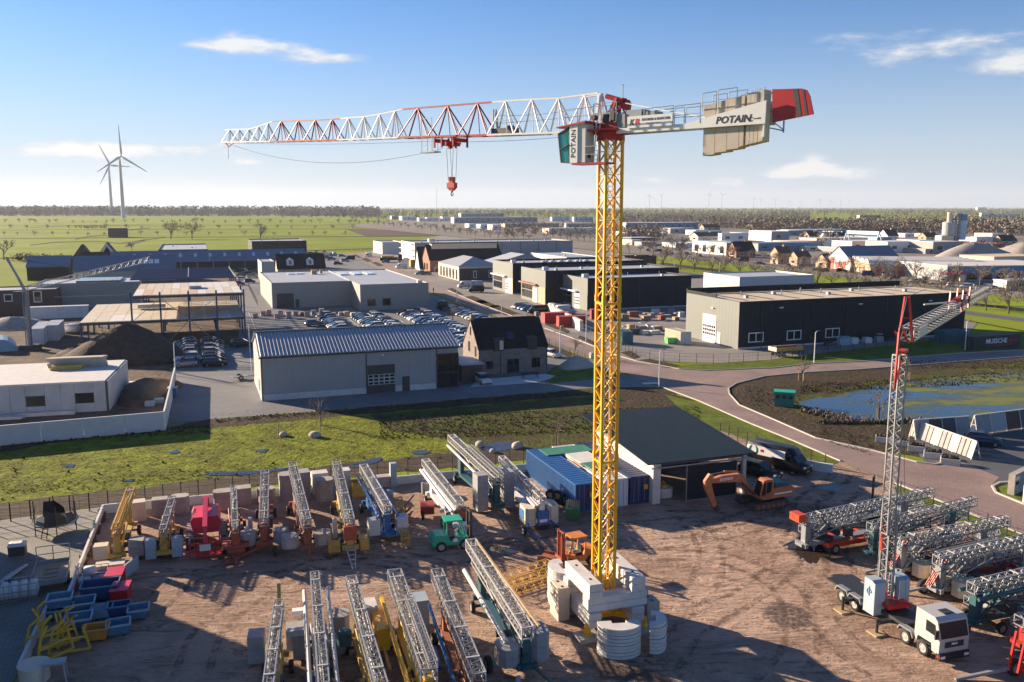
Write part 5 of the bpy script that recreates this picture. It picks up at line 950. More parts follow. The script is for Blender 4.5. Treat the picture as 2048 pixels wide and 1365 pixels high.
# MUSSCHE container beside the dark hall
p_ = (G(1955, 698) + G(2040, 690)) / 2; ms = container('dark container lettered MUSSCHE BV.NL at the right edge', G(1982, 696), GA + math.pi, 12.2, 'container_dark', 'container_dark')
for s_, sz, mt, x, z, bo in (('MUSSCHE', 1.25, 'lettering_white', -.7, 1.5, .03), ('BV.NL', .9, 'lettering_red', 3.6, 1.42, .02), ('VERHUUR EN VERKOOP VAN CONTAINERS', .32, 'lettering_red', 0, .72, .01)): text(s_, sz, M(mt), ms, frame((-x - .6, 1.235, z), (-1, 0, 0)), bold=bo, sx=1.0)
container('blue-grey container end-on left of the lettered dark container', G(1925, 690) + NV * 3, GA, 6.06, 'container_teal', 'container_teal'); container('cream container with open grey doors beside the white overhead door', G(1371, 690) + NV * 3, HD, 6.06, 'container_cream', 'container_white'); container('small teal container behind the mast in the hall yard', G(1255, 690) + NV * 2, HD, 4, 'container_teal', 'container_teal')
for k, (x, y) in enumerate(((1118, 647), (1150, 655), (1215, 640))): container(f'dark red skip container, {ORD[k + 1]} from the left behind the stone wall', G(x, y, .05) + NV * 2, GA - R(8 * k), 6.5, 'container_red', 'container_red', H=2.4, group='red containers behind the stone wall')
for x, y, rz, mat, L, lab, H in ((75, 690, HD, 'container_white', 12, 'white box trailer with blue side, left of two on the site', 3.2), (105, 682, HD, 'container_white', 9, 'white box trailer with cream side, right of two on the site', 3.2), (118, 636, GA, 'container_white', 13.5, 'long white site cabin with a dark door gap', 2.9)): container(lab, G(x, y, .03) + NV * (L / 2 if rz == HD else 0), rz, L, mat, mat, H=H, name='site_trailer')
# ---------------------------------------------------------------- the crane yard
def boom(mb, p, q, w, h, n, ch=.08, dg=.04, tri=False):
    p, q = Vector(p), Vector(q); d = (q - p); Ln = d.length; d.normalize(); a = d.cross(Vector((0, 0, 1))).normalized(); u = a.cross(d)
    cs = [(-w / 2, 0), (w / 2, 0), (w / 2, h), (-w / 2, h)] if not tri else [(-w / 2, 0), (w / 2, 0), (0, h)]
    P = lambda i, t: p + d * (Ln * t) + a * cs[i][0] + u * cs[i][1]
    m = len(cs)
    for i in range(m): mb.bar(P(i, 0), P(i, 1), ch)
    for k in range(n):
        t0, t1 = k / n, (k + 1) / n; tm = (t0 + t1) / 2
        for i in range(m):
            j = (i + 1) % m
            mb.bar(P(i, t0), P(j, tm), dg, cap=False); mb.bar(P(j, tm), P(i, t1), dg, cap=False)
    for t in (0, 1):
        for i in range(m): mb.bar(P(i, t), P((i + 1) % m, t), ch * .9)
def octo(b, c, d, z0, z1, ch=.25):
    x, y = d[0] / 2, d[1] / 2; k = min(x, y) * ch * 2; b.prism([(c[0] + px, c[1] + py) for px, py in ((-x, -y + k), (-x + k, -y), (x - k, -y), (x, -y + k), (x, y - k), (x - k, y), (-x + k, y), (-x, y - k))], z0, z1)
M('crane_blue', (.03, .14, .33), .5, var=.15, vs=2); M('crane_rust', (.30, .10, .045), .7, var=.3, vs=2); M('crane_red', (.36, .07, .035), .55, var=.2, vs=2); M('ochre', (.55, .33, .06), .6, var=.2, vs=2); M('silver_steel', (.33, .33, .325), .5, .25, var=.15, vs=3); M('pale_steel', (.50, .49, .465), .5, var=.12, vs=2); M('petrol', (.03, .10, .11), .5, var=.1); M('hazard', (.50, .50, .50), .6); M('ballast_blue', (.30, .38, .44), .7, var=.1); M('ballast_cream', (.58, .50, .38), .85, var=.12, vs=2); M('ballast_grey', (.30, .30, .30), .85, var=.2, vs=2); M('pink_red', (.58, .03, .075), .45, var=.08)
W_BIG = cyl_wheel(.52, .32, 16); W_MID = cyl_wheel(.40, .26, 14)
def wheel(par, x, y, r=.40, rz=0): return put('wheel', W_BIG if r > .45 else W_MID, par, (x, y, r if r <= .45 else .52), R(90) + rz)
def crane(label, near, far, truss='silver_steel', base='crane_red', blocks=(), tow='straight', second=True, w=.95, h=.75, z=2.2, wheels=((.2, 1.5), (.75, 1.3)), tubes=None, cab=None, group='folded self erecting cranes parked in rows', rises=.05, n=None, extra=None, jibm=None, under=None):
    """folded lattice crane on axles: local y runs from the near end to the far end"""
    w *= .74; h *= .84; near, far = Vector((*near, 0)), Vector((*far, 0)); d = far - near; Ln = d.length; rz = math.atan2(d.y, d.x) - R(90)
    o = T('folded_crane', label, 'crane', near, rz, group); n = n or max(6, int(Ln / .8))
    b = MB(); boom(b, (0, 0, z), (0, Ln, z + rises * Ln), w, h, int(n * 1.35), .07, .026); b.build('lattice_mast', M(truss), o)
    if second: b = MB(); boom(b, (0, .4, z - .62), (0, Ln * .93, z - .62 + rises * Ln * .9), w * .62, .5, int(n * 1.3), .055, .024, True); b.build('folded_jib', M(jibm or truss), o)
    else: b = MB(); boom(b, (w * .2, -.3, z + h + .1), (w * .2, Ln * .6, z + h + .15 + rises * Ln * .6), w * .5, .4, int(n * 1.2), .055, .026); b.build('folded_jib', M(jibm or truss), o)
    b = MB(); boom(b, (w * .08, .3, z + .12), (w * .08, Ln * .95, z + .12 + rises * Ln * .9), w * .55, h * .55, int(n * 1.2), .05, .022); b.build('inner_mast', M(('grey_steel', 'galvanised')[len(label) % 2]), o)
    b = MB(); rnd = random.Random(len(label))
    for q in range(5): x_ = rnd.uniform(-w * .4, w * .4); b.path([(x_ + rnd.uniform(-.06, .06), Ln * k / 6, z + rnd.uniform(.1, h) + rises * Ln * k / 6) for k in range(7)], .018, 4)
    b.path([(rnd.uniform(-.5, .5), rnd.uniform(-.5, 1.2), rnd.uniform(.9, z + .3)) for k in range(9)], .025, 4); b.build('cables', M('cable'), o, kind='stuff')
    for t in (.12, .38, .63, .9): b = MB(); b.box((0, Ln * t, z + h + rises * Ln * t + .06), (w + .04, .11, .04)); b.build('gusset_plate', M('pale_steel'), o)
    b = MB(); b.b2(-.35, .35, -.2, Ln * .8, .75, 1.0)
    for y in (.1, Ln * .35, Ln * .78): b.b2(-.62, .62, y - .14, y + .14, .7, 1.02)
    b.b2(-.25, .25, .2, .7, 1.0, z + .1); b.bar((-.3, .5, 1.0), (-.3, 2.4, z), .14); b.bar((.3, .5, 1.0), (.3, 2.4, z), .14); b.b2(-.2, .2, Ln * .74, Ln * .8, 1.0, z + rises * Ln * .75); b.build('chassis', M(base), o)
    b = MB(); b.lathe([(.1, 1.0), (.62, 1.0), (.62, 1.16), (.1, 1.16)], (0, Ln * .18, 0), 14); b.tube((-.5, Ln * .24, 1.5), (.5, Ln * .24, 1.5), .24, n=10); b.box((.42, Ln * .32, 1.4), (.4, .7, .6)); b.build('winch', M('dark_steel'), o)
    for s in (-1, 1): b = MB(); b.tube((s * .3, Ln * .05, 1.25), (s * .42, Ln * .55, z + .1 + rises * Ln * .5), .06, n=6); b.build('strut', M(base), o)
    for t, tr in wheels:
        b = MB(); b.b2(-tr / 2 - .1, tr / 2 + .1, Ln * t - .08, Ln * t + .08, .34, .5); b.build('axle', M('dark_steel'), o)
        for s in (-1, 1): wheel(o, s * (tr / 2 + .1), Ln * t, .40)
    for bl in blocks:                                            # (x, y, w, d, z0, z1, mat, layers, octagonal)
        x, y, bw, bd, z0, z1, mt, ly, oc = bl
        for k in range(ly):
            b = MB(); a0, a1 = z0 + (z1 - z0) * k / ly + .008, z0 + (z1 - z0) * (k + 1) / ly - .008; (octo(b, (x, y), (bw, bd), a0, a1) if oc else b.b2(x - bw / 2, x + bw / 2, y - bd / 2, y + bd / 2, a0, a1)); b.build('ballast_block', M(mt), o)
    if tow == 'straight': b = MB(); b.bar((0, -.2, .75), (0, -2.0, .35), .12); b.bar((-.3, -.2, .75), (0, -1.4, .5), .08); b.bar((.3, -.2, .75), (0, -1.4, .5), .08); b.build('tow_bar', M(base), o)
    elif tow == 'A':
        b = MB()
        for s in (-1, 1): b.bar((s * .38, 0, 1.0), (s * .1, -2.6, .25), .08)
        for k in range(5): f = k / 5; b.bar((-.38 + .28 * f, -2.6 * f, 1.0 - .75 * f), (.38 - .28 * f, -2.6 * f, 1.0 - .75 * f), .05)
        b.build('tow_frame', M('pale_steel'), o)
    elif tow == 'swing': b = MB(); b.bar((0, .2, .7), (-3.0, -1.6, .3), .14); b.bar((.1, .1, .7), (-2.9, -1.75, .3), .1); b.build('tow_bar', M(base), o); wheel(o, .75, -.6, .40)
    if tubes: 
        for s in tubes[1]: b = MB(); b.tube((s, -.1, z - .15), (s, Ln * .9, z - .1 + rises * Ln), .13, n=8); b.build('tube', M(tubes[0]), o)
    if cab: b = MB(); b.b2(*cab[:6]); b.build('control_box', M(cab[6]), o)
    if group == RG:                                              # tangled bracing, ropes and stays of the bigger cranes
        b = MB()
        for q in range(22): y_ = rnd.uniform(.3, Ln * .9); b.bar((rnd.uniform(-.7, .7), y_, rnd.uniform(1, z + h)), (rnd.uniform(-.7, .7), y_ + rnd.uniform(-.6, 1.6), rnd.uniform(1, z + h)), rnd.uniform(.04, .1))
        b.build('loose_stays', M('dark_steel'), o, kind='stuff'); b = MB(); boom(b, (-.75, .6, 1.5), (-.6, Ln * .98, 1.9), .55, .5, int(n * 1.3), .055, .028); b.build('side_jib', M('grey_steel'), o)
    if extra: extra(o, Ln)
    return o
RG = 'folded cranes lying in the right hand group'
BR = 'folded cranes in the back row along the wall'
def blk2(x, y, w, d, z0, z1, m, ly=2, oc=False): return [(-x, y, w, d, z0, z1, m, ly, oc), (x, y, w, d, z0, z1, m, ly, oc)]
crane('yellow folded crane at the left end of the back row', (-29.9, 63.0), (-32.4, 71.6), 'ochre', 'ochre', [(-1.2, .8, 1.0, .9, .55, 1.6, 'ballast_cream', 2, False), (1.25, 1.3, 1.1, 1.2, .4, 1.6, 'ballast_grey', 2, False)], 'straight', False, .8, .7, 2.4, group=BR)
crane('small grey and ochre folded crane behind the black panel', (-26.6, 63.6), (-28.4, 70.4), 'silver_steel', 'ochre', blk2(.95, .4, .75, .7, .4, 1.9, 'ballast_blue'), None, True, .62, .6, 2.2, group=BR)
crane('narrow silver crane with stepped red chassis beside the red work platform', (-21.2, 64.0), (-24.0, 72.6), 'silver_steel', 'crane_red', [(.85, 1.6, .35, .35, .9, 2.1, 'pale_steel', 1, False)], 'straight', True, .62, .6, 2.3, group=BR, extra=lambda o, Ln: [MB().b2(-1.0, 1.0, .1 + i * .55, .45 + i * .55, 1.0, 1.25).build('step_frame', M('crane_red'), o) for i in range(4)])
crane('silver crane with grey side ballast and a red tow bar swung left', (-19.4, 65.4), (-22.3, 76.3), 'silver_steel', 'crane_red', blk2(1.25, .6, 1.15, 1.1, .75, 1.75, 'ballast_grey', 1, True) + [(-1.1, 2.3, .35, .4, 1.0, 2.3, 'pale_steel', 1, False)], 'swing', True, .9, .8, 2.3, group=BR)
crane('rusty orange crane with pale octagonal ballast in the back row', (-15.9, 64.8), (-20.2, 77.8), 'silver_steel', 'crane_rust', blk2(1.25, .6, 1.3, 1.2, .8, 1.75, 'old_concrete', 1, True), 'straight', True, .95, .85, 2.4, group=BR, jibm='crane_rust')
crane('silver crane with yellow base and a grey ladder shaped tow frame', (-12.5, 64.6), (-16.2, 78.0), 'silver_steel', 'ochre', [(-1.2, .9, .9, .9, .4, 1.1, 'ochre', 1, False), (1.1, .9, .7, 1.2, .4, 1.3, 'ochre', 1, False), (-1.0, 2.6, .35, .45, .8, 2.4, 'pale_steel', 1, False)], 'A', True, .95, .85, 2.5, group=BR, cab=(-.5, .5, -.15, .3, 1.5, 2.6, 'crane_red'))
crane('blue and white crane with striped ballast blocks behind the orange pallet', (-10.0, 67.6), (-13.6, 77.4), 'pale_steel', 'crane_blue', blk2(1.15, .2, .9, .9, .9, 2.2, 'hazard', 1), None, True, .9, .8, 2.5, group=BR, tubes=('crane_blue', (-.75, .75)))
crane('white crane with thick twin tubes behind the green forklift', (-4.3, 69.5), (-8.2, 80.0), 'pale_steel', 'white_paint', (), 'straight', True, .85, .7, 2.3, group=BR, tubes=('white_paint', (-.75, -.45)), cab=(-.5, .5, -.2, .0, 1.5, 2.2, 'crane_red'))
crane('white crane with tall grey ballast towers on both sides', (-1.2, 74.3), (-6.2, 86.5), 'pale_steel', 'petrol', blk2(1.25, 1.2, 1.0, 1.3, .3, 3.6, 'ballast_grey', 5), 'straight', False, .9, .75, 2.8, group=BR, tubes=('pale_steel', (-.8,)), jibm='silver_steel')
def c12x(o, Ln):
    for s, y in ((-1.7, -.6), (1.0, -1.3)): b = MB(); b.bar((s * .5, .6, .9), (s, y, .5), .16); b.bar((s, y, .5), (s + .6, y - 1.9, .2), .12); b.build('outrigger', M('crane_blue'), o); wheel(o, s - .2, y, .40)
    MB().b2(-.5, .5, -.15, .1, .5, 1.7).build('blue_panel', M('crane_blue'), o); MB().box((-1.53, 1.1, 1.3), (.02, 1.0, .8)).build('blue_panel', M('crane_blue'), o)
crane('cream and blue crane with painted octagonal ballast beside the containers', (2.6, 70.6), (-1.0, 81.0), 'pale_steel', 'white_paint', blk2(1.0, .9, 1.0, 1.9, .45, 2.0, 'ballast_cream', 3, True), None, True, .75, .7, 2.3, group=BR, tubes=('pale_steel', (-.7, -.45)), extra=c12x)
o = T('scrap_boom', 'rusty yellow crane parts and hoses lying in a heap in the back row', 'crane parts', (-8.6, 67.5, 0), R(8)); b = MB(); boom(b, (0, -1.5, .6), (-.5, 6.5, 1.3), .6, .5, 10, .08, .05); b.build('lattice_boom', M('ochre'), o)
b = MB()
for k in range(26): a = random.uniform(0, 6.28); b.bar((random.uniform(-1.3, .8), random.uniform(2, 6), random.uniform(.1, 1.2)), (random.uniform(-1.6, 1), random.uniform(2, 6.5), random.uniform(.1, 1.9)), random.uniform(.05, .14))
b.build('loose_steel', M('crane_rust'), o, kind='stuff'); MB().box((-1.2, 7.2, 1.1), (.6, .5, 2.2)).build('grey_post', M('ballast_blue'), o); wheel(o, 1.6, 5.5, .40); b = MB(); b.box((2.0, 6.2, .8), (1.2, 1.6, .7)); b.build('engine_box', M('container_red'), o)
# red tracked work platform in the back row
o = T('work_platform', 'pink red tracked work platform with a cage basket in the back row', 'work platform', (-24.6, 67.2, 0), R(18))
b = MB(); b.ext([(-.95, 1.0), (.95, 1.0), (1.15, 1.9), (.95, 2.35), (-.95, 2.35), (-1.15, 1.9)], .2, 3.2); b.build('body', M('pink_red'), o)
for s in (-1, 1):
    b = MB(); b.extx([(-.9, .35), (-.6, .05), (3.0, .05), (3.4, .45), (3.0, .95), (-.6, .9)], s * 1.25 - .28, s * 1.25 + .28); tk = b.build('track', M('dark_steel'), o); me = MB().b2(s * 1.25 - .3, s * 1.25 + .3, -.09, .09, 0, .05).mesh('track_plate', M('ballast_grey'))
    for k in range(9): put('track_plate', me, tk, (0, -.4 + k * .4, .93))
b = MB(); b.bar((0, 3.2, 2.9), (0, -2.2, 2.2), .36, .42); b.bar((0, -2.1, 2.3), (0, -2.6, 1.2), .25); b.build('boom', M('pink_red'), o); MB().box((0, 3.4, 2.6), (.5, .6, .8)).build('boom_foot', M('pink_red'), o)
b = MB(); bx = (-1.15, 1.15)
for z in (.45, .95, 1.5): b.bar((-1.15, -3.4, z), (1.15, -3.4, z), .07); b.bar((-1.15, -2.3, z), (1.15, -2.3, z), .07); b.bar((-1.15, -3.4, z), (-1.15, -2.3, z), .07); b.bar((1.15, -3.4, z), (1.15, -2.3, z), .07)
for k in range(6): x = -1.15 + k * .46; b.bar((x, -3.4, .45), (x, -3.4, 1.5), .06); b.bar((x, -2.3, .45), (x, -2.3, 1.5), .06)
b.b2(-1.12, 1.12, -3.38, -2.32, .40, .44); b.build('basket', M('red_paint'), o); MB().box((0, -3.46, 1.15), (.8, .06, .5)).build('sign_plate', M('sheet_white'), o)
b = MB(); P = G(385, 1108); o = T('steel_grille', 'flat black steel grid panel leaning in front of the small ochre crane', 'panel', G(318, 1118), GA * .4); 
MB().b2(-1.45, 1.45, -.05, .05, .05, 1.5).build('plate', M('black_paint'), o)
for k in range(15): MB().b2(-1.42 + k * .2, -1.36 + k * .2, -.1, -.052, .05, 1.52).build('bar', M('frame_dark'), o)
# front row
FR = 'folded cranes in the front row'
def f4x(o, Ln):
    b = MB(); b.b2(-1.75, -1.0, Ln * .62, Ln * .86, .7, 2.1); b.build('yellow_housing', M('crane_yellow'), o); b = MB(); b.bar((-.95, -1, 1.9), (-.95, Ln * .95, 2.2), .2, .35); b.build('yellow_beam', M('crane_yellow'), o); b = MB(); b.bar((-1.4, Ln * .6, 1.0), (-1.3, Ln * .45, .5), .18); b.build('yellow_arm', M('ochre'), o); wheel(o, -1.1, Ln * .28, .40); wheel(o, -1.45, Ln * .28, .40)
def f5x(o, Ln):
    b = MB(); b.bar((-.85, Ln * .15, 1.3), (-.85, Ln * .85, 2.2), .16, .22); b.build('blue_beam', M('crane_blue'), o)
    for x in (-1.3, -.8): wheel(o, x, Ln * .72, .52)
    MB().tube((-1.1, Ln * .45, .5), (-1.1, Ln * .6, .9), .17).build('blue_cylinder', M('crane_blue'), o)
def f6x(o, Ln):
    b = MB(); b.tube((-.95, 1, 2.0), (-.95, Ln * .85, 2.5), .17); b.build('white_tube', M('pale_steel'), o); b = MB(); b.bar((.5, -.5, 3.55), (.2, Ln * .9, 4.1), .12); b.build('side_beam', M('timber'), o); wheel(o, -1.9, 1.6, .52); b = MB(); b.bar((-.6, 1.8, .8), (-1.7, 1.6, .6), .14); b.build('axle_arm', M('mint_green'), o); b = MB(); b.bar((.3, -.3, 1.0), (1.6, -3.6, .2), .14); b.build('tow_bar', M('petrol'), o); b = MB(); b.bar((-.9, -1, 1), (-1.2, -2.2, .1), .25); b.build('outrigger', M('ballast_grey'), o)
crane('narrow silver crane with ochre chassis, leftmost of the front row', (-12.4, 41.2), (-14.2, 50.3), 'silver_steel', 'ochre', blk2(1.3, 8.1, .95, 1.2, .2, 1.9, 'ballast_grey', 2), 'straight', True, .72, .7, 2.3, group=FR, wheels=((.33, 2.6), (.7, 1.3)), extra=lambda o, Ln: MB().bar((0, Ln, 2.6), (-.1, Ln + 1.6, 3.6), .22).build('rusty_arm', M('ochre'), o))
crane('silver crane with a pale grey cross arm, second in the front row', (-9.6, 41.5), (-12.8, 53.8), 'silver_steel', 'pale_steel', [(-1.35, 9.4, 1.1, 1.1, .3, 1.7, 'ballast_grey', 2, False), (1.35, 10.0, 1.2, 1.3, .3, 1.9, 'ballast_grey', 2, True)], 'straight', True, .72, .7, 2.4, group=FR, tubes=('pale_steel', (-.7, .72)), extra=lambda o, Ln: [MB().b2(-1.8, -.4, 7.3, 7.75, 2.0, 2.35).build('cross_arm', M('pale_steel'), o), MB().b2(-1.5, -.7, 10.1, 10.6, 2.0, 2.25).build('cap_plate', M('white_paint'), o)])
crane('silver crane with dark low ballast blocks, third in the front row', (-6.6, 41.2), (-10.3, 53.0), 'silver_steel', 'ochre', blk2(1.5, 9.3, 1.5, 1.3, .4, 1.2, 'ballast_grey', 1, True), 'straight', True, .85, .8, 2.4, group=FR, extra=lambda o, Ln: MB().lathe([(.1, 1.2), (.42, 1.2), (.45, 2.0), (.3, 2.15), (.05, 2.2)], (-.95, 8.3, 0), 10).build('motor', M('petrol'), o))
crane('broad silver crane on a bright yellow base, fourth in the front row', (-4.3, 42.4), (-7.6, 53.6), 'silver_steel', 'crane_yellow', [(-1.75, 10.6, .8, 1.5, .1, 2.3, 'concrete', 2, False), (1.5, 10.8, .9, 1.4, .1, 2.2, 'ballast_blue', 2, False)], 'straight', False, 1.15, 1.05, 2.4, group=FR, extra=f4x)
crane('silver and rust crane with a blue side beam, fifth in the front row', (-1.7, 42.2), (-4.9, 54.0), 'silver_steel', 'crane_rust', (), 'straight', True, .95, .85, 2.4, group=FR, extra=f5x, jibm='crane_rust')
crane('long pale crane with octagonal ballast, last in the front row', (.9, 46.8), (-2.9, 58.6), 'pale_steel', 'petrol', [(-.95, .9, 1.3, 1.6, .9, 2.0, 'ballast_grey', 2, True), (1.0, 1.2, 1.1, 1.6, .8, 2.6, 'ballast_grey', 2, True)], None, True, .95, .85, 2.6, group=FR, extra=f6x)
# right hand group, lying along the street grid
def r1x(o, Ln):
    MB().b2(-1.2, -.35, 1.2, 2.9, 1.0, 2.2).build('grey_cabinet', M('grey_steel'), o); MB().b2(-1.22, -1.205, 2.1, 2.6, 1.3, 1.9).build('label_plate', M('sheet_white'), o); b = MB(); b.b2(-1.1, .9, 2, 6.5, .55, .9); b.build('orange_frame', M('hook_red'), o); b = MB(); b.b2(-.5, .6, -.8, -.1, 2.9, 3.5); b.build('red_head', M('hook_red'), o)
    for y in (1.0, 1.7): wheel(o, -1.2, y, .52); b = MB(); b.bar((-1.2, .9, .8), (-1.6, -.4, .2), .15); b.build('tow_bar', M('galvanised'), o); b = MB(); b.b2(-.2, 1.2, 6.5, 10.5, 1.4, 2.0); b.build('steel_beam', M('petrol'), o)
crane('grey crane with orange frame and boxed cabinet, farthest of the right group', (22.6, 65.3), (35.0, 70.2), 'grey_steel', 'grey_steel', (), None, True, .8, .75, 2.5, group=RG, extra=r1x)
crane('grey crane with petrol base, second farthest of the right group', (27.2, 63.6), (37.4, 68.0), 'grey_steel', 'petrol', [(-.8, 5, .7, .5, 1.6, 2.6, 'ballast_grey', 1, False), (.8, 7.5, 1.5, 2.2, .2, 1.4, 'ballast_grey', 2, True)], None, True, .75, .75, 2.6, group=RG)
def r3x(o, Ln):
    for y in (.2, .9): wheel(o, -1.15, y, .52)
    for k in range(4): b = MB(); b.bar((-.5 + .15 * k, -.3, 1.0), (-.2 + .12 * k, .8, 3.0), .07); b.build('red_strut', M('container_red'), o)
    b = MB(); b.b2(-.7, -.5, 2, Ln * .95, 1.7, 2.0); b.build('red_beam', M('container_red'), o); b = MB(); b.bar((-.7, .3, .7), (-1.5, -1.4, .15), .16); b.build('tow_bar', M('galvanised'), o)
crane('grey crane with cream ballast and red struts, third of the right group', (28.0, 60.6), (37.6, 63.6), 'galvanised', 'grey_steel', [(-.7, 1.9, 1.4, 2.0, .5, 1.5, 'ballast_cream', 1, True), (.8, 1.9, 1.2, 1.8, .5, 1.5, 'ballast_cream', 1, True)], None, True, .85, .8, 2.6, group=RG, extra=r3x)
crane('grey crane with cream ballast and red beam, fourth of the right group', (29.2, 57.2), (39.0, 60.6), 'galvanised', 'grey_steel', [(-.7, 1.9, 1.5, 2.2, .5, 1.6, 'ballast_cream', 1, True), (.8, 1.9, 1.2, 1.8, .5, 1.6, 'ballast_cream', 1, True)], None, True, .85, .8, 2.6, group=RG, extra=r3x)
crane('grey crane with dark petrol base and hazard plate, fifth of the right group', (29.2, 52.6), (38.0, 55.6), 'galvanised', 'petrol', [(-1.0, 3.0, 1.3, 1.4, .4, 1.4, 'ballast_grey', 1, True)], None, True, .85, .8, 2.7, group=RG, tubes=('petrol', (-.8, .7)), extra=lambda o, Ln: [MB().b2(-1.3, -1.25, 4.6, 5.3, 1.2, 2.4).build('hazard_plate', M('hazard'), o), wheel(o, -1.0, .8, .52), MB().b2(-1.3, -.9, 6, 8, 1.2, 1.35).build('green_arm', M('mint_green'), o)])
crane('red folded crane cut off at the lower right corner', (29.4, 46.2), (38, 49.6), 'galvanised', 'red_paint', (), None, True, .9, .8, 2.5, group=RG, extra=lambda o, Ln: [[MB().bar((x, -.6, .8), (x, -.2, 3.0), .12).build('red_post', M('red_paint'), o) for x in (-.9, -.3)], wheel(o, -1.2, .3, .52), MB().bar((-1.1, .2, .6), (-2.0, -3.4, .1), .18).build('tow_bar', M('galvanised'), o)])
crane('dark grey crane squeezed between two others in the right group', (30.4, 59.3), (38.6, 62.2), 'grey_steel', 'container_red', (), None, False, .8, .7, 1.7, group=RG, jibm='galvanised')
crane('grey crane with a red base behind the lorry cab, lowest of the right group', (30.6, 49.6), (39.5, 52.9), 'galvanised', 'container_red', [(1.0, 2.2, 1.0, 1.2, .3, 1.2, 'ballast_grey', 1, True)], None, True, .85, .7, 2.0, group=RG)
# blocks along the wall behind the back row
BW = 'ballast blocks stored along the yard wall'
for x, y, bw, bd, hh, ly, m, oc, lab in ((279, 1040, 1.1, 1.1, 1.7, 1, 'ballast_cream', False, 'single block behind the yellow crane'), (321, 1030, 1.3, 1.0, 1.5, 2, 'old_concrete', False, 'stack left of the small ochre crane'), (362, 1024, 1.5, 1.2, 1.5, 2, 'old_concrete', True, 'pinkish stack right of the small ochre crane'), (448, 1018, 1.7, 1.3, 1.7, 3, 'old_concrete', True, 'stack right of the red work platform'), (487, 1008, 1.4, 1.2, 1.6, 2, 'old_concrete', False, 'dark stack behind the narrow silver crane'), (532, 1004, 1.6, 1.2, 1.3, 2, 'old_concrete', True, 'low stack behind the swung tow bar crane'), (574, 1000, 1.3, 1.4, 2.5, 5, 'ballast_grey', True, 'tall dark stack left of the rusty crane'), (606, 996, 1.3, 1.4, 2.6, 5, 'ballast_grey', False, 'tall dark stack right of the rusty crane'),
                                 (649, 1000, 1.6, 1.4, 2.0, 4, 'old_concrete', True, 'near stack left of the ladder towed crane'), (640, 985, 1.5, 1.2, 2.0, 3, 'concrete', False, 'rear stack left of the ladder towed crane'), (684, 984, 1.5, 1.2, 2.2, 3, 'concrete', False, 'stack behind the ladder towed crane'), (765, 972, 1.8, 1.0, 1.0, 2, 'old_concrete', False, 'low stack behind the blue crane'), (786, 972, .6, .6, 2.3, 1, 'ballast_blue', False, 'upright pale post block behind the scrap heap'), (855, 985, 1.3, 1.5, 1.1, 1, 'old_concrete', True, 'rounded block left of the white crane')):
    P = G(x, y)
    for k in range(ly): b = MB(); (octo(b, (0, 0), (bw, bd), .006, hh / ly - .006) if oc else b.b2(-bw / 2, bw / 2, -bd / 2, bd / 2, .006, hh / ly - .006)); T('ballast_block', f'concrete block, {ORD[k + 1]} from the ground in the {lab}' if ly > 1 else f'concrete block, {lab}', 'concrete block', (P.x + random.uniform(-.03, .03), P.y, k * hh / ly + .04), GA + random.uniform(-.05, .05), BW, b.mesh('ballast_block', M(m)))
o = T('yellow_crate', 'ochre steel crate between the block stacks at the wall', 'crate', G(722, 992), GA); b = MB(); b.b2(-.9, .9, -.6, .6, .1, .25)
for x0, x1, y0, y1 in ((-.9, .9, -.6, -.55), (-.9, .9, .55, .6), (-.9, -.85, -.55, .55), (.85, .9, -.55, .55)): b.b2(x0, x1, y0, y1, .25, 1.5)
b.build('wall', M('ochre'), o)
# yard walls
def lowwall(label, a, c, hh, th, n, cap=None):
    P0, P1 = G(*a), G(*c); d = P1 - P0; o = T('yard_wall', label, 'wall', P0, math.atan2(d.y, d.x)); p = d.length / n; me = MB().b2(.01, p - .01, -th / 2, th / 2, 0, hh).mesh('wall_block', M('white_wall'))
    for k in range(n): put('wall_block', me, o, (k * p, 0, 0))
    return o
lowwall('low concrete wall along the back of the crane yard', (207, 1028), (1075, 942), .85, .18, 24); lowwall('low concrete wall on the left side of the crane yard', (207, 1028), (134, 1218), .85, .18, 8); lowwall('short jog in the left yard wall', (134, 1218), (99, 1228), .85, .18, 1); lowwall('lower left yard wall beside the blue tubs', (99, 1228), (40, 1355), .85, .18, 5)
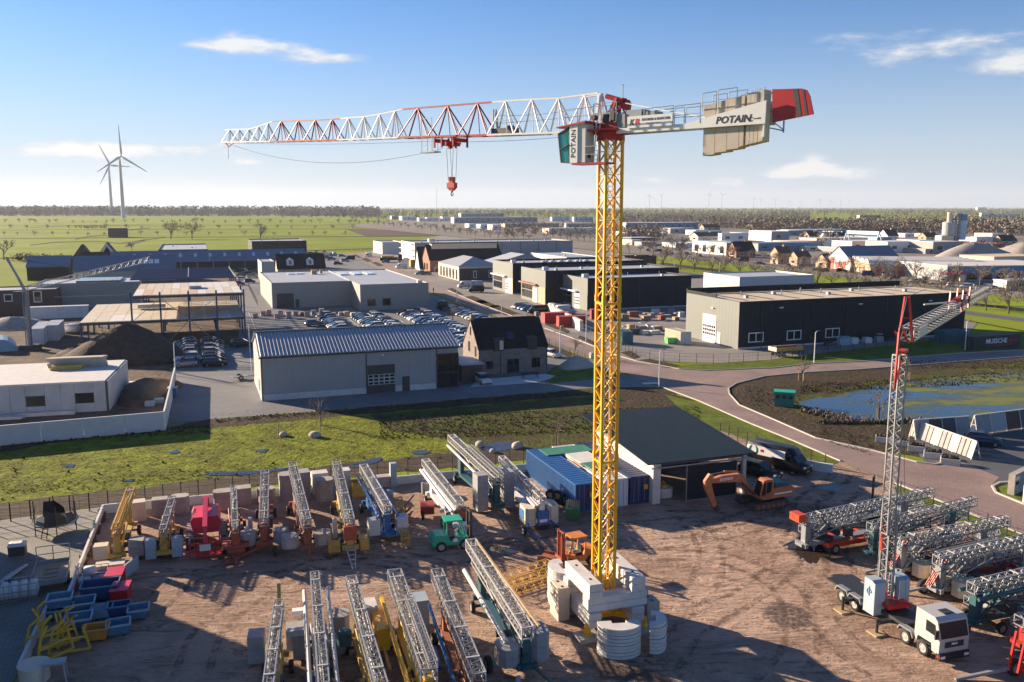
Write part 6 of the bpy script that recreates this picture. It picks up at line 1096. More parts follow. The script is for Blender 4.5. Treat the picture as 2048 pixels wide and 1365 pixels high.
# green forklift, orange forklift
def forklift(label, loc, hd, col, cage, mast, roofc, cab=True):
    o = T('forklift', label, 'forklift', loc, hd)
    b = MB(); b.ext([(-1.55, .45), (1.0, .45), (1.05, .95), (.35, 1.0), (.3, .78), (-.35, .8), (-.45, 1.25), (-1.45, 1.3), (-1.62, 1.0)], -.62, .62); b.build('body', M(col), o); MB().ext([(-1.66, .5), (-1.45, .35), (-1.2, .35), (-1.2, .8), (-1.68, .9)], -.58, .58).build('counterweight', M(col), o)
    b = MB()
    for x0, x1 in ((-.5, -.55), (.85, .5)):
        for y in (-.55, .55): b.bar((x0, y, .95), (x1, y, 2.25), .09)
    b.build('cab_frame', M(cage), o); b = MB(); b.b2(-.68, .62, -.62, .62, 2.25, 2.36); b.build('cab_roof', M(roofc), o)
    if cab:
        for y in (-.56, .56): b = MB(); b.quad((-.5, y, 1.2), (.75, y, 1.1), (.5, y, 2.2), (-.52, y, 2.2)); b.build('cab_glass', M('glass_dark'), o) if False else None
    b = MB(); b.b2(-.4, .1, -.28, .28, .82, 1.0); b.b2(-.45, -.32, -.28, .28, 1.0, 1.5); b.build('seat', M('black_paint'), o); b = MB(); b.bar((.6, 0, 1.0), (.3, 0, 1.35), .05); b.tube((.3, 0, 1.33), (.27, 0, 1.38), .18, n=10); b.build('steering_wheel', M('black_paint'), o)
    b = MB()
    for y in (-.42, .42): b.bar((1.25, y, .2), (1.25, y, 2.9), .12, .16); b.bar((1.38, y * .75, .3), (1.38, y * .75, 2.8), .08)
    for z in (.4, 1.5, 2.8): b.bar((1.25, -.42, z), (1.25, .42, z), .1)
    b.tube((1.3, 0, .4), (1.3, 0, 2.4), .06); b.build('mast', M(mast), o)
    b = MB(); b.b2(1.42, 1.5, -.5, .5, .4, .95)
    for y in (-.3, .3): b.b2(1.5, 2.5, y - .06, y + .06, .38, .43)
    b.build('fork', M(mast), o)
    for x, r in ((.75, .45), (-1.0, .38)):
        for y in (-.62, .62): put('wheel', W_MID, o, (x, y, .40))
    return o
P = G(905, 1098); fk = forklift('mint green forklift truck with a closed cab in the middle of the yard', (P.x, P.y + .3, 0), GA - .05, 'mint_green', 'mint_green', 'dark_steel', 'mint_green'); MB().b2(-.1, .25, -.64, -.625, .7, .95).build('sticker', M('frame_white'), fk); fk.scale = (1.08, 1.08, 1.05)
P = G(1152, 1135); forklift('orange forklift truck with a tall mast behind the ballast pile', (P.x, P.y + .6, 0), GA + math.pi + .1, 'crane_orange', 'crane_orange', 'crane_red', 'crane_orange')
P = G(1118, 1128); b = MB(); b.b2(-1.5, 1.5, -.7, .7, .25, .4); b.b2(-1.5, 1.5, -.7, -.6, .4, .6); b.b2(-1.5, 1.5, .6, .7, .4, .6); T('steel_pallet', 'red brown steel pallet in front of the orange forklift', 'pallet', P, R(-25), me=b.mesh('steel_pallet', M('crane_rust')))
P = G(778, 1060); o = T('pallet_fork', 'orange steel pallet fork standing in front of the blue and white crane', 'pallet fork', (P.x - .5, P.y - .6, 0), GA); b = MB(); b.b2(-.15, .15, -.1, .1, 0, 2.2); b.b2(-.1, 1.2, -.08, .08, 2.05, 2.2); b.b2(-.1, .1, -1.2, -.1, .05, .2); b.build('fork', M('hook_red'), o)
def tub(label, loc, rz, L, W, h, mat, lipm=None, fill=None, group=None, tap=.82):
    o = T('steel_tub', label, 'tub', loc, rz, group); b = MB(); t = .05; x, y = L / 2, W / 2; q = tap
    R4 = lambda z, k, i: [(-x * k + i, -y * k + i, z), (x * k - i, -y * k + i, z), (x * k - i, y * k - i, z), (-x * k + i, y * k - i, z)]
    b.loft([R4(.12, q, 0), R4(h, 1, 0), R4(h, 1, t), R4(.18, q, t)]); b.build('shell', M(mat), o); b = MB()
    for a, c in (((-x, -y), (x, -y)), ((x, -y), (x, y)), ((x, y), (-x, y)), ((-x, y), (-x, -y))): b.bar((*a, h), (*c, h), .09, .09)
    b.build('rim', M(lipm or mat), o)
    for s in (-1, 1): MB().b2(s * x * .5 - .06, s * x * .5 + .06, -y * q, y * q, 0, .12).build('skid', M('dark_steel'), o)
    if fill: MB().b2(-x * .85, x * .85, -y * .85, y * .85, h * .45, h * .5).build('contents', M(fill), o)
    return o
M('tub_blue', (.07, .17, .26), .55, var=.15, vs=2); M('tub_pale', (.26, .38, .46), .55, var=.15, vs=2); M('tub_orange', (.55, .22, .03), .5, var=.15); M('tub_navy', (.02, .06, .18), .5)
TG = 'blue steel tubs clustered by the left yard wall'
for x, y, L_, W_2, h_, m, lp, lab in ((121, 1236, 1.5, 1.3, .7, 'tub_blue', 'tub_pale', 'lower blue tub under another against the wall'), (162, 1228, 1.8, 1.4, .9, 'tub_blue', 'tub_pale', 'blue tub holding a white framed rack'), (158, 1258, 1.6, 1.4, .8, 'tub_blue', 'tub_pale', 'empty blue tub with pale inside in front of the racked one'), (205, 1236, 1.3, 1.0, .75, 'tub_pale', 'tub_blue', 'pale blue tub on top of an orange one'), (240, 1232, 1.4, 1.0, .8, 'tub_navy', 'tub_blue', 'dark blue tub between two pale ones'), (278, 1236, 1.3, 1.25, .7, 'tub_blue', 'tub_pale', 'blue tub with a white front plate at the right end'), (238, 1268, 1.4, 1.2, .75, 'tub_blue', 'tub_pale', 'blue tub nearest the open ground'), (195, 1279, 1.4, 1.1, .8, 'tub_orange', 'tub_orange', 'orange tub among the blue ones'), (203, 1200, 2.4, 1.5, 1.2, 'tub_navy', 'tub_blue', 'large dark blue tub behind the red boxes')):
    P = G(x, y); tub(lab, (P.x, P.y, .04), GA + random.uniform(-.15, .15), L_, W_2, h_, m, lp, 'ballast_grey' if m == 'tub_blue' else None, TG)
P = G(278, 1236); MB
P = G(121, 1236); tub('blue tub with grey contents stacked on the one at the wall', (P.x, P.y + .1, .76), GA, 1.5, 1.3, .7, 'tub_blue', 'tub_pale', 'sheet_white', TG); P = G(787, 1072); tub('grey blue skip tub in front of the blue and white crane', (P.x, P.y, .02), GA + .3, 1.9, 1.2, .8, 'tub_pale', 'tub_pale')
for x, y, lab in ((232, 1172, 'farther red'), (243, 1202, 'nearer red')): P = G(x, y); o = T('steel_box', f'{lab} steel box beside the blue tubs', 'box', P, GA - .1); MB().b2(-.55, .55, -.8, .8, .1, 1.05).build('body', M('red_paint'), o); MB().b2(-.6, .6, -.85, .85, 1.052, 1.12).build('lid', M('pink_red'), o)
P = G(222, 1150); T('concrete_block', 'tan concrete block behind the red boxes', 'concrete block', (P.x, P.y, .04), GA, me=MB().b2(-1.0, 1.0, -.5, .5, 0, .9).mesh('concrete_block', M('ballast_cream'))); P = G(263, 1148); T('steel_plate', 'grey steel plate standing on edge right of the red boxes', 'plate', (P.x, P.y, .04), GA - R(25), me=MB().b2(-.06, .06, -1.0, 1.0, 0, 1.0).mesh('steel_plate', M('ballast_blue')))
P = G(187, 1168); o = T('mesh_cage', 'mesh cage pallet with blue and white sacks by the wall', 'cage', P, GA); b = MB()
for x in (-1, -.5, 0, .5, 1.0):
    for y in (-.8, .8): b.bar((x, y, .1), (x, y, 1.1), .04)
for z in (.15, .6, 1.1):
    for y in (-.8, .8): b.bar((-1, y, z), (1, y, z), .04)
    for x in (-1, 1): b.bar((x, -.8, z), (x, .8, z), .04)
b.build('mesh', M('galvanised'), o); MB().b2(-1, 1, -.8, .8, .05, .13).build('floor', M('timber'), o)
for x, y, z, m in ((-.5, -.3, .14, 'sheet_white'), (.4, -.35, .14, 'tub_pale'), (-.4, .4, .14, 'tub_pale'), (.45, .4, .14, 'tub_blue'), (-.2, .1, .72, 'sheet_white')): b = MB(); b.loft([[(x + sx * .38 * k, y + sy * .3 * k, z + dz) for sx, sy in ((-1, -1), (1, -1), (1, 1), (-1, 1))] for dz, k in ((0, .9), (.2, 1.1), (.45, 1.05), (.58, .7))]); b.build('sack', M(m), o, True)
# yellow steel frames in a heap
M('frame_yellow', (.62, .36, .03), .55, var=.15, vs=2)
for k in range(7):
    P = G(*((92, 1300), (105, 1290), (118, 1300), (128, 1285), (140, 1310), (112, 1322), (80, 1275))[k]); b = MB(); s = 1.15
    b.bar((-s, 0, .1), (s, 0, .1), .12); b.bar((-s, 0, .1), (-s * .7, 0, 1.6), .12); b.bar((s, 0, .1), (s * .7, 0, 1.6), .12); b.bar((-s * .7, 0, 1.6), (-.2, .3, 2.0), .12); b.bar((-s * .8, 0, .9), (s * .8, 0, .9), .1); b.bar((s * .7, 0, 1.6), (s * .9, -.5, 1.9), .1)
    T('yellow_trestle', f'yellow bent steel frame, {ORD[k + 1]} in the heap at the lower left wall', 'steel frame', (P.x, P.y, .05 + .08 * (k % 3)), R((15, 80, 40, 100, 20, 60, 120)[k]), 'yellow steel frames heaped by the wall', b.mesh('steel_frame', M('frame_yellow')))
P = G(70, 1362); o = T('round_lid_tank', 'cream round tank with a flat lid at the lower left corner', 'tank', (P.x, P.y, 0), 0); MB().lathe([(.7, 0), (.8, .1), (.8, 1.0), (.05, 1.0)], n=24).build('tank', M('ballast_cream'), o); MB().lathe([(.05, 1.01), (.86, 1.01), (.86, 1.08), (.05, 1.1)], n=24).build('lid', M('cream'), o)
P = G(112, 1362); o = T('steel_trestle', 'galvanised trestle beside the round cream tank', 'trestle', P, GA); b = MB()
for x in (-.6, .6):
    for y in (-.4, .4): b.bar((x, y, 0), (x * .8, y * .6, 1.1), .09)
b.b2(-.6, .6, -.35, .35, 1.1, 1.22); b.build('frame', M('silver_steel'), o)
# things on the paved yard at the left edge
P = G(112, 1062); o = T('trampoline', 'old round trampoline with a torn black safety net', 'trampoline', P, 0); b = MB(); n = 12; Rt = 1.75
for k in range(n):
    a0, a1 = 2 * math.pi * k / n, 2 * math.pi * (k + 1) / n; p_, q_ = (Rt * math.cos(a0), Rt * math.sin(a0)), (Rt * math.cos(a1), Rt * math.sin(a1)); b.bar((*p_, .9), (*q_, .9), .08)
    if k % 2 == 0: b.bar((*p_, 0), (*p_, 2.6), .06)
b.build('frame', M('dark_steel'), o); MB().lathe([(.02, .88), (1.5, .88), (1.5, .9), (.02, .9)], n=20).build('mat', M('black_paint'), o)
for k in range(n): b = MB(); a0, a1 = 2 * math.pi * k / n, 2 * math.pi * (k + 1) / n; t0, t1 = random.uniform(1.2, 2.6), random.uniform(1.2, 2.6); b.quad((Rt * math.cos(a0), Rt * math.sin(a0), .95), (Rt * math.cos(a1), Rt * math.sin(a1), .95), (1.5 * math.cos(a1), 1.5 * math.sin(a1), t1), (1.5 * math.cos(a0), 1.5 * math.sin(a0), t0)); b.build('net_panel', M('frame_dark'), o) if k not in (2, 5, 8) else None
b = MB(); b.quad((.5, -1.2, 1.0), (1.9, -.9, .9), (1.8, .6, 1.15), (.6, .3, 1.3)); b.build('torn_sheet', M('sheet_white'), o); b = MB(); b.bar((-.2, -2, 0), (-.1, -1.7, .9), .05); b.bar((.25, -2, 0), (.3, -1.7, .9), .05); [b.bar((-.17, -1.95 + .09 * k, .2 + .3 * k), (.27, -1.95 + .09 * k, .2 + .3 * k), .04) for k in range(3)]; b.build('ladder', M('dark_steel'), o)
P = G(36, 1112); o = T('wrapped_pallet', 'pallet of dark goods with a crumpled pale cover', 'pallet', P, GA); b = MB(); [b.b2(-.6 + .25 * k, -.42 + .25 * k, -.5, .5, 0, .14) for k in range(5)]; b.build('pallet', M('timber'), o); MB().b2(-.58, .58, -.48, .48, .145, .95).build('goods', M('dark_steel'), o); MB().loft([[(x * .6 * k, y * .5 * k, z) for x, y in ((-1, -1), (1, -1), (1, 1), (-1, 1))] for z, k in ((.9, 1.05), (1.0, 1.0), (1.12, .6))]).build('cover', M('sheet_white'), o)
P = G(104, 1168); o = T('flatbed_trailer', 'open flatbed trailer with drop sides and a headboard frame', 'trailer', P, GA + R(2)); MB().b2(-1.1, 1.1, -1.9, 1.9, .75, .85).build('bed', M('deck_rust'), o)
for a in ((-1.15, -1.1, -1.9, 1.9), (1.1, 1.15, -1.9, 1.9), (-1.15, 1.15, -1.96, -1.9), (-1.15, 1.15, 1.9, 1.96)): MB().b2(*a, .75, 1.15).build('side_board', M('galvanised'), o)
b = MB(); [b.bar((x, 1.93, 1.1), (x, 1.93, 2.2), .06) for x in (-1.1, 0, 1.1)]; [b.bar((-1.1, 1.93, z), (1.1, 1.93, z), .05) for z in (1.6, 2.2)]; b.build('headboard', M('galvanised'), o)
for x in (-1.0, 1.0):
    for y in (-.4, .4): wheel(o, x, y, .40, 0)
for k in range(3): MB().b2(-.5, .5, -1.0 + k * .8, -.85 + k * .8, .86, .95).build('plank', M('timber'), o)
P = G(30, 1200); o = T('cage_cart', 'mesh sided cart filled with white bags at the left edge', 'cart', P, GA); b = MB()
for x in [-1.5 + .5 * k for k in range(7)]:
    for y in (-.7, .7): b.bar((x, y, .2), (x, y, 1.3), .04)
for z in (.25, .8, 1.3):
    for y in (-.7, .7): b.bar((-1.5, y, z), (1.5, y, z), .045)
b.build('mesh', M('galvanised'), o)
for k in range(5): x = -1.2 + k * .6; b = MB(); b.loft([[(x + sx * .3 * q, sy * .5 * q, z) for sx, sy in ((-1, -1), (1, -1), (1, 1), (-1, 1))] for z, q in ((.25, .9), (.6, 1.1), (1.0, 1.0), (1.25, .6))]); b.build('bag', M('sheet_white'), o, True)
for k in range(4): P = G(6 + k * 9, 1163 - k * 4); T('board', f'weathered board lying at the left edge, {ORD[k + 1]} from the left', 'board', (P.x, P.y, .06 + .05 * k), GA - R(20), 'weathered boards at the left edge', MB().b2(-.12, .12, -1.4, 1.4, 0, .08).mesh('board', M('deck_pale')))
# tall hall standing outside the frame on the left: its shade lies over the lower left of the yard
o = T('tall_hall', 'large dark hall beyond the left edge of the yard', 'hall', (-52.3, 73.2, 0), GA); MB().b2(-30, 0, -42, 0, 0, 15.0).build('main_wing', M('clad_dark'), o)
# ---------------------------------------------------------------- the town beyond
M('town_white', (.72, .71, .68), .7, var=.05, vs=.2); M('town_blue', (.10, .22, .34), .6, var=.08, vs=.2); M('town_grey', (.30, .31, .32), .7, var=.08, vs=.2); M('town_roof', (.50, .53, .56), .6, var=.1, vs=.2); M('pale_blue', (.36, .52, .60), .6); M('town_red', (.42, .10, .06), .7)
def tb(label, xl, xc, xr, yt, yb, wall, front='town_grey', roof='town_roof', wins=0, doors=None, maxw=60, name='town_hall', z=.31):
    P = G(xc, yb, z); L = max(4, lento(P, EV, xr)); W = min(maxw, max(5, lento(P, NV, xl))) if xl else 18; h = max(2.8, hgt(P, yt))
    o = T(name, label, 'building', P, GA, None); b = MB(); b.b2(0, L, 0, W, 0, h - .3); b.build('wall', M(wall), o)
    b = MB(); b.b2(.02, L + .03, -.06, 0, 0, h - .3); b.build('front_wall', M(front), o); MB().b2(-.15, L + .15, -.2, W + .15, h - .298, h).build('roof', M(roof), o)
    for k in range(wins): b = MB(); u = W * (k + .3) / wins; b.b2(-.08, -.01, u, u + W / wins * .4, h * .12, h * .7); b.build('window', M('glass_dark'), o)
    for k in range(max(1, int(L / 9))): b = MB(); u = L * (k + .3) / max(1, int(L / 9)); b.b2(u, u + min(3.5, L * .3), -.12, -.065, .3 if doors else h * .35, h * .62); b.build('door' if doors else 'window', M(doors or 'glass_dark'), o)
    return o
TB = [('long blue-grey hall with white roof directly right of the mast top', None, 1252, 1396, 446, 459, 'town_white', 'town_blue', 'town_white', 0), ('low cream flat roofed shed before the long blue-grey hall', 1328, 1334, 1388, 456, 463, 'cream', 'cream', 'roof_tan', 0),
      ('pale blue roofed hall with dark blue front in the town', 1378, 1386, 1443, 463, 476, 'town_grey', 'town_blue', 'pale_blue', 0), ('dark green roofed shed left of the pale blue hall', 1256, 1262, 1320, 464, 474, 'clad_dark', 'clad_dark', 'teal_clad', 0), ('large white hall with tall dark window strips on the town street', 1384, 1452, 1478, 486, 511, 'town_white', 'town_grey', 'pale_blue', 4),
      ('white two storey works with a dark window band', 1436, 1443, 1495, 467, 484, 'town_white', 'town_white', 'pale_blue', 0), ('long white hall with end painted shade grey in the middle of the town', 1497, 1542, 1578, 463, 483, 'town_white', 'town_grey', 'town_white', 0), ('long pale blue hall with a dark blue end', None, 1584, 1690, 460, 470, 'pale_blue', 'town_blue', 'pale_blue', 0),  # long white hall: shade of its end put into a grey wall colour
      ('flat white works behind the brown roofed houses', None, 1632, 1735, 477, 494, 'town_white', 'town_white', 'roof_tan', 0), ('white works with a dark doorway below the blue gantry', None, 1703, 1774, 483, 502, 'town_white', 'cream', 'town_roof', 0), ('low grey shed with cream parapet left of the gantry', None, 1580, 1645, 483, 497, 'cream', 'town_grey', 'cream', 0), ('wide grey-blue flat roof behind the brown houses', None, 1516, 1640, 487, 503, 'town_grey', 'town_blue', 'roof_blue', 0),
      ('cream works with a striped parapet left of the silos', None, 1774, 1836, 484, 506, 'cream', 'town_white', 'town_roof', 0), ('grey box hall at the foot of the silos', None, 1838, 1866, 481, 505, 'town_grey', 'town_grey', 'town_roof', 0), ('low grey concrete works under the silo tower', None, 1865, 1925, 484, 508, 'town_grey', 'clad_taupe', 'town_roof', 0), ('small white office between the silos and the gabled house', 1948, 1952, 1985, 474, 490, 'town_white', 'town_white', 'town_roof', 0),
      ('long low orange brick shed behind the gravel heaps', None, 1932, 2010, 489, 497, 'brick_tan', 'town_red', 'town_red', 0), ('cream walled building at the right edge beside the gravel', None, 1986, 2090, 514, 540, 'cream', 'cream', 'roof_tan', 0), ('low brick bungalow at the right edge below the town street', 2006, 2012, 2080, 561, 582, 'town_white', 'brick_tan', 'town_white', 0),
      ('white hall far off beside the yellow crane', 1958, 1962, 1988, 426, 438, 'town_white', 'town_white', 'town_white', 0), ('blue and white hall far off right of the yellow crane', None, 1990, 2040, 428, 438, 'town_blue', 'town_white', 'town_blue', 0), ('dark blue barn alone in the green strip', 1713, 1719, 1761, 431, 441, 'town_white', 'clad_dark', 'roof_blue', 0), ('white dairy hall on the far right horizon', None, 1955, 1972, 415, 421, 'town_white', 'town_white', 'town_white', 0),
      ('big white and blue hall at the far end of the avenue', 917, 922, 1008, 427, 437, 'town_white', 'town_blue', 'town_white', 0), ('wide grey hall with white roof before the white and blue one', 902, 908, 1075, 435, 447, 'town_white', 'town_grey', 'town_white', 0), ('white sheds left of the wide grey hall', 880, 885, 900, 434, 443, 'town_white', 'town_white', 'town_white', 0), ('row of white units, middle of the avenue', 850, 854, 878, 435, 443, 'town_white', 'town_white', 'town_white', 0), ('row of white units, left end of the avenue', 798, 804, 832, 433, 441, 'town_white', 'town_white', 'town_white', 0), ('white unit at the very left of the avenue', 780, 783, 797, 432, 439, 'town_white', 'town_grey', 'town_white', 0), ('white unit between two others on the avenue', 834, 838, 850, 436, 443, 'town_white', 'town_white', 'town_white', 0),
      ('green gabled sheds row, left', 1100, 1104, 1140, 434, 443, 'pale_blue', 'pale_blue', 'town_grey', 0), ('green gabled sheds row, right', 1144, 1148, 1186, 434, 444, 'pale_blue', 'pale_blue', 'town_grey', 0), ('long white low hall left of the mast in the town', 1128, 1132, 1194, 447, 459, 'town_white', 'town_grey', 'town_white', 0), ('tan flat warehouse left of the mast', None, 1010, 1118, 447, 455, 'cream', 'clad_taupe', 'roof_tan', 0), ('small white house among the avenue trees', None, 985, 1000, 450, 461, 'town_white', 'town_white', 'town_white', 0), ('white and blue kiosk among the avenue trees', None, 962, 984, 449, 458, 'pale_blue', 'town_white', 'pale_blue', 0), ('small white shop left of the kiosk', None, 938, 950, 448, 456, 'town_white', 'town_white', 'town_white', 0),
      ('pale works with timber stacks left of the mast', None, 1098, 1195, 457, 468, 'cream', 'cream', 'town_roof', 0), ('low dark shed among trees right of the mast', None, 1262, 1310, 476, 490, 'clad_dark', 'clad_dark', 'roof_light', 0)]
rnd_ = random.Random(11)
for k in range(34):                                   # smaller sheds and units between the named ones
    x = 1250 + (k % 17) * 46 + rnd_.uniform(-14, 14); y = (471 if k < 17 else 496) + rnd_.uniform(-5, 6) + max(0, x - 1500) * .02; wx = rnd_.uniform(16, 44)
    TB.append((f'small {("white", "cream", "grey", "blue")[k % 4]} shed, {ORD[k % 17 + 1]} from the left in the {("back", "front")[k // 17]} part of the town', None, x, x + wx, y - rnd_.uniform(6, 11), y, ('town_white', 'cream', 'town_grey', 'town_white')[k % 4], ('town_white', 'cream', 'town_grey', 'town_blue')[k % 4], rnd_.choice(('town_roof', 'pale_blue', 'roof_tan', 'town_white')), 0))
for t in TB: tb(t[0], *t[1:10])
HSE = [(1542, 1556, 1581, 506, 529, 4.0, 'brick_tan', 'roof_brown', 'E', 'brick house with hipped brown roof, left of the pair on the street'), (1586, 1594, 1621, 514, 532, 3.5, 'brick_tan', 'roof_brown', 'E', 'brick house with brown roof, right of the pair on the street'), (1454, 1472, 1510, 502, 516, 5.0, 'brick_red', 'roof_black', 'E', 'house with a tall white edged gable on the street'), (1631, 1653, 1678, 522, 537, 3.5, 'brick_tan', 'roof_brown', 'E', 'house with a timber gable left of the big grey shed'),
       (1640, 1650, 1670, 473, 478, 4, 'town_white', 'roof_black', 'E', 'black roofed house behind the flat white works, left'), (1668, 1678, 1692, 472, 478, 4, 'town_white', 'roof_black', 'E', 'black roofed house behind the flat white works, right'), (1605, 1618, 1640, 472, 481, 4, 'brick_tan', 'roof_black', 'E', 'dark roofed house before the pale blue hall'), (1755, 1775, 1797, 472, 481, 4, 'town_white', 'roof_black', 'E', 'black roofed house right of the gantry'), (1836, 1852, 1876, 474, 481, 3.5, 'brick_tan', 'roof_black', 'E', 'brick gabled house left of the silos'),
       (1983, 2004, 2034, 482, 490, 4, 'brick_tan', 'roof_black', 'E', 'brick gabled house right of the small white office'), (1540, 1552, 1564, 458, 463, 4, 'cream', 'cream', 'E', 'cream gabled barn in front of the woods'), (1500, 1512, 1530, 457, 463, 4, 'brick_tan', 'roof_black', 'E', 'black roofed house in front of the woods at the town centre'), (1855, 1862, 1885, 451, 457, 4, 'brick_tan', 'roof_black', 'E', 'small gabled house among the woods left of the silos'), (1399, 1408, 1440, 455, 461, 3, 'brick_tan', 'roof_black', 'E', 'dark roofed farmhouse at the edge of the woods'), (1380, 1396, 1440, 473, 482, 2, 'cream', 'roof_brown', 'E', 'brown hipped roof behind the large white hall'),
       (2030, 2040, 2070, 450, 458, 3, 'brick_tan', 'roof_black', 'E', 'dark roofed house at the right edge beyond the trees'), (2000, 2008, 2022, 451, 457, 3, 'town_white', 'roof_black', 'E', 'white edged gable beyond the trees at the right')]
for xl, xc, xr, yt, yb, rise, wl, rf, ax, lab in HSE:
    P = G(xc, yb, .31); L = max(6, lento(P, EV, xr)); W = min(14, max(6, lento(P, NV, xl))); h = max(2.5, hgt(P, yt)); o = gable('town_house', lab, 'house', P, L, W, h, rise * W / 9, wl, rf, ax, chim=[(L * .7, W / 2)])
    for u in (.2, .65): window(o, 'F', L, W, L * u, L * (u + .2), .9, min(h - .3, 2.4), 'frame_white', 'glass_dark', single=False, fw=.15)
    window(o, 'L', L, W, W * .3, W * .7, .9, 2.4, 'frame_white', 'glass_dark', fw=.15, single=False)
P = G(1700, 541, .31); W = lento(P, NV, 1652); L = lento(P, EV, 1800); o = gable('grey_shed', 'big grey shed with a wide gable and red doors on the town street', 'shed', P, L, W, hgt(P, 521), 5.5, 'clad_light', 'roof_blue')
for u0, u1, z1, m in ((W * .68, W * .88, 5, 'door_red'), (W * .2, W * .4, 3.5, 'door_red'), (W * .45, W * .6, 3, 'door_red')): b = MB(); wbox(b, 'L', L, W, u0, u1, .02, .12, 0, z1); b.build('door', M(m), o)
P = G(1740, 551, .31); ca = T('corrugated_works', 'row of low works with arched white roofs and red doors', 'works', P, R(4) - R(12)); L = 42
MB().b2(0, L, 0, 30, 0, 4.6).build('wall', M('brick_tan'), ca); MB().b2(-.1, L + .1, -.12, -.01, 2.8, 4.6).build('fascia', M('clad_light'), ca)
for k in range(4): b = MB(); b.extx([(2 + k * 7 + 3.5 - 3.6 * math.cos(a), 4.6 + 1.5 * math.sin(a)) for a in [math.pi * i / 8 for i in range(9)]], -.3, L + .3); b.build('arched_roof', M('roof_corr'), ca)
for u, w_ in ((2, 3), (9, 5), (30, 4.5), (17, 2), (22, 3)): b = MB(); b.b2(u, u + w_, -.2, -.125, 0, 3.6 if u != 22 else 2.6); b.build('door', M('door_red' if u not in (17, 22) else 'glass_dark'), ca)
P = G(1893, 563, .31); fb = T('blue_front_works', 'long low works with dark blue front and a pink canopy', 'works', P, R(9)); MB().b2(0, 50, 0, 30, 0, 5.2).build('wall', M('town_grey'), fb); MB().b2(-.1, 50.1, -.15, -.01, 2.9, 5.2).build('fascia', M('town_blue'), fb); MB().b2(-.2, 50.2, -.2, 30.2, 5.202, 5.5).build('roof', M('roof_corr'), fb); MB().b2(-3, 6, -3.5, -.2, 2.6, 3.2).build('canopy', M('pink_red'), fb); MB().b2(3, 5, -3.2, -1.2, 0, 2.55).build('porch', M('cream'), fb)
for k in range(7): b = MB(); b.b2(8 + k * 6, 12 + k * 6, -.1, -.02, .5, 2.7); b.build('window', M('glass_dark'), fb)
# silos
P = G(1896, 484, .31); o = T('concrete_silo', 'pale concrete batching silo with a drum and a thin upper tower', 'silo', P, 0); s_ = zc(P) / FPX
b = MB(); b.lathe([(12.5 * s_, 14 * s_), (12.5 * s_, 38 * s_), (8 * s_, 40 * s_)], n=20); b.lathe([(6 * s_, 9 * s_), (12.5 * s_, 14 * s_)], n=20); b.build('drum', M('pre_concrete'), o); MB().lathe([(5 * s_, 40 * s_), (5 * s_, 58 * s_), (.1, 58.5 * s_)], n=16).build('upper_tower', M('cream'), o); MB().b2(-19 * s_, 6 * s_, -4, 6, 0, 12 * s_).build('base', M('cream'), o)
for a in range(6): b = MB(); an = a * math.pi / 3; b.bar((9 * s_ * math.cos(an), 9 * s_ * math.sin(an), 0), (11 * s_ * math.cos(an), 11 * s_ * math.sin(an), 16 * s_), .5); b.build('leg', M('town_grey'), o)
P = G(1922, 484, .31); o = T('silo_tower', 'tall blue and white silo tower with a conveyor frame', 'silo', P, 0); MB().lathe([(8 * s_, 4 * s_), (8 * s_, 55 * s_), (.1, 57 * s_)], n=18).build('silo', M('pale_blue'), o); MB().lathe([(8.1 * s_, 42 * s_), (8.1 * s_, 54 * s_)], n=18).build('blue_band', M('town_blue'), o)
b = MB(); boom(b, (-12 * s_, 0, 0), (-12 * s_, 0.01, 56 * s_), 2.5, 2.5, 12, .5, .3); b.build('lift_frame', M('town_grey'), o); MB().b2(-13 * s_, -4 * s_, -1.5, 1.5, 52 * s_, 57 * s_).build('head_house', M('town_grey'), o); b = MB(); b.bar((-12 * s_, 0, 50 * s_), (-24 * s_, 0, 40 * s_), 1.2); b.build('conveyor', M('town_grey'), o)
# gantry
P = G(1693, 496, .31); Q = G(1757, 500, .31); o = T('gantry_crane', 'pale blue gantry crane standing over the white works', 'gantry crane', P, 0); d = Q - P; b = MB(); hz = hgt(P, 467)
for c in (Vector((0, 0, 0)), d):
    for s in (-3, 3): b.bar(c + Vector((s, 0, 0)), c + Vector((s * .2, 0, hz)), .7)
b.build('leg', M('pale_blue'), o); b = MB(); b.bar((0, 0, hz + .8), d + Vector((0, 0, hz + .8)), 1.2, 2.2); b.build('girder', M('pale_blue'), o); b = MB(); b.bar(d * .95 + Vector((0, -3, hz * .55)), d * 1.5 + Vector((0, -3, hz * .55)), .9); b.build('red_beam', M('town_red'), o)
def heap(name, label, px, rx, ry, h, mat, rz=GA, sharp=1.2, z=.03, grow=.12, sub=26):
    P = G(*px, z); b = MB(); rings = []
    for k in range(9):
        f = k / 8; ring_ = []
        for i in range(sub): a = 2 * math.pi * i / sub; q = (1 - f) * (1 + grow * math.sin(a * 3 + px[0]) + random.uniform(-.05, .05)); ring_.append((rx * q * math.cos(a), ry * q * math.sin(a), h * (1 - (1 - f) ** sharp) * (1 + random.uniform(-.03, .03)) if k else -.02))
        rings.append(ring_)
    b.loft(rings); return T(name, label, 'heap', P, rz, me=b.mesh(name, M(mat), True))
heap('gravel_heap', 'large pale gravel heap in front of the silos at right', (1945, 518), 26, 16, 8.5, 'gravel', sharp=1.5, z=.31); heap('gravel_heap', 'second gravel heap cut off by the right edge', (2050, 514), 22, 14, 8, 'gravel', sharp=1.5, z=.31)
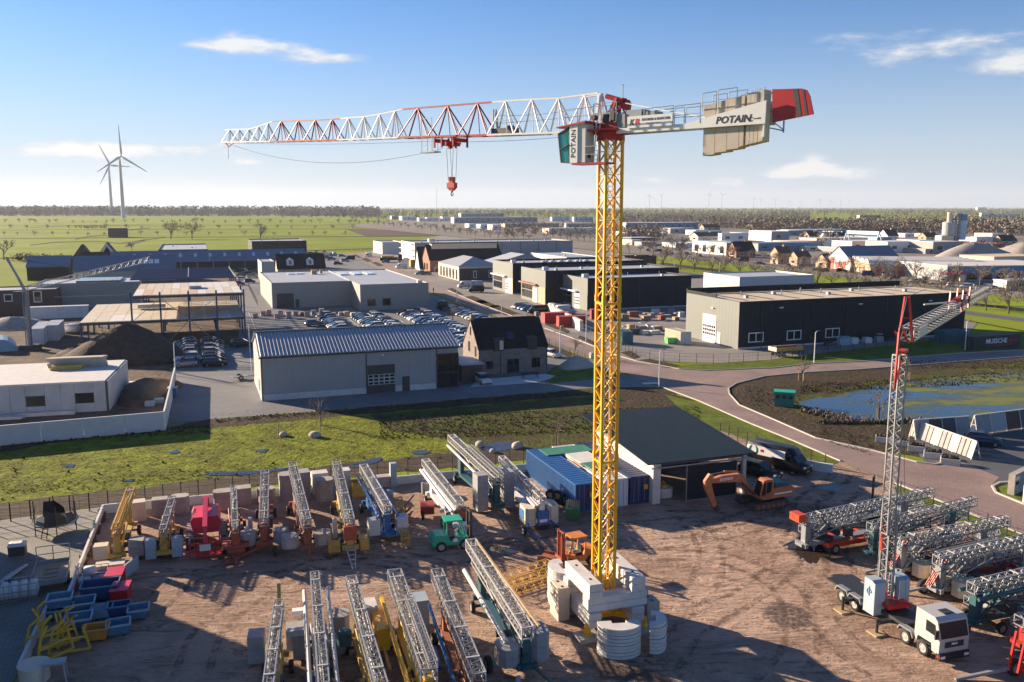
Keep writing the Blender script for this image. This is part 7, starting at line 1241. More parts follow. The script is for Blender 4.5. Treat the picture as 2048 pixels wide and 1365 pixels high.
heap('soil_heap', 'large dark soil mound beside the steel frame building', (262, 718), 11, 8.5, 6.4, 'earth_pile', sharp=1.4); heap('soil_heap', 'small mossy soil mound left of the large dark one', (170, 712), 5.5, 4, 2.4, 'earth_pile', sharp=1.4); heap('sand_heap', 'long brown sand heap behind the concrete panel wall', (295, 785), 4.2, 9.5, 2.0, 'site_mud', sharp=1.6, rz=R(10)); heap('sand_heap', 'pale sand heap on the grass right of the brick house', (1152, 735), 3.6, 2.6, 1.9, 'sand_pile', sharp=1.4); heap('rubble_heap', 'pale rubble heap on the site at the left edge', (25, 655), 9, 6, 2.5, 'gravel', sharp=1.3)
# wind turbines
def turbine(label, px, hub_y, rot, rl, r0, yaw=0, group=None, z=0, tilt=1):
    P = G(*px, z); H_ = hgt(P, hub_y); o = T('wind_turbine', label, 'wind turbine', P, yaw, group); k = H_ / 141
    MB().lathe([(4.6 * k * tilt, 0), (4.0 * k * tilt, H_ * .4), (2.6 * k * tilt, H_ - 2 * k)], n=12).build('tower', M('turbine_white'), o); b = MB(); b.tube((0, 9 * k, H_), (0, -6 * k, H_), 2.4 * k * tilt, 2.0 * k * tilt); b.build('nacelle', M('turbine_white'), o); b = MB(); b.tube((0, -6 * k, H_), (0, -9.5 * k, H_), 2.2 * k * tilt, .6 * k); b.build('hub', M('turbine_white'), o)
    for q in range(3):
        a = rot + q * 2 * math.pi / 3; dr = Vector((math.sin(a), 0, math.cos(a))); pe = Vector((math.cos(a), 0, -math.sin(a))); c = Vector((0, -7.5 * k, H_)); b = MB(); rg = []
        for f, wd in ((.02, 2.4), (.12, 5.4), (.25, 5), (.6, 3.2), (.92, 1.6), (1, .5)): m = c + dr * (rl * k * f); wd *= k * tilt; rg.append([m - pe * wd * .4 + Vector((0, .3 * k, 0)), m + pe * wd * .6, m - pe * wd * .4 - Vector((0, .4 * k, 0))])
        b.loft(rg); b.build('blade', M('turbine_white'), o)
M('turbine_white', (.52, .53, .55), .5)
turbine('taller wind turbine at left with one blade pointing straight up', (247, 437), 313, R(-2), 72, 0, R(55)); turbine('shorter wind turbine just left of the taller one', (224, 431), 331, R(-28), 64, 0, R(55))
for k, (x, yb, yh, r_) in enumerate(((1298, 413.6, 391, 10), (1322, 413.6, 391, 50), (1417, 414, 388, 20), (1443, 414, 390, 70), (1506, 414.2, 396, 5), (1521, 414.2, 399, 30), (1550, 414.2, 400, 60), (1576, 414.2, 402, 90), (1600, 414.2, 402, 15), (1640, 414.2, 400, 40), (1660, 414.2, 401, 80), (1680, 414.2, 400, 25), (1697, 414.2, 402, 55))): turbine(f'tiny wind turbine on the right horizon, {ORD[k + 1]} from the left', (x, max(yb, 417.2)), yh, R(r_), 60, 0, R(20), 'tiny wind turbines along the right horizon', 0, 1.0)
P = G(874, 432); b = MB(); boom(b, (0, 0, 0), (0, .01, hgt(P, 378)), .9, .9, 40, .25, .1); T('radio_mast', 'thin lattice radio mast on the horizon under the jib', 'mast', P, me=b.mesh('radio_mast', M('galvanised')))
# ---------------------------------------------------------------- trees
M('bark', (.10, .075, .055), .9, var=.2, vs=2); M('twigs', (.17, .135, .105), .9, var=.25, vs=.8); M('twigs_grey', (.13, .105, .09), .9, var=.25, vs=.3); M('twigs_dark', (.060, .058, .036), .9, var=.3, vs=.3); M('stake', (.50, .36, .22), .8)
def tree_meshes(seed, h=9., spread=.42, levels=4, trunkh=.25, tw=.03):
    rnd = random.Random(seed); tb_ = MB(); cb_2 = MB()
    def grow(p, d, ln, r, lv):
        q = p + d * ln
        if lv <= 1: tb_.tube(p, q, r, r * .7, n=5, cap=False)
        else: cb_2.bar(p, q, max(r * 1.6, tw), cap=False)
        if lv == levels:
            return
        n = 3 if lv == 0 else rnd.choice((2, 3, 3))
        for k in range(n + (2 if lv == 0 else 0)):
            a = rnd.uniform(0, 6.283); s = rnd.uniform(.4, 1.05) * (1.0 if lv else .85); t = d.orthogonal().normalized(); t = (Matrix.Rotation(a, 3, d) @ t)
            nd = (d * math.cos(s) + t * math.sin(s)); nd.z += .10; nd.normalize(); st0 = p.lerp(q, rnd.uniform(.55, 1)) if k else q
            grow(st0, nd, ln * rnd.uniform(.62, .85), r * .6, lv + 1)
    grow(Vector((0, 0, 0)), Vector((rnd.uniform(-.05, .05), rnd.uniform(-.05, .05), 1)).normalized(), h * trunkh, h * .022, 0)
    return tb_.mesh('trunk', M('bark')), cb_2.mesh('crown', M('twigs'))
TREES = [tree_meshes(s, 10, .4, 5, .27, .05) for s in range(5)]; SAPL = [tree_meshes(20 + s, 5, .3, 4, .34, .022) for s in range(3)]
def tree(label, P, sc=1., group=None, kind=None, k=None, mat=None, name='bare_tree'):
    me = (kind or TREES)[random.randrange(len(kind or TREES)) if k is None else k]; o = T(name, label, 'tree', P, random.uniform(0, 6.28), group); o.scale = (sc * random.uniform(.92, 1.1), sc * random.uniform(.92, 1.1), sc); put('trunk', me[0], o); put('crown', me[1], o); return o
def trow(name, pts, n, sc, group, z=.33, jit=2):
    for k in range(n):
        f = k / max(1, n - 1) * (len(pts) - 1); i = min(int(f), len(pts) - 2); x = pts[i][0] + (pts[i + 1][0] - pts[i][0]) * (f - i); y = pts[i][1] + (pts[i + 1][1] - pts[i][1]) * (f - i)
        tree(f'bare tree, {ORD[k + 1]} from the left in the {name}', G(x + random.uniform(-jit, jit) * 2, y + random.uniform(-jit, jit) * .3, z), sc * random.uniform(.8, 1.2), group)
trow('verge row behind the dark halls', [(1330, 536), (1540, 563), (1760, 592), (2060, 634)], 22, 1.0, 'bare trees in the verge behind the dark halls'); trow('row along the town street', [(1255, 507), (1480, 520), (1700, 549), (2040, 584)], 26, .95, 'bare trees along the town street'); trow('avenue beside the ploughed field', [(700, 447), (780, 453), (880, 464), (950, 473), (1060, 482)], 30, .95, 'bare trees along the avenue by the ploughed field', .2); trow('second avenue row', [(760, 447), (900, 460), (1100, 478), (1190, 486)], 24, .9, 'bare trees in the second avenue row', .35)
for x, y, s, lab in ((342, 478, 2.2, 'broad bare tree standing in the field, left of a close pair'), (384, 478, 2.15, 'broad bare tree standing in the field, right of a close pair'), (521, 482, 1.9, 'round bare tree alone in the field above the barns'), (264, 502, .8, 'low bare tree between the fields and the long barn'), (392, 447, 1.4, 'bare tree behind the field pair'), (8, 520, 1.5, 'bare tree at the left edge of the field'), (1360, 512, 1.5, 'large bare tree in front of the pale blue hall'), (1300, 506, 1.3, 'large bare tree just right of the mast'), (1410, 505, 1.2, 'bare tree before the large white hall'), (1345, 500, 1.3, 'bare tree behind the large one by the pale blue hall')): tree(lab, G(x, y, .2), s)
for nm, y, xs, s in (('far field row', 447, range(10, 760, 22), 1.0), ('middle field row', 458.5, range(20, 720, 38), .8), ('near field row', 472, range(6, 700, 34), .62)):
    for k, x in enumerate(xs): tree(f'bare field tree, {ORD[min(k + 1, 50)]} from the left in the {nm}', G(x + random.uniform(-8, 8), y + random.uniform(-1, 1), .1), s * random.uniform(.7, 1.2), 'bare trees in rows across the green fields')
for k, (x, y) in enumerate(((640, 850), (1112, 893), (1603, 762), (1815, 760), (1758, 838), (1150, 714), (1230, 690), (912, 626), (905, 640), (1060, 660))):
    P = G(x, y, .05); lab = ('at the meadow edge below the ribbed hall', 'beside the far end of the blue container', 'on the muddy bank above the pond, left', 'on the muddy bank above the pond, right', 'standing at the near edge of the pond', 'by the street behind the sand heap', 'in the bed across the street from the house', 'in the street bed by the car park, farther', 'in the street bed by the car park, nearer', 'in the street strip above the house roof')[k]
    o = tree(f'thin staked sapling {lab}', P, .85, None, SAPL, name='sapling')
    for a in (0, 2.1, 4.2): b = MB(); b.tube((.55 * math.cos(a), .55 * math.sin(a), -.02), (.55 * math.cos(a), .55 * math.sin(a), 1.5), .055, n=6); b.build('stake', M('stake'), o)
# woods: masses of bare crowns
def wood(name, areas, mat, seed=1, nq=12):
    rnd = random.Random(seed); b = MB()
    for x0, x1, ya, yb, n, h, z in areas:
        for _ in range(n):
            x = rnd.uniform(x0, x1); y = rnd.uniform(ya, yb); P = G(x, y, z); hh = h * rnd.uniform(.65, 1.25); cr = hh * rnd.uniform(.30, .46); vs = []; fs = []
            for k in range(nq):
                th = rnd.uniform(0, 6.283); u = rnd.uniform(-1, 1); rr_ = rnd.random() ** .5; c = P + Vector((cr * rr_ * math.cos(th) * math.sqrt(1 - u * u * .8), cr * rr_ * math.sin(th), hh * (.52 + .44 * u))); s = cr * rnd.uniform(.18, .42)
                d1 = Vector((rnd.uniform(-1, 1), rnd.uniform(-1, 1), rnd.uniform(-.6, 1))).normalized() * s; d2 = d1.cross(Vector((rnd.uniform(-1, 1), rnd.uniform(-1, 1), rnd.uniform(-1, 1)))).normalized() * s * rnd.uniform(.4, .9); i = len(vs); vs += [c - d1, c + d2, c + d1 * .8, c - d2 * .7]; fs.append((i, i + 1, i + 2, i + 3))
            i = len(vs); t = cr * .07; vs += [P + Vector((-t, 0, 0)), P + Vector((t, 0, 0)), P + Vector((t, 0, hh * .6)), P + Vector((-t, 0, hh * .6))]; fs.append((i, i + 1, i + 2, i + 3)); b.add(vs, fs)
    return b.build(name, M(mat), kind='stuff')
wood('woodland', [(-500, 760, 427, 433, 3600, 25, 0), (700, 1250, 421, 431, 1500, 15, 0), (700, 1250, 431, 440, 420, 11, 0), (1180, 2600, 421, 428, 2600, 15, 0), (1240, 1620, 428, 447, 1500, 11, 0), (1700, 2500, 428, 450, 900, 11, 0), (1240, 1420, 447, 458, 110, 9, 0)], 'twigs_grey', 2)
wood('woodland', [(1500, 1900, 453, 467, 900, 11, .3), (1930, 2500, 450, 471, 800, 12, .3), (1420, 1560, 446, 458, 300, 10, .3), (1240, 1330, 466, 484, 60, 9, .3), (1590, 1720, 474, 500, 26, 8, .3), (1925, 1990, 500, 512, 16, 7, .3), (1000, 1240, 452, 475, 130, 8, .3)], 'twigs', 3, 26)
wood('woodland', [(-500, 300, 424, 429, 900, 27, 0), (-500, 2600, 416.0, 420.5, 4200, 17, 0), (1300, 2500, 428, 432, 200, 11, 0), (560, 760, 431, 436, 100, 16, 0)], 'twigs_dark', 4)
wood('hedge', [(20, 130, 519, 523, 60, 3.2, .02), (150, 215, 455, 458, 60, 3.5, 0), (530, 560, 482, 486, 12, 3, 0), (866, 1176, 622, 623, 0, 1, .07)], 'twigs_dark', 5, 16)
wood('reed_fringe', [(1660, 1760, 838, 846, 40, .8, .05), (1930, 2040, 745, 750, 30, .7, .05)], 'twigs', 6, 10)
# tussocks: clumps of longer grass that break up the flat surfaces
def tufts(name, areas, mat, seed, z=.03):
    rnd = random.Random(seed); b = MB()
    for x0, x1, ya, yb, sl, n, h in areas:
        for _ in range(n):
            x = rnd.uniform(x0, x1); P = G(x, rnd.uniform(ya, yb) + (x - x0) * sl, z); s = h * rnd.uniform(.5, 1.5); vs = []; fs = []
            for k in range(5): a = rnd.uniform(0, 6.28); c, q = math.cos(a), math.sin(a); w_ = s * rnd.uniform(.5, 1.1); i = len(vs); vs += [P + Vector((-q * w_ * .5, c * w_ * .5, 0)), P + Vector((q * w_ * .5, -c * w_ * .5, 0)), P + Vector((c * w_ * .6 + q * .1, q * w_ * .6, s * rnd.uniform(.5, 1)))]; fs.append((i, i + 1, i + 2))
            b.add(vs, fs)
    return b.build(name, M(mat), kind='stuff')
tufts('grass_tufts', [(-200, 1040, 872, 1008, -.072, 4200, .075), (-200, 560, 985, 1005, -.075, 500, .1)], 'meadow', 1); tufts('grass_tufts', [(760, 1400, 832, 880, -.03, 2600, .16), (0, 1050, 880, 1000, -.07, 70, .22), (1600, 2048, 770, 790, -.06, 900, .2), (0, 420, 878, 892, -.06, 400, .2)], 'rough_grass', 2); tufts('weeds', [(1490, 1600, 772, 812, 0, 300, .13), (1640, 1740, 846, 880, .3, 160, .13), (1800, 2048, 722, 738, 0, 300, .18), (430, 1180, 838, 846, -.075, 500, .16)], 'soil', 3, .06); tufts('dry_stems', [(1600, 1700, 814, 826, .2, 160, .4), (1640, 1900, 843, 849, -.01, 300, .4)] + [(200 - 9 * k, 207 - 9 * k, 1022 + 23 * k, 1046 + 23 * k, 0, 40, .35) for k in range(8)], 'twigs', 4, .05); tufts('clods', [(220, 1700, 1060, 1360, 0, 1500, .06), (1300, 1700, 1000, 1100, 0, 300, .07)], 'yard_earth', 5, .04)
# ---------------------------------------------------------------- open shed, excavator, delivery van
M('shed_wall', (.66, .60, .50), .85, var=.1, vs=1.2); M('shed_roof', (.010, .026, .043), .6, 0, spec=.15, var=.15, vs=.6); M('exc_orange', (.46, .155, .06), .6, var=.25, vs=2.5)
A = G(1306, 1010); sh = T('open_shed', 'open fronted shed with concrete block walls and a dark sheet roof', 'shed', A, GA); SL_, SW = 9.9, 13.6; h0, h1 = 3.75, 5.0
zr = lambda y: h0 + (h1 - h0) * y / SW
me = MB().b2(.01, .79, 0, 1.58, .005, .79).mesh('wall_block', M('shed_wall')); 
for k in range(8):
    for j in range(5): put('wall_block', me, sh, (-.05, .02 + k * 1.6, j * .8)) if .8 * (j + 1) <= zr(k * 1.6) + .25 else None
for j in range(4): put('wall_block', me, sh, (SL_ - .8, SW - 1.7, j * .8))
MB().b2(.8, SL_, SW - .2, SW, 0, h1 - .3).build('rear_wall', M('clad_dark'), sh); MB().b2(SL_ - .2, SL_, 8, SW - .25, 0, h0).build('side_wall', M('clad_dark'), sh)
n = 40; p = (SL_ + 1.6) / n; b = MB(); b.extx([(-.5, zr(-.5)), (SW + .5, zr(SW + .5)), (SW + .5, zr(SW + .5) + .08), (-.5, zr(-.5) + .08)], .004, p - .004); b.extx([(-.5, zr(-.5) + .081), (SW + .5, zr(SW + .5) + .081), (SW + .5, zr(SW + .5) + .105), (-.5, zr(-.5) + .105)], p * .4, p * .62); me = b.mesh('roof_sheet', M('shed_roof'))
for k in range(n): put('roof_sheet', me, sh, (-.9 + k * p, 0, .25))
b = MB(); b.b2(.85, SL_, .0, .2, h0 - .15, h0 + .15); b.b2(SL_ - .2, SL_, .21, 8, h0 - .1, h0 + .2); b.build('roof_beam', M('dark_steel'), sh)
b = MB(); b.b2(-.4, SL_ + .3, -.32, -.2, h0 - .3, h0 - .18); b.build('door_rail', M('galvanised'), sh); b = MB(); b.b2(3.2, 8.6, -.4, -.3, .1, h0 - .35); d = b.build('sliding_door', M('clad_dark'), sh); b = MB()
for u in (3.2, 8.6): b.bar((u, -.42, .1), (u, -.42, h0 - .3), .09)
b.bar((3.2, -.42, .12), (8.6, -.42, .12), .09); b.build('door_frame', M('galvanised'), d)
MB().b2(SL_ - .35, SL_, -.05, .35, 0, h0).build('corner_post', M('pale_steel'), sh)
P = A + EV * 1.9 + NV * 1.6; o = T('ballast_bucket', 'pale concrete ballast with a yellow lifting frame just inside the shed', 'ballast', P, GA); b = MB(); octo(b, (0, 0), (1.7, 1.4), .1, 1.0, .25); b.build('ballast', M('concrete'), o); b = MB(); b.bar((-.5, 0, 1.0), (0, 0, 1.6), .1); b.bar((.5, 0, 1.0), (0, 0, 1.6), .1); b.b2(-.3, .3, -.3, .3, 1.0, 1.25); b.build('lifting_frame', M('ochre'), o)
# excavator: local +x is where the arm reaches
P = G(1528, 1018); ex = T('excavator', 'orange tracked excavator with its arm folded down in front of the shed', 'excavator', (P.x, P.y + .9, 0), GA + math.pi + R(4)); ex.scale = (.94, .94, .94)
for s in (-1, 1):
    b = MB(); yy = s * 1.15; pr = [(-1.75, .12), (1.75, .12), (2.15, .45), (1.95, .82), (-1.95, .85), (-2.2, .5)]; b.ext(pr, yy - .27, yy + .27); tk = b.build('track', M('dark_steel'), ex); b = MB(); [b.tube((-1.5 + .6 * k, yy - s * .0 - .285, .42), (-1.5 + .6 * k, yy + .285, .42), .2, n=8) for k in range(6)]; b.build('roller', M('crane_rust'), tk); me = MB().b2(-.08, .08, -.3, .3, 0, .05).mesh('track_plate', M('black_paint'))
    for k in range(18): put('track_plate', me, tk, (-1.85 + .22 * k, yy, .84 - .0006 * k)); 
b = MB(); b.b2(-.6, .6, -.9, .9, .45, 1.0); b.build('undercarriage', M('dark_steel'), ex)
b = MB(); b.ext([(-2.75, 1.1), (1.0, 1.05), (1.0, 1.55), (-.3, 1.6), (-.3, 2.05), (-2.55, 2.1), (-2.85, 1.8)], -1.3, 1.3); b.build('house', M('exc_orange'), ex); b = MB(); b.b2(-2.4, -.7, -1.05, 1.1, 2.1, 2.28); b.b2(-2.2, -.9, -.5, .9, 2.28, 2.36); b.build('engine_cover', M('petrol'), ex); b = MB(); b.b2(-2.6, -.4, 1.3, 1.315, 1.4, 1.55); b.build('stripe', M('frame_white'), ex)
cb0 = MB().ext([(-.35, 1.55), (1.15, 1.3), (1.25, 1.7), (.95, 2.9), (.55, 3.02), (-.25, 2.95)], .32, 1.3).build('cab', M('exc_orange'), ex)
for y in (1.301, .30): b = MB(); b.ext([(.0, 1.75), (.55, 1.65), (.55, 2.75), (-.1, 2.75)], y, y + .02); b.ext([(.65, 1.6), (1.08, 1.5), (1.1, 1.8), (.88, 2.72), (.65, 2.75)], y, y + .02); b.build('cab_window', M('glass_dark'), cb0)
b = MB(); b.ext([(1.19, 1.45), (1.265, 1.7), (.97, 2.85), (.93, 2.8)], .4, 1.22); b.build('windscreen', M('glass_dark'), cb0)
bm = [(.75, 1.5), (1.3, 1.7), (2.2, 3.15), (2.75, 3.55), (4.9, 3.6), (6.15, 3.35), (6.2, 3.05), (4.8, 2.95), (3.0, 2.8), (2.55, 2.5), (1.5, 1.25)]
b = MB(); b.ext(bm, -.38, .08); bo = b.build('boom', M('exc_orange'), ex); text('DOOSAN', .36, M('frame_white'), ex, frame((4.35, .092, 3.24), (-1, 0, .0)), bold=.01)
b = MB(); b.ext([(6.0, 3.0), (5.75, 3.75), (6.2, 3.95), (6.75, 3.3), (6.7, 2.6), (5.65, .55), (5.35, .5), (5.3, .8), (5.9, 2.6)], -.32, .02); b.build('arm', M('exc_orange'), ex); b = MB(); b.ext([(5.7, .6), (5.25, .15), (5.0, .25), (5.2, .8)], -.4, .1); b.build('coupler', M('dark_steel'), ex)
b = MB(); b.tube((2.9, -.15, 3.75), (4.5, -.15, 3.95), .11); b.build('arm_cylinder', M('exc_orange'), ex); b = MB(); b.tube((4.4, -.15, 3.94), (5.95, -.15, 3.85), .055); b.build('piston', M('galvanised'), ex); b = MB(); b.tube((1.2, .2, 1.4), (2.6, .2, 2.7), .1); b.build('boom_cylinder', M('dark_steel'), ex)
dv = car('long dark delivery van with a green circle logo parked behind the excavator', G(1557, 938, .04), R(-47), 'black', 'van', lights=True); dv.scale = (1.28, 1.1, 1.14)
M('logo_green', (.18, .62, .18), .4); b = MB(); b.path([(-1.9 + .34 * math.cos(a), -.995, 1.62 + .42 * math.sin(a)) for a in [i * .42 + 2.2 for i in range(13)]], .045, 4); b.build('green_logo', M('logo_green'), dv); b = MB(); b.b2(-1.2, -.9, -.995, -.986, 1.5, 1.75); b.build('red_logo', M('red_paint'), dv); b = MB(); b.b2(-1.6, -.2, -.975, -.962, 1.2, 1.27); b.b2(-.85, .4, -.975, -.962, 1.55, 1.62); b.b2(-2.35, 1.0, -.985, -.975, 1.28, 2.0); b.build('pale_wrap_sheen', M('frame_white'), dv)  # silver-green wrap painted white, its reflected brightness put into the colour
car('black car between the shed and the delivery van', G(1520, 952, .04), R(-47), 'black', lights=True); car('dark car half hidden behind the shed corner', G(1492, 925, .04), R(-50), 'grey')
b = MB(); P = G(1625, 940); b.b2(-2, 2, -.15, .15, 0, .9); b.b2(-2, 2, -.3, .3, 0, .15); T('barrier_block', 'white concrete barrier beside the nose of the delivery van', 'barrier', P, R(-32), me=b.mesh('barrier_block', M('white_wall')))
# ---------------------------------------------------------------- truck mounted crane
t0 = Vector((23.85, 57.0, 0)); hd = math.atan2(-.955, .30); SC = .92; tk = T('truck_crane', 'white cabbed lorry carrying an erected red and grey lattice crane', 'crane lorry', t0, hd)
tk.scale = (SC,) * 3
M('cab_white', (.46, .45, .43), .4, spec=.6); W_TR = cyl_wheel(.54, .36, 18)
b = MB(); b.b2(-2.6, 7.0, -.42, .42, .75, 1.1); b.b2(-2.2, 1.9, -1.15, 1.15, 1.02, 1.16); b.b2(2.0, 5.9, -.95, .95, .95, 1.2); b.build('chassis', M('frame_dark'), tk)
for x in (-.25, 1.15, 6.3, 7.9):
    for y in (-1.08, 1.08): put('wheel', W_TR, tk, (x, y, .54))
for x in (-.25, 1.15, 6.3):
    for y in (-1.08, 1.08): b = MB(); b.ext([(x - .75, .8), (x - .55, 1.2), (x + .55, 1.2), (x + .75, .8), (x + .7, .75), (x + .5, 1.12), (x - .5, 1.12), (x - .7, .75)], y - .22, y + .22); b.build('mudguard', M('galvanised'), tk)
cab_pts = [(6.95, 1.05), (8.75, .62), (9.22, .62), (9.25, 1.7), (9.0, 2.75), (8.75, 2.98), (7.0, 3.02)]
cabn = MB().ext([(7.25, .75), (7.35, 1.2), (8.55, 1.2), (8.6, .72), (9.2, .62), (9.25, 1.75), (8.95, 2.85), (8.7, 3.05), (7.1, 3.08), (7.05, 1.15)], -1.18, 1.18).build('cab', M('cab_white'), tk)
for y in (-1.185, 1.165): b = MB(); b.ext([(8.0, 1.85), (8.95, 1.8), (8.8, 2.55), (8.0, 2.6)], y, y + .02); b.build('side_window', M('glass_dark'), cabn)
b = MB(); b.ext([(9.262, 1.75), (9.275, 1.75), (9.0, 2.72), (8.985, 2.72)], -1.08, 1.08); b.build('windscreen', M('dull_glass', (.015, .018, .02), .4, spec=.3), cabn); b = MB(); b.ext([(9.24, 1.1), (9.275, 1.1), (9.275, 1.5), (9.25, 1.5)], -.75, .75); b.build('grille', M('frame_dark'), cabn); text('MAN', .22, M('frame_white'), cabn, frame((9.285, 0, 1.34), (0, 1, 0)), bold=.008)
b = MB(); b.b2(9.0, 9.36, -1.2, 1.2, .3, .75); b.build('bumper', M('black_paint'), tk)
for y in (-.95, .95): b = MB(); b.b2(9.36, 9.39, y - .17, y + .17, .45, .62); b.build('headlight', M('frame_white'), tk); b = MB(); b.b2(9.1, 9.37, y * 1.2 - .06, y * 1.2 + .06, .5, .62); b.build('indicator', M('hook_red'), tk); b = MB(); b.b2(9.0, 9.12, y * 1.36 - .12, y * 1.36 + .12, 1.7, 2.3); b.build('mirror', M('black_paint'), tk)
b = MB(); b.b2(8.0, 8.6, -.35, .35, 3.08, 3.14); b.build('roof_hatch', M('frame_dark'), cabn)
b = MB()
for y in (-1.19, 1.17): [b.b2(8.05, 8.5, y, y + .02, z, z + .1) for z in (.5, .75, 1.0)]
b.build('step', M('frame_dark'), tk)
for x, y in ((1.0, -2.1), (1.0, 2.1), (4.6, -2.1), (4.6, 2.1)): b = MB(); b.b2(x - .18, x + .18, min(y, 0) if y < 0 else .4, -.4 if y < 0 else y, .78, 1.0); b.tube((x, y, .15), (x, y, 1.15), .1); og = b.build('outrigger', M('frame_dark'), tk); b = MB(); b.b2(x - .5, x + .5, y - .45, y + .45, .03, .14); b.build('foot_plate', M('timber'), og)
TX = 2.7                                                         # turntable and twin ballast stacks
MB().lathe([(.1, 1.2), (.75, 1.2), (.75, 1.45), (.1, 1.45)], (TX + .4, 0, 0), 18).build('turntable', M('dark_steel'), tk)
MB().b2(TX - .8, TX + 1.6, -.9, .9, 1.45, 1.75).build('crane_base', M('red_paint'), tk)
for y in (-1.15, .95): 
    o = MB().ext([(TX - .2, .8), (TX + .9, .8), (TX + .9, 3.15), (TX + .55, 3.3), (TX - .2, 3.3)], y - .45, y + .45).build('ballast_box', M('ballast_blue'), tk); b = MB(); b.path([(TX + .35 + .22 * math.cos(a), y - .46, 2.4 + .22 * math.sin(a)) for a in [i * .6 for i in range(9)]], .03, 4); b.bar((TX + .35, y - .46, 2.1), (TX + .35, y - .46, 2.8), .05); b.bar((TX + .1, y - .46, 2.4), (TX + .6, y - .46, 2.4), .05); b.build('emblem', M('container_blue'), o)
HT = 18.6 / SC; mx_, my_ = TX + .35, -.05
b = MB(); boom(b, (mx_, my_ - .0, 6.6), (mx_, my_ + .01, HT - .9), .62, .62, 16, .085, .04); b.build('lattice_mast', M('galvanised'), tk)
b = MB(); [b.tube((mx_ + dx, my_ + dy, 1.7), (mx_ + dx, my_ + dy, 8.2), .075, n=6) for dx, dy in ((-.62, -.35), (-.62, .35), (.12, -.35), (.12, .35), (-.2, -.38))]; boom(b, (mx_, my_ + .1, 1.7), (mx_, my_ + .11, 8.0), .7, .6, 8, .09, .045); b.build('lower_mast', M('galvanised'), tk)
b = MB(); b.tube((mx_ - .3, my_ - .45, 5.2), (mx_ - .3, my_ - .45, 7.2), .13); b.build('luffing_cylinder', M('hook_red'), tk); b = MB(); b.bar((mx_ - .5, -.3, 1.7), (mx_ - .55, -.3, 6), .06); b.build('red_rod', M('red_paint'), tk)
inv = Matrix.Rotation(-hd, 3, 'Z')
jt = G(1975, 578, 19.0); mt = t0 + Matrix.Rotation(hd, 3, 'Z') @ (Vector((mx_, my_, 0)) * SC); jd = inv @ (jt - mt) / SC; jd.z = 0; jl = jd.length; ju = jd.normalized(); c = Vector((mx_, my_, HT))
b = MB(); boom(b, c + ju * .5, c + ju * jl * .56, .95, .85, 16, .08, .032); b.build('jib_section', M('galvanised'), tk); b = MB(); boom(b, c + ju * jl * .57, c + ju * jl, .8, .7, 13, .08, .032); b.build('jib_section', M('galvanised'), tk)
b = MB(); b.bar(c + ju * jl, c + ju * (jl + 1), .3, .3); b.build('jib_head', M('dark_steel'), tk); b = MB(); q = c + ju * jl * .57; sdv = ju.cross(Vector((0, 0, 1))); [b.bar(q + ju * s + sdv * .5, q + ju * (s + .5) + Vector((0, 0, 1.9)) + sdv * .5, .12) for s in (-3, 1)]; [b.bar(q + ju * s - sdv * .5, q + ju * (s + .5) + Vector((0, 0, 1.7)) - sdv * .5, .12) for s in (-3, 1)]; b.bar(q + ju * -3 + Vector((0, 0, .9)), q + ju * 1.5 + Vector((0, 0, .9)), .4, .6); b.build('fold_frame', M('red_paint'), tk); b = MB(); b.bar(q - ju * 6 - sdv * 2 + Vector((0, 0, .8)), q - ju * 3 + Vector((0, 0, .9)), .12); b.build('hoist_arm', M('pale_steel'), tk)
b = MB(); tp = c - ju * .1 + Vector((0, 0, 3.1)); [b.bar(c + ju * .3 + sdv * s * .45, tp + sdv * s * .12, .13) for s in (-1, 1)]; [b.bar(c + ju * .2 + sdv * .3 * 0 + Vector((0, 0, z)) - sdv * .35 * (1 - z / 3.3), c + ju * .15 + Vector((0, 0, z)) + sdv * .35 * (1 - z / 3.3), .08) for z in (.8, 1.6)]; b.build('tower_head', M('red_paint'), tk)
b = MB(); bk = c - ju * 1.9 + Vector((0, 0, .9)); [b.bar(c + sdv * s * .3 - ju * .2, bk + sdv * s * .25, .12) for s in (-1, 1)]; b.bar(bk, c - ju * 2.3 - Vector((0, 0, 2.9)), .13); b.bar(c - ju * .4 - Vector((0, 0, .9)), c - ju * 2.2 - Vector((0, 0, 2.8)), .10); b.bar(c - ju * 1.0 - Vector((0, 0, .6)), c + ju * .3 - Vector((0, 0, .6)), .5, .2); b.build('rear_strut', M('red_paint'), tk)
b = MB(); b.path([bk, tp], .03, 4); b.path([tp, c + ju * jl * .3 + Vector((0, 0, 2.6)) - sdv], .02, 4); b.path([c - ju * 2.3 - Vector((0, 0, 2.9)), Vector((mx_ - 1.2, -.3, 1.8))], .025, 4); b.path([c + ju * 1.2 - sdv * .3, Vector((mx_ + 1.2, .5, 2))], .018, 4); b.build('pendant_rope', M('cable'), tk); b = MB(); b.bar(c + ju * 2.2 + sdv * .52 + Vector((0, 0, .4)), c + ju * 5.0 + sdv * .52 + Vector((0, 0, .4)), .05, .7); b.build('name_board', M('sheet_white'), tk)
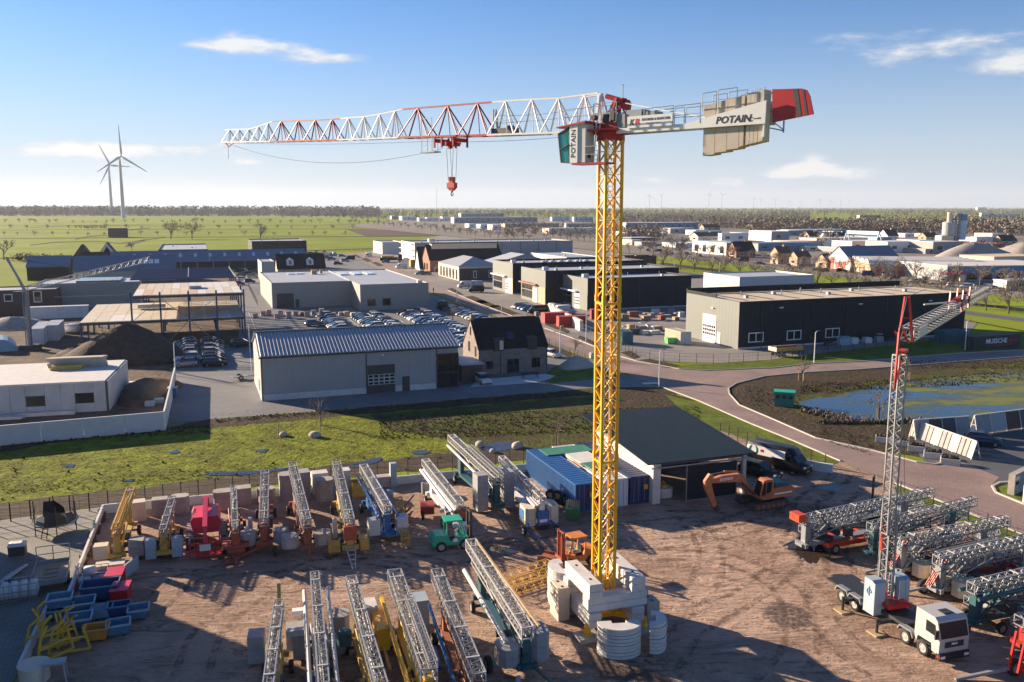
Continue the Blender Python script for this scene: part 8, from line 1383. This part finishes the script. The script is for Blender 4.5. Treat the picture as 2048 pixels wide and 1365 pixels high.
# ---------------------------------------------------------------- lamp posts, fences, yard furniture
M('lamp_white', (.72, .72, .70), .5); LGP = 'white street lamps along the estate roads'
lm = MB(); lm.tube((0, 0, 0), (0, 0, 5.4), .10, .065, n=8); lm.tube((0, 0, 5.4), (.35, 0, 5.62), .05, n=6); lm = lm.mesh('post', M('lamp_white')); lh = MB().loft([[(.3, -.1, 5.6), (.3, .1, 5.6), (.3, .1, 5.68), (.3, -.1, 5.68)], [(1.15, -.06, 5.68), (1.15, .06, 5.68), (1.15, .05, 5.72), (1.15, -.05, 5.72)]]).mesh('lamp_head', M('dark_steel'))
for k, (x, y, lab, rz_) in enumerate(((1318, 775, 'at the road junction beside the driveway', 30), (1628, 727, 'on the lawn in front of the dark tan-roofed hall', 20), (1930, 700, 'on the lawn left of the lettered container', 20), (1120, 713, 'behind the white car at the brick house', -60), (1172, 684, 'in the planting bed left of the mast', -60), (1003, 636, 'behind the house roof in the street', -60), (914, 618, 'at the corner of the dealer car park', -60), (870, 567, 'opposite the grey hip roofed hall', -60), (796, 543, 'in the street below the brick barn', -60), (743, 527, 'in the street by the black truck', -60), (721, 519, 'in the far street, second from its end', -60), (704, 513, 'at the far end of the street', -60), (351, 752, 'on the car park edge beside the dark mound', 20), (500, 705, 'at the corner of the car park left of the ribbed hall', 200), (378, 540, 'in front of the long barn, left', 20), (420, 541, 'in front of the long barn, right', 20), (1949, 612, 'on the main road behind the jib tip', 20), (1348, 548, 'on the verge behind the red brick office, left', 20), (1438, 553, 'on the verge behind the red brick office, right', 20))):
    o = T('street_lamp', f'white street lamp {lab}', 'street lamp', G(x, y, .06), R(rz_), LGP); put('post', lm, o); put('lamp_head', lh, o)
def mesh_fence(label, pts, n, h=1.9, rails=3, mat='frame_dark', wire=True, z=.04):
    """posts and wires: each post a part; wires joined"""
    P = [G(x, y, z) for x, y in pts]; seg = [(b - a).length for a, b in zip(P[:-1], P[1:])]; tot = sum(seg); o = T('wire_fence', label, 'fence', P[0]); me = MB().b2(-.04, .04, -.04, .04, 0, h).mesh('fence_post', M(mat)); b = MB(); prev = None
    for k in range(n + 1):
        s = tot * k / n; i = 0
        while i < len(seg) - 1 and s > seg[i]: s -= seg[i]; i += 1
        q = P[i].lerp(P[i + 1], min(1, s / seg[i])) - P[0]; put('fence_post', me, o, q)
        if prev is not None:
            for j in range(rails): zz = h * (j + 1) / rails - .03; b.bar(prev + Vector((0, 0, zz)), q + Vector((0, 0, zz)), .025, cap=False)
            if wire:
                m_ = max(2, int((q - prev).length / .9))
                for j in range(1, m_): t = prev.lerp(q, j / m_); b.bar(t, t + Vector((0, 0, h)), .012, cap=False)
        prev = q
    b.build('wire', M(mat), o, kind='stuff'); return o
mesh_fence('dark wire fence along the back of the crane yard', [(-60, 1052), (0, 1046), (207, 1019), (560, 975), (880, 946), (1075, 928)], 34, 1.7)
mesh_fence('dark wire fence round the forecourt of the tan-roofed hall', [(1272, 716), (1340, 725), (1440, 728), (1540, 722), (1600, 713), (1760, 700), (1920, 685)], 26, 1.7); mesh_fence('dark sliding gate at the hall forecourt entrance', [(1230, 696), (1272, 716)], 6, 1.7, 2); mesh_fence('galvanised gate at the end of the stone wall', [(1164, 664), (1190, 674)], 3, 1.7, 2, 'galvanised'); mesh_fence('wire fence on the verge behind the delivery van', [(1440, 872), (1520, 900), (1590, 925), (1650, 936)], 10, 1.6); mesh_fence('wire fence along the road behind the right hand cranes', [(1800, 996), (1920, 1043), (2048, 1094), (2300, 1190)], 12, 1.6); mesh_fence('wire fence between the car park and the street', [(868, 604), (905, 611), (1000, 647), (1096, 691), (1170, 721)], 30, 1.3); mesh_fence('dark screen fence beside the warehouse', [(497, 575), (515, 612)], 10, 1.8, 6)
a, c = G(1098, 628), G(1163, 663); o = T('stone_wall', 'pale rough stone block wall in front of the red containers', 'wall', a, math.atan2((c - a).y, (c - a).x)); n = 12; p = (c - a).length / n; ms = [MB().b2(.01, p - .01, -.4, .4, .005, .78).mesh('wall_block', M(m)) for m in ('cream', 'shed_wall', 'ballast_cream')]
for k in range(n):
    for j in range(3): put('wall_block', random.choice(ms), o, (k * p, random.uniform(-.04, .04), j * .8))
P = G(1568, 812); o = T('transformer_kiosk', 'green transformer kiosk on the bank beside the pond', 'kiosk', (P.x, P.y, .05), R(-18)); MB().b2(-1.3, 1.3, -.9, .9, 0, 1.9).build('body', M('teal_green'), o); MB().b2(-1.4, 1.4, -1.0, 1.0, 1.902, 2.05).build('roof', M('mint_green'), o)
for k in range(3): MB().b2(-1.25 + .84 * k, -.46 + .84 * k, -.93, -.902, .1, 1.8).build('door', M('teal_green'), o); MB().b2(-1.1 + .84 * k, -.6 + .84 * k, -.945, -.932, 1.1, 1.6).build('louvre', M('frame_dark'), o)
P = G(1301, 768); T('ground_sheet', 'white plastic sheet lying on the road by the junction', 'sheet', (P.x, P.y, .07), R(10), me=MB().b2(-1.2, 1.2, -.6, .6, 0, .03).mesh('ground_sheet', M('sheet_white'))); P = G(1185, 717); T('white_cabinet', 'small white cabinet beside the street left of the mast', 'cabinet', (P.x, P.y, .06), GA, me=MB().b2(-.45, .45, -.4, .4, 0, .95).box((0, 0, 1.0), (1.0, .9, .08)).mesh('white_cabinet', M('sheet_white')))
# display racks of paving slabs and planters at the right
def rack(label, a, c, n, h, flip=1, mats=('ballast_grey', 'dark_steel', 'brick_dark', 'grey_steel'), edge='pale_steel', fs=1):
    A_, C_ = G(*a, .05), G(*c, .05); d = C_ - A_; o = T('display_rack', label, 'display rack', A_, math.atan2(d.y, d.x)); p = d.length / n
    ms = [MB().extx([(0, .12), (.08, .12), (.62, h), (.54, h)] if flip > 0 else [(0, .12), (.08, .12), (-.46, h), (-.54, h)], .03, p - .12).mesh('slab_panel', M(m)) for m in mats]
    for k in range(n): put('slab_panel', ms[(k * 3 + len(label)) % len(ms)], o, (k * p, 0, 0))
    fm = MB(); s = flip; fm.bar((0, -.02 * s, 0), (0, .56 * s, h + .03), .1); fm.bar((0, 1.15 * s, 0), (0, .6 * s, h + .03), .09); fm.bar((0, .28 * s, h * .5), (0, .9 * s, h * .5), .06); fm = fm.mesh('frame', M(edge))
    for k in range(0, n + 1, fs): put('frame', fm, o, (k * p - .04, 0, 0))
    b = MB(); b.bar((0, .58 * s, h + .05), (d.length, .58 * s, h + .05), .16, .1); b.build('top_rail', M(edge), o); return o
rack('white framed display rack with its back to the street', (1942, 919), (1817, 872), 14, 1.9, -1, ('old_concrete', 'deck_pale', 'ballast_cream', 'ballast_grey'), 'pale_steel', 4); rack('dark slab display rack by the pond, left of two', (1832, 880), (1942, 872), 4, 2.2); rack('dark slab display rack by the pond, right of two', (1955, 870), (2100, 850), 5, 2.2); car('blue car parked behind the white display rack', G(1965, 890, .06), R(-25), 'dark blue')
for k, (x, y) in enumerate(((1768, 884), (1800, 890), (1833, 902), (1866, 915), (1900, 928))):
    P = G(x, y, .05); o = T('planter', f'square timber planter, {ORD[k + 1]} from the left in front of the white display rack', 'planter', P, R(-25), 'timber planters by the white display rack')
    for j in range(3):
        for sx, sy, wx, wy in ((0, -.6, .9, .04), (0, .6, .9, .04), (-.9, 0, .04, .56), (.9, 0, .04, .56)): MB().b2(sx - wx, sx + wx, sy - wy, sy + wy, .02 + j * .22, .22 + j * .22).build('plank', M('deck_pale'), o)
    MB().b2(-.85, .85, -.55, .55, .3, .6).build('soil', M('soil'), o); b = MB(); rnd = random.Random(k)
    for _ in range(60): x_, y_ = rnd.uniform(-.75, .75), rnd.uniform(-.45, .45); a_ = rnd.uniform(0, 6.28); b.quad((x_, y_, .6), (x_ + .12 * math.cos(a_), y_ + .12 * math.sin(a_), .68), (x_ + .1 * math.cos(a_), y_ + .1 * math.sin(a_), .9), (x_ - .04, y_, .85))
    b.build('plants', M('twigs_dark'), o, kind='stuff')
P = G(2048, 1000); o = T('concrete_gatepost', 'grey concrete entrance wall with a white sign plate at the right edge', 'entrance wall', (P.x - .4, P.y + 1.4, .06), R(40)); MB().b2(-.2, 3.5, -.3, .3, 0, 2.0).build('wall', M('old_concrete'), o); MB().b2(.0, .8, -.33, -.302, 1.4, 1.75).build('sign_plate', M('frame_white'), o); MB().b2(.1, .6, -.36, -.302, .95, 1.25).build('letter_box', M('frame_dark'), o); P = G(2052, 1005); T('white_post', 'white square post on the lawn at the right edge', 'post', (P.x - .25, P.y - .2, .06), R(30), me=MB().b2(-.2, .2, -.1, .1, 0, 1.7).mesh('white_post', M('frame_white')))
# forklift mast attachment standing by the road
P = G(1745, 1000); o = T('fork_mast', 'dark steel lifting mast standing at the yard edge by the road', 'lifting mast', P, R(-30)); b = MB(); [b.bar((0, y, 0), (0, y, 2.3), .14) for y in (-.3, .3)]; [b.bar((0, -.3, z), (0, .3, z), .1) for z in (.3, 1.2, 2.2)]; b.build('mast', M('dark_steel'), o); b = MB(); b.tube((.2, 0, .45), (3.4, 0, .35), .16); b.build('steel_tube', M('galvanised'), o)
# spare tower sections lying behind the pile
for k, (x0, y0, x1, y1) in enumerate(((1000, 1180, 1100, 1145), (1005, 1195, 1105, 1163))):
    A_, C_ = G(x0, y0), G(x1, y1); d = C_ - A_; o = T('tower_section', f'ochre lattice tower section on the ground left of the ballast pile, {("farther", "nearer")[k]}', 'tower section', A_, math.atan2(d.y, d.x)); b = MB(); boom(b, (0, 0, .15), (d.length, .01, .15), .9, .75, 6, .06, .03); b.build('lattice', M('ochre'), o)
P = G(1155, 1035); o = T('green_skip', 'green waste skip filled with planks beside the blue container', 'skip', (P.x - .4, P.y, 0), GA + R(65)); b = MB(); b.loft([[(x * k, y * k, z) for x, y in ((-1.2, -.65), (1.2, -.65), (1.2, .65), (-1.2, .65))] for z, k in ((.15, .85), (1.15, 1.0))]); b.build('tub', M('rubbish_green'), o)
for k in range(6): MB().b2(-1.0 + .1 * k, 1.1, -.5 + .17 * k, -.4 + .17 * k, 1.16 + .03 * (k % 3), 1.24 + .03 * (k % 3)).build('plank', M('timber'), o)
P = G(1113, 1010); o = T('tyre_heap', 'heap of black tyres and hoses beside the blue container', 'tyres', P); [put('tyre', W_BIG, o, (random.uniform(-.8, .8), random.uniform(-.8, .8), .35 + .3 * (k % 3)), rot=(random.uniform(-.5, .5), 0, random.uniform(0, 3))) for k in range(6)]
# boulders and stakes in the meadow
M('boulder', (.40, .35, .31), .9, var=.2, vs=3, bump=.5, bs=6)
for k, (x, y, s, lab) in enumerate(((566, 872, .55, 'beside the left wooden post in the meadow'), (630, 874, .75, 'beside the right wooden post in the meadow'), (960, 893, .7, 'at the left side of the flooded ditch'), (1035, 896, .8, 'at the right side of the flooded ditch'), (985, 905, .45, 'small, in front of the flooded ditch'))):
    b = MB(); rg = []; rnd = random.Random(k + 5)
    for z, q in ((-.1, .8), (.2, 1.0), (.5, .95), (.75, .7), (.88, .3)): rg.append([(q * s * math.cos(a) * rnd.uniform(.85, 1.15), q * s * .8 * math.sin(a) * rnd.uniform(.85, 1.15), z * s) for a in [i * .6283 for i in range(10)]])
    b.loft(rg); T('boulder', f'pale boulder {lab}', 'boulder', G(x, y, .03), random.random() * 3, me=b.mesh('boulder', M('boulder'), True))
for x, y, lab in ((557, 876, 'left'), (640, 873, 'right')): T('wooden_post', f'bare wooden post in the meadow, {lab} of two', 'post', G(x, y, .03), me=MB().tube((0, 0, 0), (.03, 0, 1.7), .08, .07).mesh('wooden_post', M('stake')))
# ---------------------------------------------------------------- building site clutter at left
def stack(name, label, px, rz, n, L_, wd, th, mat, group=None, z0=0, cat='timber'):
    P = G(*px); o = T(name, label, cat, (P.x, P.y, z0 + .03), rz, group)
    me = MB().b2(-L_ / 2, L_ / 2, -wd / 2, wd / 2, 0, th - .01).mesh('board', M(mat))
    for k in range(n): put('board', me, o, (random.uniform(-.1, .1) * L_ * .3, (k % 3 - 1) * wd * 1.06, (k // 3) * th), random.uniform(-.04, .04))
    return o
stack('board_stack', 'stack of weathered boards in front of the concrete shell', (95, 830), R(14), 12, 6.5, .5, .12, 'deck_pale'); stack('board_stack', 'small stack of boards at the left edge by the concrete wall', (15, 838), R(10), 9, 4, .5, .12, 'deck_pale'); stack('timber_bundle', 'bundle of pale timber on the roof of the concrete shell', (160, 790), R(14), 12, 7.5, .45, .35, 'osb_deck', z0=cbh); stack('timber_bundle', 'short bundle with blue and yellow wrapping on the concrete shell roof', (140, 796), R(14), 6, 4, .5, .3, 'ochre', z0=cbh); stack('steel_bundle', 'bundle of galvanised steel bars on the site at left', (42, 650), R(60), 9, 8, .4, .25, 'galvanised', cat='steel'); stack('steel_bundle', 'dark bundle of steel beams at the left edge of the site', (15, 660), R(10), 6, 8, .4, .3, 'dark_steel', cat='steel')
for k, (x, y) in enumerate(((250, 768), (262, 772), (300, 812), (318, 806))): stack('slab_stack', f'stack of paving on the site behind the concrete wall, {ORD[k + 1]} from the left', (x, y), R(15), 6, 1.2, .35, .3, 'sheet_white' if k < 2 else 'ballast_blue', cat='paving')
P = G(0, 705); o = T('curved_tank', 'half round pale blue steel roof section at the left edge', 'roof section', (P.x, P.y, 0), GA + R(10)); b = MB(); b.ext([(2.9 * math.cos(a), 2.4 * math.sin(a)) for a in [math.pi * i / 12 for i in range(13)]], 0, 7); b.build('shell', M('tub_pale'), o)
P = G(62, 700); c0_ = P; o = T('site_crane', 'grey self erecting site crane with a luffed lattice jib at left', 'crane', P, 0); hh = hgt(P, 583)
b = MB(); boom(b, (0, 0, 0), (0, .01, hh), .75, .75, 16, .12, .06); b.b2(-.3, .3, -.3, .3, 0, hh); b.build('mast', M('grey_steel'), o); tip = Vector((0, 0, hh)); jtp = G(187, 526, 17) if False else None
Q = P + Vector((17.5, 22, 0)); b = MB(); boom(b, tip + Vector((.4, 0, .2)), Vector((18, 14, hh + 4.8)), .9, .9, 18, .09, .045); b.build('lattice_jib', M('galvanised'), o); b = MB(); b.bar(tip, tip + Vector((-3.2, 0, 6.4)), .3); b.bar(tip + Vector((-.6, .3, 0)), tip + Vector((-3.0, .3, 6.2)), .16); b.build('head', M('grey_steel'), o); b = MB(); b.path([tip + Vector((-3.2, 0, 6.4)), Vector((9, 7, hh + 3.3))], .05, 4); b.build('stay', M('cable'), o); MB().b2(-2.2, -.6, -.8, .8, hh - 2, hh).build('counterweight', M('dark_steel'), o); MB().b2(-1.5, 1.5, -1.2, 1.2, 0, 1.0).build('base', M('dark_steel'), o)
P = G(346, 795); o = T('blue_bin', 'blue waste container beside the concrete wall corner', 'bin', (P.x, P.y, .05), R(10)); MB().b2(-.6, .6, -.6, .6, .1, 1.35).build('body', M('container_blue'), o); MB().b2(-.65, .65, -.65, .65, 1.352, 1.45).build('lid', M('pale_blue'), o)
P = G(480, 760); o = T('car_trailer', 'small empty trailer on the car park left of the ribbed hall', 'trailer', (P.x, P.y, .05), R(30)); MB().b2(-1.2, 1.2, -.7, .7, .45, .55).build('bed', M('galvanised'), o); [wheel(o, x, y, .40, R(90)) for x, y in ((0, -.85), (0, .85))]; b = MB(); b.bar((1.2, 0, .5), (2.4, 0, .4), .1); b.build('drawbar', M('galvanised'), o)
for k in range(16):                                              # pallets of stone along the warehouse
    x = 512 + k * 13 + random.uniform(-3, 3); y = 634 + random.uniform(-5, 3); P = G(x, y, .05); m = random.choice(('brick_tan', 'sheet_white', 'brick_red', 'ballast_grey')) if k > 5 else 'pink_pack'
    if 'pink_pack' not in MATS: M('pink_pack', (.50, .33, .31), .7, var=.2, vs=2)
    o = T('stone_pallet', f'pallet of building material, {ORD[k + 1]} from the left along the taupe warehouse', 'pallet', P, GA, 'pallets along the taupe warehouse'); MB().b2(-.6, .6, -.5, .5, 0, .13).build('pallet', M('timber'), o); MB().b2(-.6, .6, -.5, .5, .132, random.uniform(.8, 1.6)).build('goods', M(m), o)
for k in range(26):                                              # stored goods in the hall yard
    x, y = ((1255 + k * 11, 640 - (k % 3) * 6) if k < 12 else (1250 + (k - 12) * 10, 668 - (k % 2) * 8)) if k < 20 else (1660 + (k - 20) * 24, 692 - (k - 20) * 2); P = G(x + random.uniform(-4, 4), y, .05); s = random.uniform(.6, 1.3); b = MB(); b.b2(-s, s, -.6, .6, 0, random.uniform(.5, 1.5)); b.b2(-s * .6, s * .9, -.4, .5, 1.51, 1.7) if k % 3 == 0 else None
    T('stored_goods', f'stacked building material, {ORD[k + 1]} pile from the left in the hall yard', 'materials', P, GA + random.uniform(-.3, .3), 'piles of building material in the hall yard', b.mesh('stored_goods', M(random.choice(('ballast_blue', 'sheet_white', 'crane_rust', 'timber', 'ballast_grey', 'dark_steel')))))
P = G(1340, 688); o = T('green_dumpster', 'bright green skip left of the cream container', 'skip', P, GA); b = MB(); b.loft([[(x * k, y * k, z) for x, y in ((-1.0, -.7), (1.0, -.7), (1.0, .7), (-1.0, .7))] for z, k in ((.1, .8), (1.3, 1.0))]); b.build('tub', M('logo_green'), o)
P = G(1572, 712); o = T('tipper_trailer', 'flat trailer with cream and ochre drop sides beside the dark hall', 'trailer', (P.x, P.y, .05), GA); MB().b2(-3, 3, -1.2, 1.2, .9, 1.05).build('bed', M('frame_dark'), o); MB().b2(-3, 3, -1.25, -1.2, 1.05, 1.75).build('side_board', M('ochre'), o); MB().b2(-3.05, -3, -1.2, 1.2, 1.05, 1.75).build('end_board', M('cream'), o); MB().b2(-3, 3, 1.2, 1.25, 1.05, 1.75).build('side_board', M('cream'), o); MB().b2(-2.5, 2, -.4, .5, 1.06, 1.9).build('load', M('brick_dark'), o); [wheel(o, x, y, .40, R(90)) for x in (-2.2, -1.3, 2.2) for y in (-1.0, 1.0)]
for k, (x, y, c) in enumerate(((640, 520, 'crane_orange'), (650, 516, 'sheet_white'))): P = G(x, y, .05); o = T('building_machine', ('orange mobile machine with a raised boom behind the warehouse', 'white box lorry behind the warehouse')[k], 'machine', P, GA); MB().b2(-2.5, 2.5, -1.1, 1.1, .6, 2.6).build('body', M(c), o); [wheel(o, x_, y_, .52, R(90)) for x_ in (-1.7, 1.7) for y_ in (-1, 1)]; b = MB(); b.bar((-1, 0, 2.6), (2, 0, 4.4 - k * 1.5), .4); b.build('boom', M(c), o)
P = G(783, 524); o = T('black_lorry', 'black lorry with a yellow machine in the far street', 'lorry', P, GA); MB().b2(-6, 3, -1.2, 1.2, .8, 2.2).build('bed', M('black_paint'), o); MB().b2(3.1, 5.2, -1.2, 1.2, .6, 3.4).build('cab', M('black_paint'), o); MB().b2(-5, 1, -1, 1, 2.202, 3.0).build('load', M('ochre'), o); [wheel(o, x, y, .52, R(90)) for x in (-4.5, -3.2, 4) for y in (-1.1, 1.1)]
P = G(831, 536); o = T('ochre_trailer', 'ochre box trailer beside the black A-shaped roof', 'trailer', P, GA); MB().b2(-2.5, 2.5, -1.2, 1.2, .7, 3.6).build('box', M('ochre'), o); [wheel(o, x, y, .40, R(90)) for x in (-1.4, 1.4) for y in (-1, 1)]
P = G(867, 587); o = T('person', 'person in dark clothes walking along the street', 'person', (P.x, P.y, .06), R(200)); b = MB(); b.loft([[(x * r, y * r * .7, z) for x, y in [(math.cos(a), math.sin(a)) for a in [i * .785 for i in range(8)]]] for z, r in ((.85, .17), (1.05, .16), (1.3, .22), (1.45, .2), (1.52, .07), (1.58, .06), (1.62, .1), (1.72, .11), (1.8, .05))])
for s in (-1, 1): b.tube((0, s * .09, .9), (s * .15, s * .1, .45), .09, .07); b.tube((s * .15, s * .1, .47), (s * .1, s * .1, .04), .065, .05); b.tube((0, s * .22, 1.43), (-s * .1, s * .27, 1.1), .055, .045); b.tube((-s * .1, s * .27, 1.1), (-s * .04, s * .26, .85), .045, .035)
b.build('body', M('black_paint'), o, True)
# ---------------------------------------------------------------- air
hz_ = MB().b2(-15000, 15000, -15000, 15000, -1, 260); m = bpy.data.materials.new('haze'); m.use_nodes = True; t = m.node_tree; t.nodes.clear()
v = t.nodes.new('ShaderNodeVolumePrincipled'); v.inputs['Color'].default_value = (.80, .88, 1, 1); v.inputs['Density'].default_value = 5e-5; v.inputs['Anisotropy'].default_value = .2; u = t.nodes.new('ShaderNodeOutputMaterial'); t.links.new(v.outputs[0], u.inputs['Volume'])
hz_.build('haze', m, kind='stuff')
